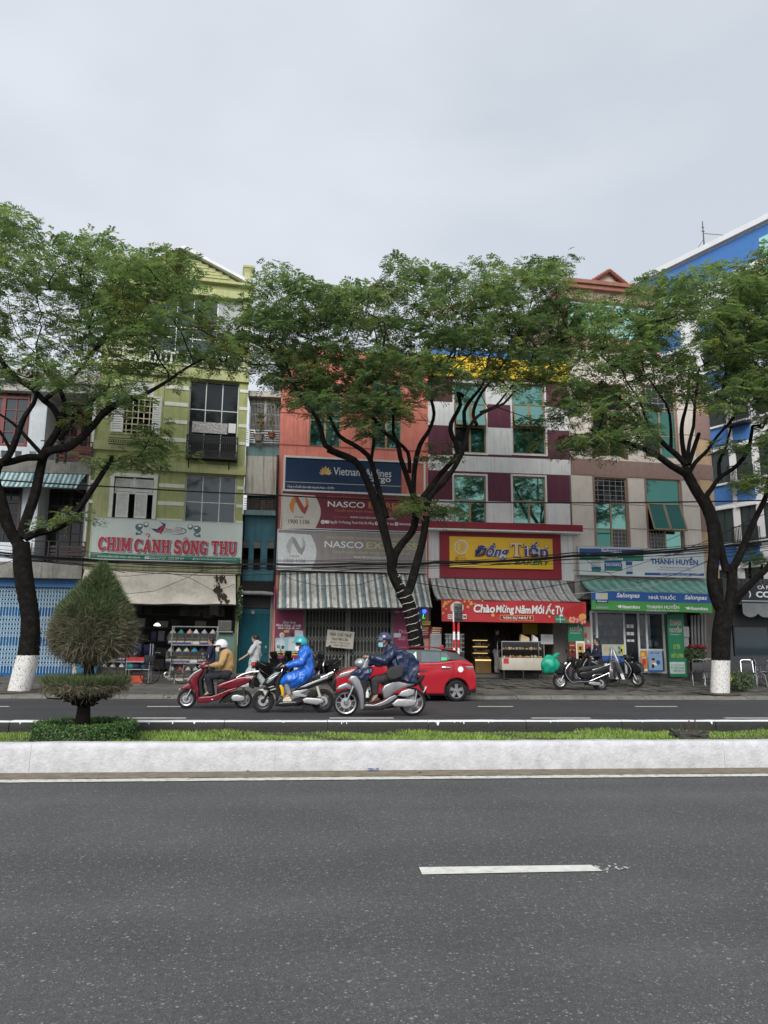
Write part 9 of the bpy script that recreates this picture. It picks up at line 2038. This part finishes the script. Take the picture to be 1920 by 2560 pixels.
# lit cake case inside
Yi=31.2;a,b=W('C7',495,1480,Yi),W('C7',640,1480,Yi);zt=W('C7',560,1215,Yi).z;zl=W('C7',560,1395,Yi).z
t=thing('cake_case','warmly lit glass case of cakes inside the bakery','display case',((a.x+b.x)/2,Yi,FLE));w_=(b.x-a.x)/2;mb=MB();mb.box(-w_,w_,-.3,.3,0,zl-FLE-.05);mb.build('base',mat('gold_base',(.4,.25,.09),.4),t);mb=MB();mb.box(-w_,w_,-.31,-.3,zl-FLE-.05,zl-FLE+.0);mb.build('light_strip',mat('warm_light',(1,.8,.4),.5,emit=(1,.62,.2),est=.7),t)
H_=zt-zl
for k in range(3):
 zz_s=zl-FLE+.02+k*H_/3;mb=MB();mb.box(-w_,w_,-.3,.3,zz_s,zz_s+.015);mb.build('shelf',m_steel,t)
 mb=MB();mb.box(-w_+.02,w_-.02,.2,.22,zz_s+H_/3-.05,zz_s+H_/3-.03);mb.build('light_strip',MATS['warm_light'],t)
 for i in range(9):mb=MB();x=-w_+.08+(2*w_-.16)*i/8;h_=rr.uniform(.06,.13);mb.lathe([(0,0),(.06,0),(.065,h_*.8),(.05,h_),(0,h_)],(x,rr.uniform(-.2,0),zz_s+.017),'z',10);mb.build('cake',rr.choice(buns),t)
mb=MB();mb.box(-w_,w_,-.3,.3,zt-FLE,zt-FLE+.04);mb.box(-w_,w_,.28,.3,zl-FLE,zt-FLE);mb.build('top',m_dkmet,t)
# drawers with red boxes, second case, wall notices
Yd=28.9;a,b=W('C7',92,1275,Yd),W('C7',188,1160,Yd);t=thing('drawer_unit','white drawer unit left of the bakery door','drawers',((a.x+b.x)/2,Yd,pz(Yd)));w_=(b.x-a.x)/2;hh=b.z-pz(Yd);mb=MB();mb.box(-w_,w_,-.2,.2,0,hh);mb.build('body',mat('unit_white',(.5,.52,.52),.5),t)
for k in range(9):mb=MB();mb.box(-w_+.015,w_-.015,-.22,-.2,hh-.03-(k+1)*.115,hh-.05-k*.115);mb.build('drawer',mat('drawer_front',(.35,.37,.38),.35),t)
for k in range(3):t=thing('pastry_box','flat red pastry box on the drawer unit, %s in its stack'%('lowest','middle','topmost')[k],'box',((a.x+b.x)/2+.01*k,Yd,b.z+.002+k*.085),.05*k,'red pastry boxes');mb=MB();mb.rbox(-w_*1.05,w_*1.05,-.2,.2,0,.08,.006);mb.build('box',mat('box_red',(.36,.03,.04),.5,.1,5),t);mb=MB();mb.box(-w_*.8,w_*.8,-.203,-.2005,.02,.06);mb.build('label',MATS['banner_cream'],t)
a,b=W('C7',222,1320,29.0),W('C7',395,1162,29.0);t=thing('drinks_case','glass case with metal shelves behind the road sign posts','display case',((a.x+b.x)/2,29.0,pz(29.)));w_=(b.x-a.x)/2;h0,h1=a.z-pz(29.),b.z-pz(29.);mb=MB();mb.box(-w_,w_,-.25,.25,0,h0-.05);mb.build('base',m_dkmet,t)
for k in range(5):mb=MB();z=h0+(h1-h0)*k/4;mb.box(-w_,w_,-.25,.25,z-.025,z);mb.build('shelf',m_steel,t)
for k in range(4):
 for i in range(6):mb=MB();x=-w_+.1+(2*w_-.2)*i/5;mb.lathe([(0,0),(.04,0),(.04,.14),(.0,.15)],(x,-.1,h0+(h1-h0)*k/4+.002),'z',10);mb.build('jar',rr.choice(buns+[m_cov[3],m_cov[4]]),t)
mb=MB();mb.quad((-w_,-.252,h0),(w_,-.252,h0),(w_,-.252,h1),(-w_,-.252,h1));mb.build('glass',m_clr,t)
def pane_sign(name,label,cat,crop,x0,y0,x1,y1,Y,m,texts=(),mats_=None,th=.02,rz=0.):
 a,b=at(crop,x0,(y0+y1)/2,Y),at(crop,x1,(y0+y1)/2,Y);zb_,zt_=at(crop,(x0+x1)/2,y1,Y).z,at(crop,(x0+x1)/2,y0,Y).z;cx=(a.x+b.x)/2;w_=(b.x-a.x)/2;h_=zt_-zb_
 t=thing(name,label,cat,(cx,Y,zb_),rz);mb=MB();mb.box(-w_,w_,0,th,0,h_);mb.build('panel',m,t)
 if texts:
  mb=MB()
  for q in texts:
   if q[0]=='r':mb.box(-w_+2*w_*q[1],-w_+2*w_*q[2],-.002,-.0005,h_*q[3],h_*q[4],q[5])
   elif q[0]=='o':mb.add([(-w_+2*w_*(q[1]+q[3]*math.cos(6.2832*i/16)),-.004,h_*(q[2]+q[4]*math.sin(6.2832*i/16)))for i in range(16)],[tuple(range(16))],q[5])
   else:put_text(mb,q[0],-w_+2*w_*q[1],-w_+2*w_*q[2],h_*q[3],h_*q[4],-.006,q[5],q[6]if len(q)>6 else.01)
  mb.build('print',mats_,t)
 return t
pal=[m_wht,m_redp,m_ink,m_grnp,m_blup,m_yelp,m_gold,m_grey]
pane_sign('price_notice','white paper notice on the grey wall right of the bakery counter','notice','C7',1115,1165,1228,1255,28.95,m_wht,[('BẢNG GIÁ',.35,.65,.78,.90,1),('r',.1,.9,.66,.68,7),('r',.1,.85,.56,.58,7),('r',.1,.9,.46,.48,7),('r',.1,.8,.36,.38,7),('r',.1,.88,.26,.28,7)],pal)
pane_sign('yellow_notice','small yellow sign above the drawer unit','notice','C7',22,1042,96,1078,28.9,m_yelp,[('BÁNH MÌ',.12,.88,.3,.75,3)],pal)
pane_sign('red_board','dark red menu board left of the drawer unit','board','C7',0,1092,88,1190,28.95,mat('menu_red',(.20,.02,.025),.6),[('r',.1,.9,.8,.9,6),('MENU',.2,.8,.55,.72,0),('r',.1,.9,.4,.43,0),('r',.1,.8,.25,.28,0)],pal)
pane_sign('yellow_board','yellow board on the back wall of the bakery','board','C7',945,1065,1085,1165,31.,mat('mustard_board',(.5,.34,.04),.7))
t=thing('neon_sign','small blue and green neon light in the bakery side passage','neon sign',at('C7',40,990,28.9));mb=MB();mb.lathe([(0,-.02),(.07,-.02),(.08,0),(.0,.0)],(0,0,.16),'y',14);mb.build('blue_lamp',mat('neon_blue',(.02,.05,.6),.4,emit=(.02,.08,1),est=2.),t);mb=MB();mb.tube([(-.03,-.01,.05),(-.06,-.01,-.12),(.02,-.01,-.1)],.014,6);mb.build('green_tube',mat('neon_green',(.02,.3,.05),.4,emit=(.05,.8,.12),est=1.),t)
# ---- road sign on twin red and white posts, seen from behind
Ys=23.1;pa,pb_=at('C7',315,1330,Ys),at('C7',356,1330,Ys);zt=at('C7',335,880,Ys).z;zs0=at('C7',335,1050,Ys).z;g0=pz(Ys);cx=(pa.x+pb_.x)/2
t=thing('road_sign','road sign seen from behind on twin red and white banded posts','road sign',(cx,Ys,g0));rs1=mat('post_red',(.50,.015,.02),.45,.1,5)
zz_red=[(1050,1140),(1215,1290)]
for x in(pa.x-cx,pb_.x-cx):
 mb=MB();mb.tube([(x,0,0),(x,0,zs0-g0+.3)],.036,12);po=mb.build('post',m_white,t)
 for(ya,yb)in zz_red+[(1372,1450)]:za,zb=at('C7',335,yb,Ys).z-g0,at('C7',335,ya,Ys).z-g0;mb=MB();mb.lathe([(.037,za),(.0385,za),(.0385,zb),(.037,zb)],(x,0,0),'z',14);mb.build('red_band',rs1,po)
x0,x1=at('C7',310,960,Ys).x-cx,at('C7',387,960,Ys).x-cx;mb=MB();mb.rbox(x0,x1,-.09,-.06,zs0-g0,zt-g0,.012);mb.build('panel',mat('sign_back',(.04,.042,.045),.5,.2,6),t)
for k in range(3):z=zs0-g0+(zt-zs0)*(.2+.3*k);mb=MB();mb.box(x0+.03,x1-.03,-.13,-.09,z-.02,z+.02);mb.build('brace',m_dkmet,t)
mb=MB();mb.box((x0+x1)/2-.03,(x0+x1)/2+.03,-.14,-.09,zs0-g0+.1,zt-g0-.1);mb.build('bracket',m_dkmet,t)
# ---- pharmacy shop front
F=FF;t=F.thing('shop_glazing','white framed glass doors and windows of the pharmacy','shop front');zt=F.Z('C8',600,735);yf=.16
def fu(x,y=900):return F.U('C8',x,y,-.16)
fx=[fu(v)for v in(248,292,510,622,688,700,822,858)]
mb=MB()
for v in(250,293,512,625,690,826):mb=MB();u=fu(v);mb.box(u-.04,u+.04,yf-.03,yf+.03,FLF,zt);mb.build('post',m_white,t)
mb=MB();mb.box(fu(248),fu(860),yf-.032,yf+.032,zt-.05,zt+.05);mb.build('head',m_white,t)
for(a,b,z)in((628,688,1035),(693,824,1035),(628,688,1212),(693,824,1215)):mb=MB();zz_b=F.Z('C8',700,z,-.16);mb.box(fu(a),fu(b),yf-.025,yf+.025,zz_b-.035,zz_b+.035);mb.build('rail',m_white,t)
for(a,b)in((254,290),(297,510),(628,688),(693,824)):mb=MB();mb.quad((fu(a),yf,FLF+.02),(fu(b),yf,FLF+.02),(fu(b),yf,zt-.05),(fu(a),yf,zt-.05));mb.build('pane',m_clr,t)
# stocked shelves behind the glass
t=F.thing('medicine_shelves','white shelves of boxed medicines behind the pharmacy glass','shelves');rr=random.Random(21);bx_m=[mat('pill_box_%s'%'abcdef'[i],c_,.5)for i,c_ in enumerate(((.02,.07,.15),(.18,.2,.22),(.02,.11,.13),(.14,.04,.03),(.2,.19,.16),(.04,.09,.16)))]
u0,u1=fu(255),fu(860);mb=MB();mb.box(u0,u1,1.1,1.14,FLF,zt);mb.build('back',mat('shelf_back',(.07,.12,.17),.7),t)
for k in range(7):
 z=FLF+.25+k*.42;mb=MB();mb.box(u0,u1,.8,1.1,z-.025,z);mb.build('shelf',m_dkmet,t);u=u0+.05
 while u<u1-.15:
  w_,h_=rr.uniform(.07,.2),rr.uniform(.10,.32)
  if rr.random()<.85:mb=MB();mb.box(u,u+w_,.84,.98,z+.001,z+h_);mb.build('medicine_box',rr.choice(bx_m),t)
  u+=w_+.012
rebase(t)
# white cups on a dark door
t=F.thing('cup_display','dark door panel with six small white shelves of goods in the pharmacy','display');mb=MB();mb.box(fu(515),fu(605),yf-.02,yf+.02,FLF,zt-.1);mb.build('panel',m_cdk,t)
for(y0,y1)in((832,862),(893,920),(953,972)):
 for(x0,x1)in((525,548),(555,580)):mb=MB();mb.rbox(fu(x0),fu(x1),yf-.1,yf-.021,F.Z('C8',550,y1,-.1),F.Z('C8',550,y0,-.1),.01);mb.build('packet',m_white,t)
rebase(t)
pane_sign('door_poster','orange poster low on the left pharmacy door','poster','C8',645,1042,696,1206,29.1,m_orng,[('r',.0,1,0,.1,0),('o',.5,.45,.28,.16,1),('r',.1,.6,.75,.9,5),('SALE',.15,.85,.62,.72,0)],pal)
pane_sign('door_poster','pale blue poster with a face and dark drop low on the right pharmacy door','poster','C8',706,1042,818,1214,29.1,mat('poster_blue',(.25,.38,.55),.5),[('r',0,1,0,.1,4),('o',.35,.52,.10,.09,6),('o',.35,.60,.11,.06,2),('o',.30,.28,.10,.10,2),('o',.68,.45,.14,.11,4),('r',.25,.6,.32,.44,0),('SKIN CARE',.15,.8,.85,.93,4)],pal)
pane_sign('counter_board','pale board with yellow edge and small pictures behind the scooters','board','C8',335,992,512,1130,28.6,mat('board_pale_yellow',(.45,.45,.38),.6),[('r',.92,1,.35,1,5),('r',0,1,0,.34,4),('o',.78,.55,.06,.1,3),('o',.78,.8,.06,.1,3),('o',.4,.7,.1,.14,7),('o',.15,.7,.08,.1,6)],pal)
pane_sign('red_poster','beige and dark red poster left of the pharmacy window','poster','C8',190,820,246,1026,29.0,mat('poster_beige',(.42,.36,.30),.6),[('r',0,1,.85,1,1),('r',0,1,0,.16,1),('o',.25,.5,.18,.12,1),('o',.6,.28,.16,.07,0)],pal)
pane_sign('orange_standee','white framed orange standing board beside the parked scooter','board','C8',130,966,200,1165,27.6,m_white,[('r',.12,.88,.05,.92,6),('r',.2,.8,.75,.78,1),('r',.2,.8,.66,.69,1),('r',.25,.75,.2,.55,1)],pal)
pane_sign('red_standee','dark red standing board half hidden behind the orange board','board','C8',74,968,128,1150,27.9,mat('standee_red',(.2,.03,.03),.6),[('r',.1,.9,.8,.85,6),('r',.1,.9,.6,.64,6)],pal)
pane_sign('paper_notice','grey paper notice on the pier right of the green board','notice','C8',985,850,1030,935,29.1,mat('paper_grey',(.3,.31,.31),.8),[('5',.3,.7,.3,.7,7)],pal);pane_sign('paper_notice','second grey paper notice, lower on the same pier','notice','C8',990,940,1028,1010,29.1,MATS['paper_grey'],[('G',.3,.7,.3,.7,7)],pal)
# grey pipes beside the pharmacy
for i,x in enumerate((1060,1085,1112,1140,1165)):a,b=at('C8',x,1200,29.2),at('C8',x-12,760,29.2);t=thing('drain_pipe','grey pipe on the wall between pharmacy and column, %s from the left'%pos_[i],'pipe',(a.x,29.2,pz(29.2)),0,'pipes beside the pharmacy');mb=MB();mb.tube([(0,0,0),(b.x-a.x,0,b.z-pz(29.2))],.05,10);mb.build('pipe',mat('pipe_grey',(.16,.16,.16),.6,.15,5),t)
# ---- potted plants
def bush(t,c,r,n,mats_,seed,leafw=(.02,.05),probs=None,name='foliage'):
 rs2=np.random.RandomState(seed);d=rs2.normal(0,1,(n,3));d/=np.linalg.norm(d,axis=1)[:,None];q=rs2.uniform(.45,1.,n)[:,None];P_=np.array(c)+d*q*np.array(r);nn=d+rs2.normal(0,.6,(n,3));nn/=np.linalg.norm(nn,axis=1)[:,None]
 a=rs2.normal(0,1,(n,3));s1=np.cross(nn,a);s1/=np.linalg.norm(s1,axis=1)[:,None];s2=np.cross(nn,s1);L2=rs2.uniform(*leafw,n)[:,None];V=np.concatenate([P_-s1*L2*1.6,P_-s2*L2*.7,P_+s1*L2*1.6,P_+s2*L2*.7]);i=np.arange(n)
 return npmesh(name,V,np.stack([i,i+n,i+2*n,i+3*n],1),mats_,t,'stuff',rs2.choice(len(mats_),n,p=probs))
def pot(t,m_,r0=.13,r1=.17,h=.28,z=0.):mb=MB();mb.lathe([(0,z),(r0,z),(r1,z+h-.04),(r1+.02,z+h-.04),(r1+.02,z+h),(r1-.01,z+h),(r1-.02,z+h-.03),(0,z+h-.03)],(0,0,0),'z',18);mb.build('pot',m_,t)
m_terra=mat('terracotta_pot',(.30,.12,.06),.8,.15,6);m_stone=mat('stone_pot',(.3,.28,.25),.85,.15,6)
Yp=27.4;pp=at('C8',1080,1120,Yp);t=thing('poinsettia','bushy poinsettia with dark red top standing right of the green pharmacy board','plant',(pp.x,Yp,pz(Yp)));ptop=at('C8',1085,1020,Yp).z-pz(Yp);pot(t,mat('pot_dark',(.03,.03,.03),.6),.15,.2,.35);mb=MB();mb.tube([(0,0,.3),(0,0,ptop-.1)],.02,6);mb.build('stem',m_bark,t);bush(t,(0,0,ptop-.22),(.42,.36,.32),1500,[LEAF[0],LEAF[1]],1,(.03,.06));bush(t,(.08,0,ptop+.02),(.36,.3,.10),420,[mat('poinsettia_red',(.22,.012,.03),.6,.25,5)],2,(.03,.06),None,'blossoms')
Yp=23.3;pp=at('C8',1430,1390,Yp);t=thing('flowering_shrub','low dark shrub with a few yellow flowers at the foot of the right street tree','plant',(pp.x,Yp,pz(Yp)));bush(t,(0,0,.32),(.55,.4,.36),2600,[LEAF[0],LEAF[1],LEAF[4]],3,(.015,.035),(.5,.35,.15));bush(t,(-.42,-.2,.42),(.14,.12,.10),60,[m_yelp],4,(.015,.03),None,'blossoms');mb=MB();rr=random.Random(3)
for k in range(9):mb.tube([(rr.uniform(-.1,.1),rr.uniform(-.1,.1),0),(rr.uniform(-.4,.4),rr.uniform(-.3,.3),rr.uniform(.3,.55))],.008,4)
mb.build('stems',m_bark,t,'stuff')
for i,(c,x,y,col_,sz)in enumerate((('E1',188,440,m_stone,.8),('E1',280,415,m_terra,.55),('E1',205,330,m_terra,.45))):
 Yp=29.15;pp=at(c,x,y,Yp);t=thing('balcony_plant',('large pale pot with a spindly plant','small pot with a climbing plant','small red pot with a tufty green plant')[i]+' on the narrow teal house balcony','plant',(pp.x,Yp,pp.z-.12));pot(t,col_,.16*sz,.24*sz,.34*sz);bush(t,(0,0,(.55,.6,.42)[i]),((.2,.12,.5),(.12,.1,.4),(.22,.16,.14))[i],(130,90,160)[i],[LEAF[1],LEAF[2],LEAF[3]],10+i,(.02,.04));mb=MB();mb.tube([(0,0,.2*sz),(.05,0,.5),(-.03,0,(1.2,1.0,.4)[i])],.008,5);mb.build('stem',m_bark,t)
pp=at('C5',1315,1000,28.4);t=thing('creeper','hanging green creeper at the right end of the canvas awning','plant',(pp.x,28.4,pp.z));bush(t,(0,0,.55),(.14,.12,.75),420,[LEAF[0],LEAF[1],LEAF[2]],17,(.02,.05));mb=MB();mb.tube([(0,0,1.3),(.03,0,.6),(-.02,0,0)],.01,5);mb.build('stem',m_bark,t)
# palms on the cafe roof
for i,(x,y,s)in enumerate(((800,1190,1.),(900,1160,.9))):
 pp=at('D7',x,y,31.0);t=thing('fan_palm',('left' if i==0 else 'right')+' dark leafy palm above the cafe sign','plant',(pp.x,31.0,zh(1180)-.02),0,'palms above the cafe sign');mb=MB();mb.tube([(0,0,0),(.05,0,.9*s)],[.07,.05],8);mb.build('trunk',m_bark,t);V=[];Fq=[];rs2=np.random.RandomState(40+i)
 for k in range(26):
  a=rs2.uniform(0,6.283);el=rs2.uniform(-.2,1.2);L2=rs2.uniform(.8,1.2)*s;d=Vector((math.cos(a)*math.cos(el),math.sin(a)*math.cos(el),math.sin(el)));sd=Vector((-math.sin(a),math.cos(a),0));B=Vector((.05,0,.9*s))
  for j in range(9):
   f=(j+1)/9;c=B+d*L2*f-Vector((0,0,.45*f*f*L2))
   for q in(-1,1):o=len(V);e=c+sd*q*.32*(1.1-f)+d*.2-Vector((0,0,.1));V+=[c,c+d*.04,e];Fq.append((o,o+1,o+2))
 npmesh('fronds',np.array([tuple(v)for v in V]),np.array(Fq),[LEAF[0],LEAF[1]],t,'stuff',rs2.choice(2,len(Fq)))
# ---- chairs and tables of the cafe
def make_chair():
 t=thing('metal_chair','chair','chair');tube=lambda nm,pts,r_=.012:(lambda mb:(mb.tube(smooth_path([Vector(p)for p in pts],.06),r_,7),mb.build(nm,m_chrome,t)))(MB())
 for s in(-1,1):tube('leg',[(s*.2,.2,0),(s*.2,.1,.43),(s*.2,-.18,.45)]);tube('leg',[(s*.2,-.22,0),(s*.2,.12,.45)]);tube('back_post',[(s*.2,.14,.45),(s*.19,.22,.86)])
 tube('back_rail',[(-.19,.22,.86),(-.12,.225,.90),(.12,.225,.90),(.19,.22,.86)]);mb=MB();mb.rbox(-.2,.2,-.2,.18,.44,.475,.012);mb.build('seat',m_seat,t);mb=MB();mb.rbox(-.185,.185,.17,.19,.52,.78,.008);bk=mb.build('backrest',mat('grey_mesh',(.07,.07,.075),.7),t);return t
chairs=[('C8',1105,1308,25.6,160,'metal chair left of the right street tree, backrest to the road'),('C8',1178,1300,25.9,175,'metal chair half hidden behind the white tree foot'),('C8',1510,1315,25.4,-20,'metal chair right of the shrub before the cafe'),('C8',1600,1312,26.2,80,'metal chair beside the small cafe table'),('C8',1645,1318,25.2,200,'metal chair at the right edge before the cafe')]
ch0=make_chair()
for i,(c,x,y,Y,a,lb)in enumerate(chairs):o=ch0 if i==0 else copy_tree(ch0);p_=at(c,x,y,Y);o.location=(p_.x,Y,pz(Y));o.rotation_euler=(0,0,R(a));o['label']=lb;o['group']='metal chairs of the cafe'
p_=at('C8',1585,1250,25.8);t=thing('cafe_table','small dark cafe table between the metal chairs','table',(p_.x,25.8,pz(25.8)));mb=MB();mb.rbox(-.3,.3,-.3,.3,.70,.73,.01);mb.build('tabletop',m_dkmet,t)
for sx in(-1,1):
 for sy in(-1,1):mb=MB();mb.tube([(sx*.26,sy*.26,0),(sx*.24,sy*.24,.7)],.015,6);mb.build('leg',m_chrome,t)
# ---- cables
m_cab=mat('cable_black',(.010,.010,.011),.6,.1,5);m_cabw=mat('cable_white',(.42,.42,.4),.6);nc=[0]
def cable(label,pts,r_=.016,sag=.12,m_=m_cab,group='black cables strung along the house fronts'):
 P_=[at(c,x,y,Y)for(c,x,y,Y)in pts];out=[]
 for i in range(len(P_)-1):
  n=10
  for j in range(n):f=j/n;q=P_[i].lerp(P_[i+1],f);q.z-=sag*4*f*(1-f)*min(1,(P_[i+1]-P_[i]).length/9);out.append(q)
 out.append(P_[-1]);t=thing('power_cable',label,'cable',out[0],0,group);mb=MB();mb.tube([p-out[0]for p in out],r_,5);mb.build('cable',m_,t)
cable('single thick black cable crossing above the signs from edge to edge',[('S',-60,1196,25.5),('S',300,1218,25.5),('S',640,1236,25.5),('S',1098,1254,25.6),('S',1460,1257,25.6),('S',1760,1254,25.6),('S',2000,1248,25.6)],.026,.03,group=None)
rr=random.Random(99)
bund=[(-60,1372),(200,1394),(420,1406),(660,1409),(880,1409),(1100,1407),(1430,1392),(1770,1372),(2000,1342)]
lab=['in the bundle under the shop signs']
for i in range(13):
 o=rr.uniform(-7,12)if i>3 else rr.uniform(-3,4);sl=rr.uniform(-14,14);bw=rr.uniform(-8,22)if i>4 else rr.uniform(-3,3);Yc_=26.8+rr.uniform(-.25,.25)
 cable('thin black cable in the bundle under the shop signs',[('S',x,y+o+sl*(x-900)/1000+bw*math.sin(x*.004+i*1.7),Yc_)for x,y in bund],.020 if i<4 else rr.uniform(.008,.013),rr.uniform(.02,.14),group='black cables of the bundle under the shop signs')
for k,(lb,pts,r_,sg,m_)in enumerate((
 ('black cable sagging across the bakery awning',[('C7',-200,660,27.0),('C7',0,695,27.0),('C7',480,762,27.0),('C7',860,772,27.0),('C7',1330,700,27.0),('C7',1700,640,27.0)],.013,.03,m_cab),
 ('white cable slanting across the green awning',[('C8',-200,592,27.3),('C8',100,592,27.3),('C8',420,560,27.3),('C8',700,530,27.3),('C8',1000,455,27.3),('C8',1180,415,27.3)],.013,.02,m_cabw),
 ('black cable rising from the sign bundle to the top right',[('C8',960,245,26.9),('C8',1200,155,26.9),('C8',1520,0,26.9),('C8',1800,-120,26.9)],.013,.03,m_cab),
 ('black cable drooping over the canvas awning on the left',[('C5',250,690,26.9),('C5',390,778,26.9),('C5',620,755,26.9),('C5',900,640,26.9),('C5',1000,590,26.9),('C5',1330,530,26.9)],.009,.02,m_cab),
 ('thin cable across the top of the canvas awning',[('C5',250,630,26.9),('C5',400,632,26.9),('C5',700,600,26.9),('C5',900,640,26.9),('C5',1120,760,26.9),('C5',1280,700,26.9)],.008,.02,m_cab),
 ('thin cable drooping over the striped awning',[('E2',120,1150,27.0),('E2',260,1240,27.0),('E2',520,1300,27.0),('E2',900,1290,27.0),('E2',1160,1200,27.0)],.009,.03,m_cab),
 ('thin cable crossing the pharmacy sign downwards',[('C8',150,270,26.9),('C8',260,360,26.9),('C8',420,440,26.9),('C8',620,500,26.9),('C8',900,440,26.9),('C8',1180,330,26.9)],.009,.02,m_cab),
 ('upper thin cable crossing the pharmacy sign',[('C8',100,400,26.9),('C8',420,420,26.9),('C8',700,330,26.9),('C8',960,260,26.9),('C8',1180,240,26.9)],.009,.02,m_cab),
 ('black cable sloping over the white balcony on the left',[('D8',-50,1900,26.8),('D8',260,1800,26.8),('D8',500,1860,26.8),('D8',830,1890,26.8),('D8',1150,1960,26.8)],.012,.03,m_cab),
 ('bundled cable behind the right tree fork',[('D7',300,1090,27.),('D7',480,1010,27.),('D7',700,980,27.),('D7',1000,930,27.)],.012,.03,m_cab),
 ('thin cable right of the tree above the cafe sign',[('D7',480,1060,27.),('D7',700,1030,27.),('D7',1000,1010,27.)],.010,.03,m_cab))):cable(lb,pts,r_,sg,m_,None)
# cables running down the pier between the teal and coral houses
for i in range(4):cable('black cable hanging down the pier beside the coral house',[('E1',318+i*5,560,28.6),('E1',312+i*4,900,28.6),('E1',305+i*5,1180,28.6),('E1',300+i*4,1330,28.6),('E1',288+i*5,1480,28.6),('E1',296+i*3,1640,28.6)],.012,.0,group='cables hanging down the pier')
# ---- small things on the median and road
p_=gnd('S',1722,1843,.26);t=thing('anchor_block','broken concrete anchor block with upright rusty bolts on the median grass','block',(p_.x,p_.y,.2));mb=MB();bm=bmesh.new();bmesh.ops.create_cube(bm,size=1)
bmesh.ops.subdivide_edges(bm,edges=list(bm.edges),cuts=5,use_grid_fill=True)
for v in bm.verts:q=v.co.copy();v.co=Vector((q.x*.42,q.y*.34,.08+q.z*.13))+Vector((mnoise.noise(q*4)*.03,mnoise.noise(q*4+Vector((5,0,0)))*.03,mnoise.noise(q*3+Vector((0,7,0)))*.04))
mb.bm(bm,0,False);mb.build('concrete',mat('mossy_block',(.05,.048,.038),.95,.35,9,.6,40),t)
for i in range(6):mb=MB();x,y=-.14+.056*i,(-.08,.07)[i%2];mb.tube([(x,y,.1),(x+.004,y,.24+.03*(i%3))],.009,6);mb.build('bolt',mat('rusty_bolt',(.07,.04,.025),.7),t)
p_=gnd('S',933,1926,.01);t=thing('blue_wrapper','crumpled blue wrapper lying against the white kerb','litter',(p_.x,p_.y,.012));mb=MB();rr=random.Random(1);V=[(x*.02-.07,(j-1)*.02+rr.uniform(-.005,.005),.012+rr.uniform(0,.014))for x in range(8)for j in range(3)];mb.add(V,[(i*3+j,(i+1)*3+j,(i+1)*3+j+1,i*3+j+1)for i in range(7)for j in range(2)]);mb.build('wrapper',mat('wrapper_blue',(.02,.11,.42),.4),t)
p_=gnd('C4',1340,1790,.0);t=thing('white_litter','scrap of white plastic lying by the far kerb','litter',(p_.x,min(p_.y,21.4),.01));mb=MB();V=[(x*.03-.09,(j-1)*.04+rr.uniform(-.01,.01),.02+rr.uniform(0,.05))for x in range(7)for j in range(3)];mb.add(V,[(i*3+j,(i+1)*3+j,(i+1)*3+j+1,i*3+j+1)for i in range(6)for j in range(2)]);mb.build('scrap',m_white,t)
rr=random.Random(31)
for i in range(4):p_=gnd('S',*((183,1921),(1145,1919),(1050,1932),(620,1928))[i],.006);t=thing('dry_leaf','small dry leaf lying on the sandy road edge','leaf',(p_.x,p_.y,.01),rr.random()*6,'dry leaves on the road edge');mb=MB();mb.add([(-.035,0,0),(0,-.014,.006),(.04,0,.003),(0,.014,.008)],[(0,1,2,3)]);mb.build('blade',LEAF[4],t)
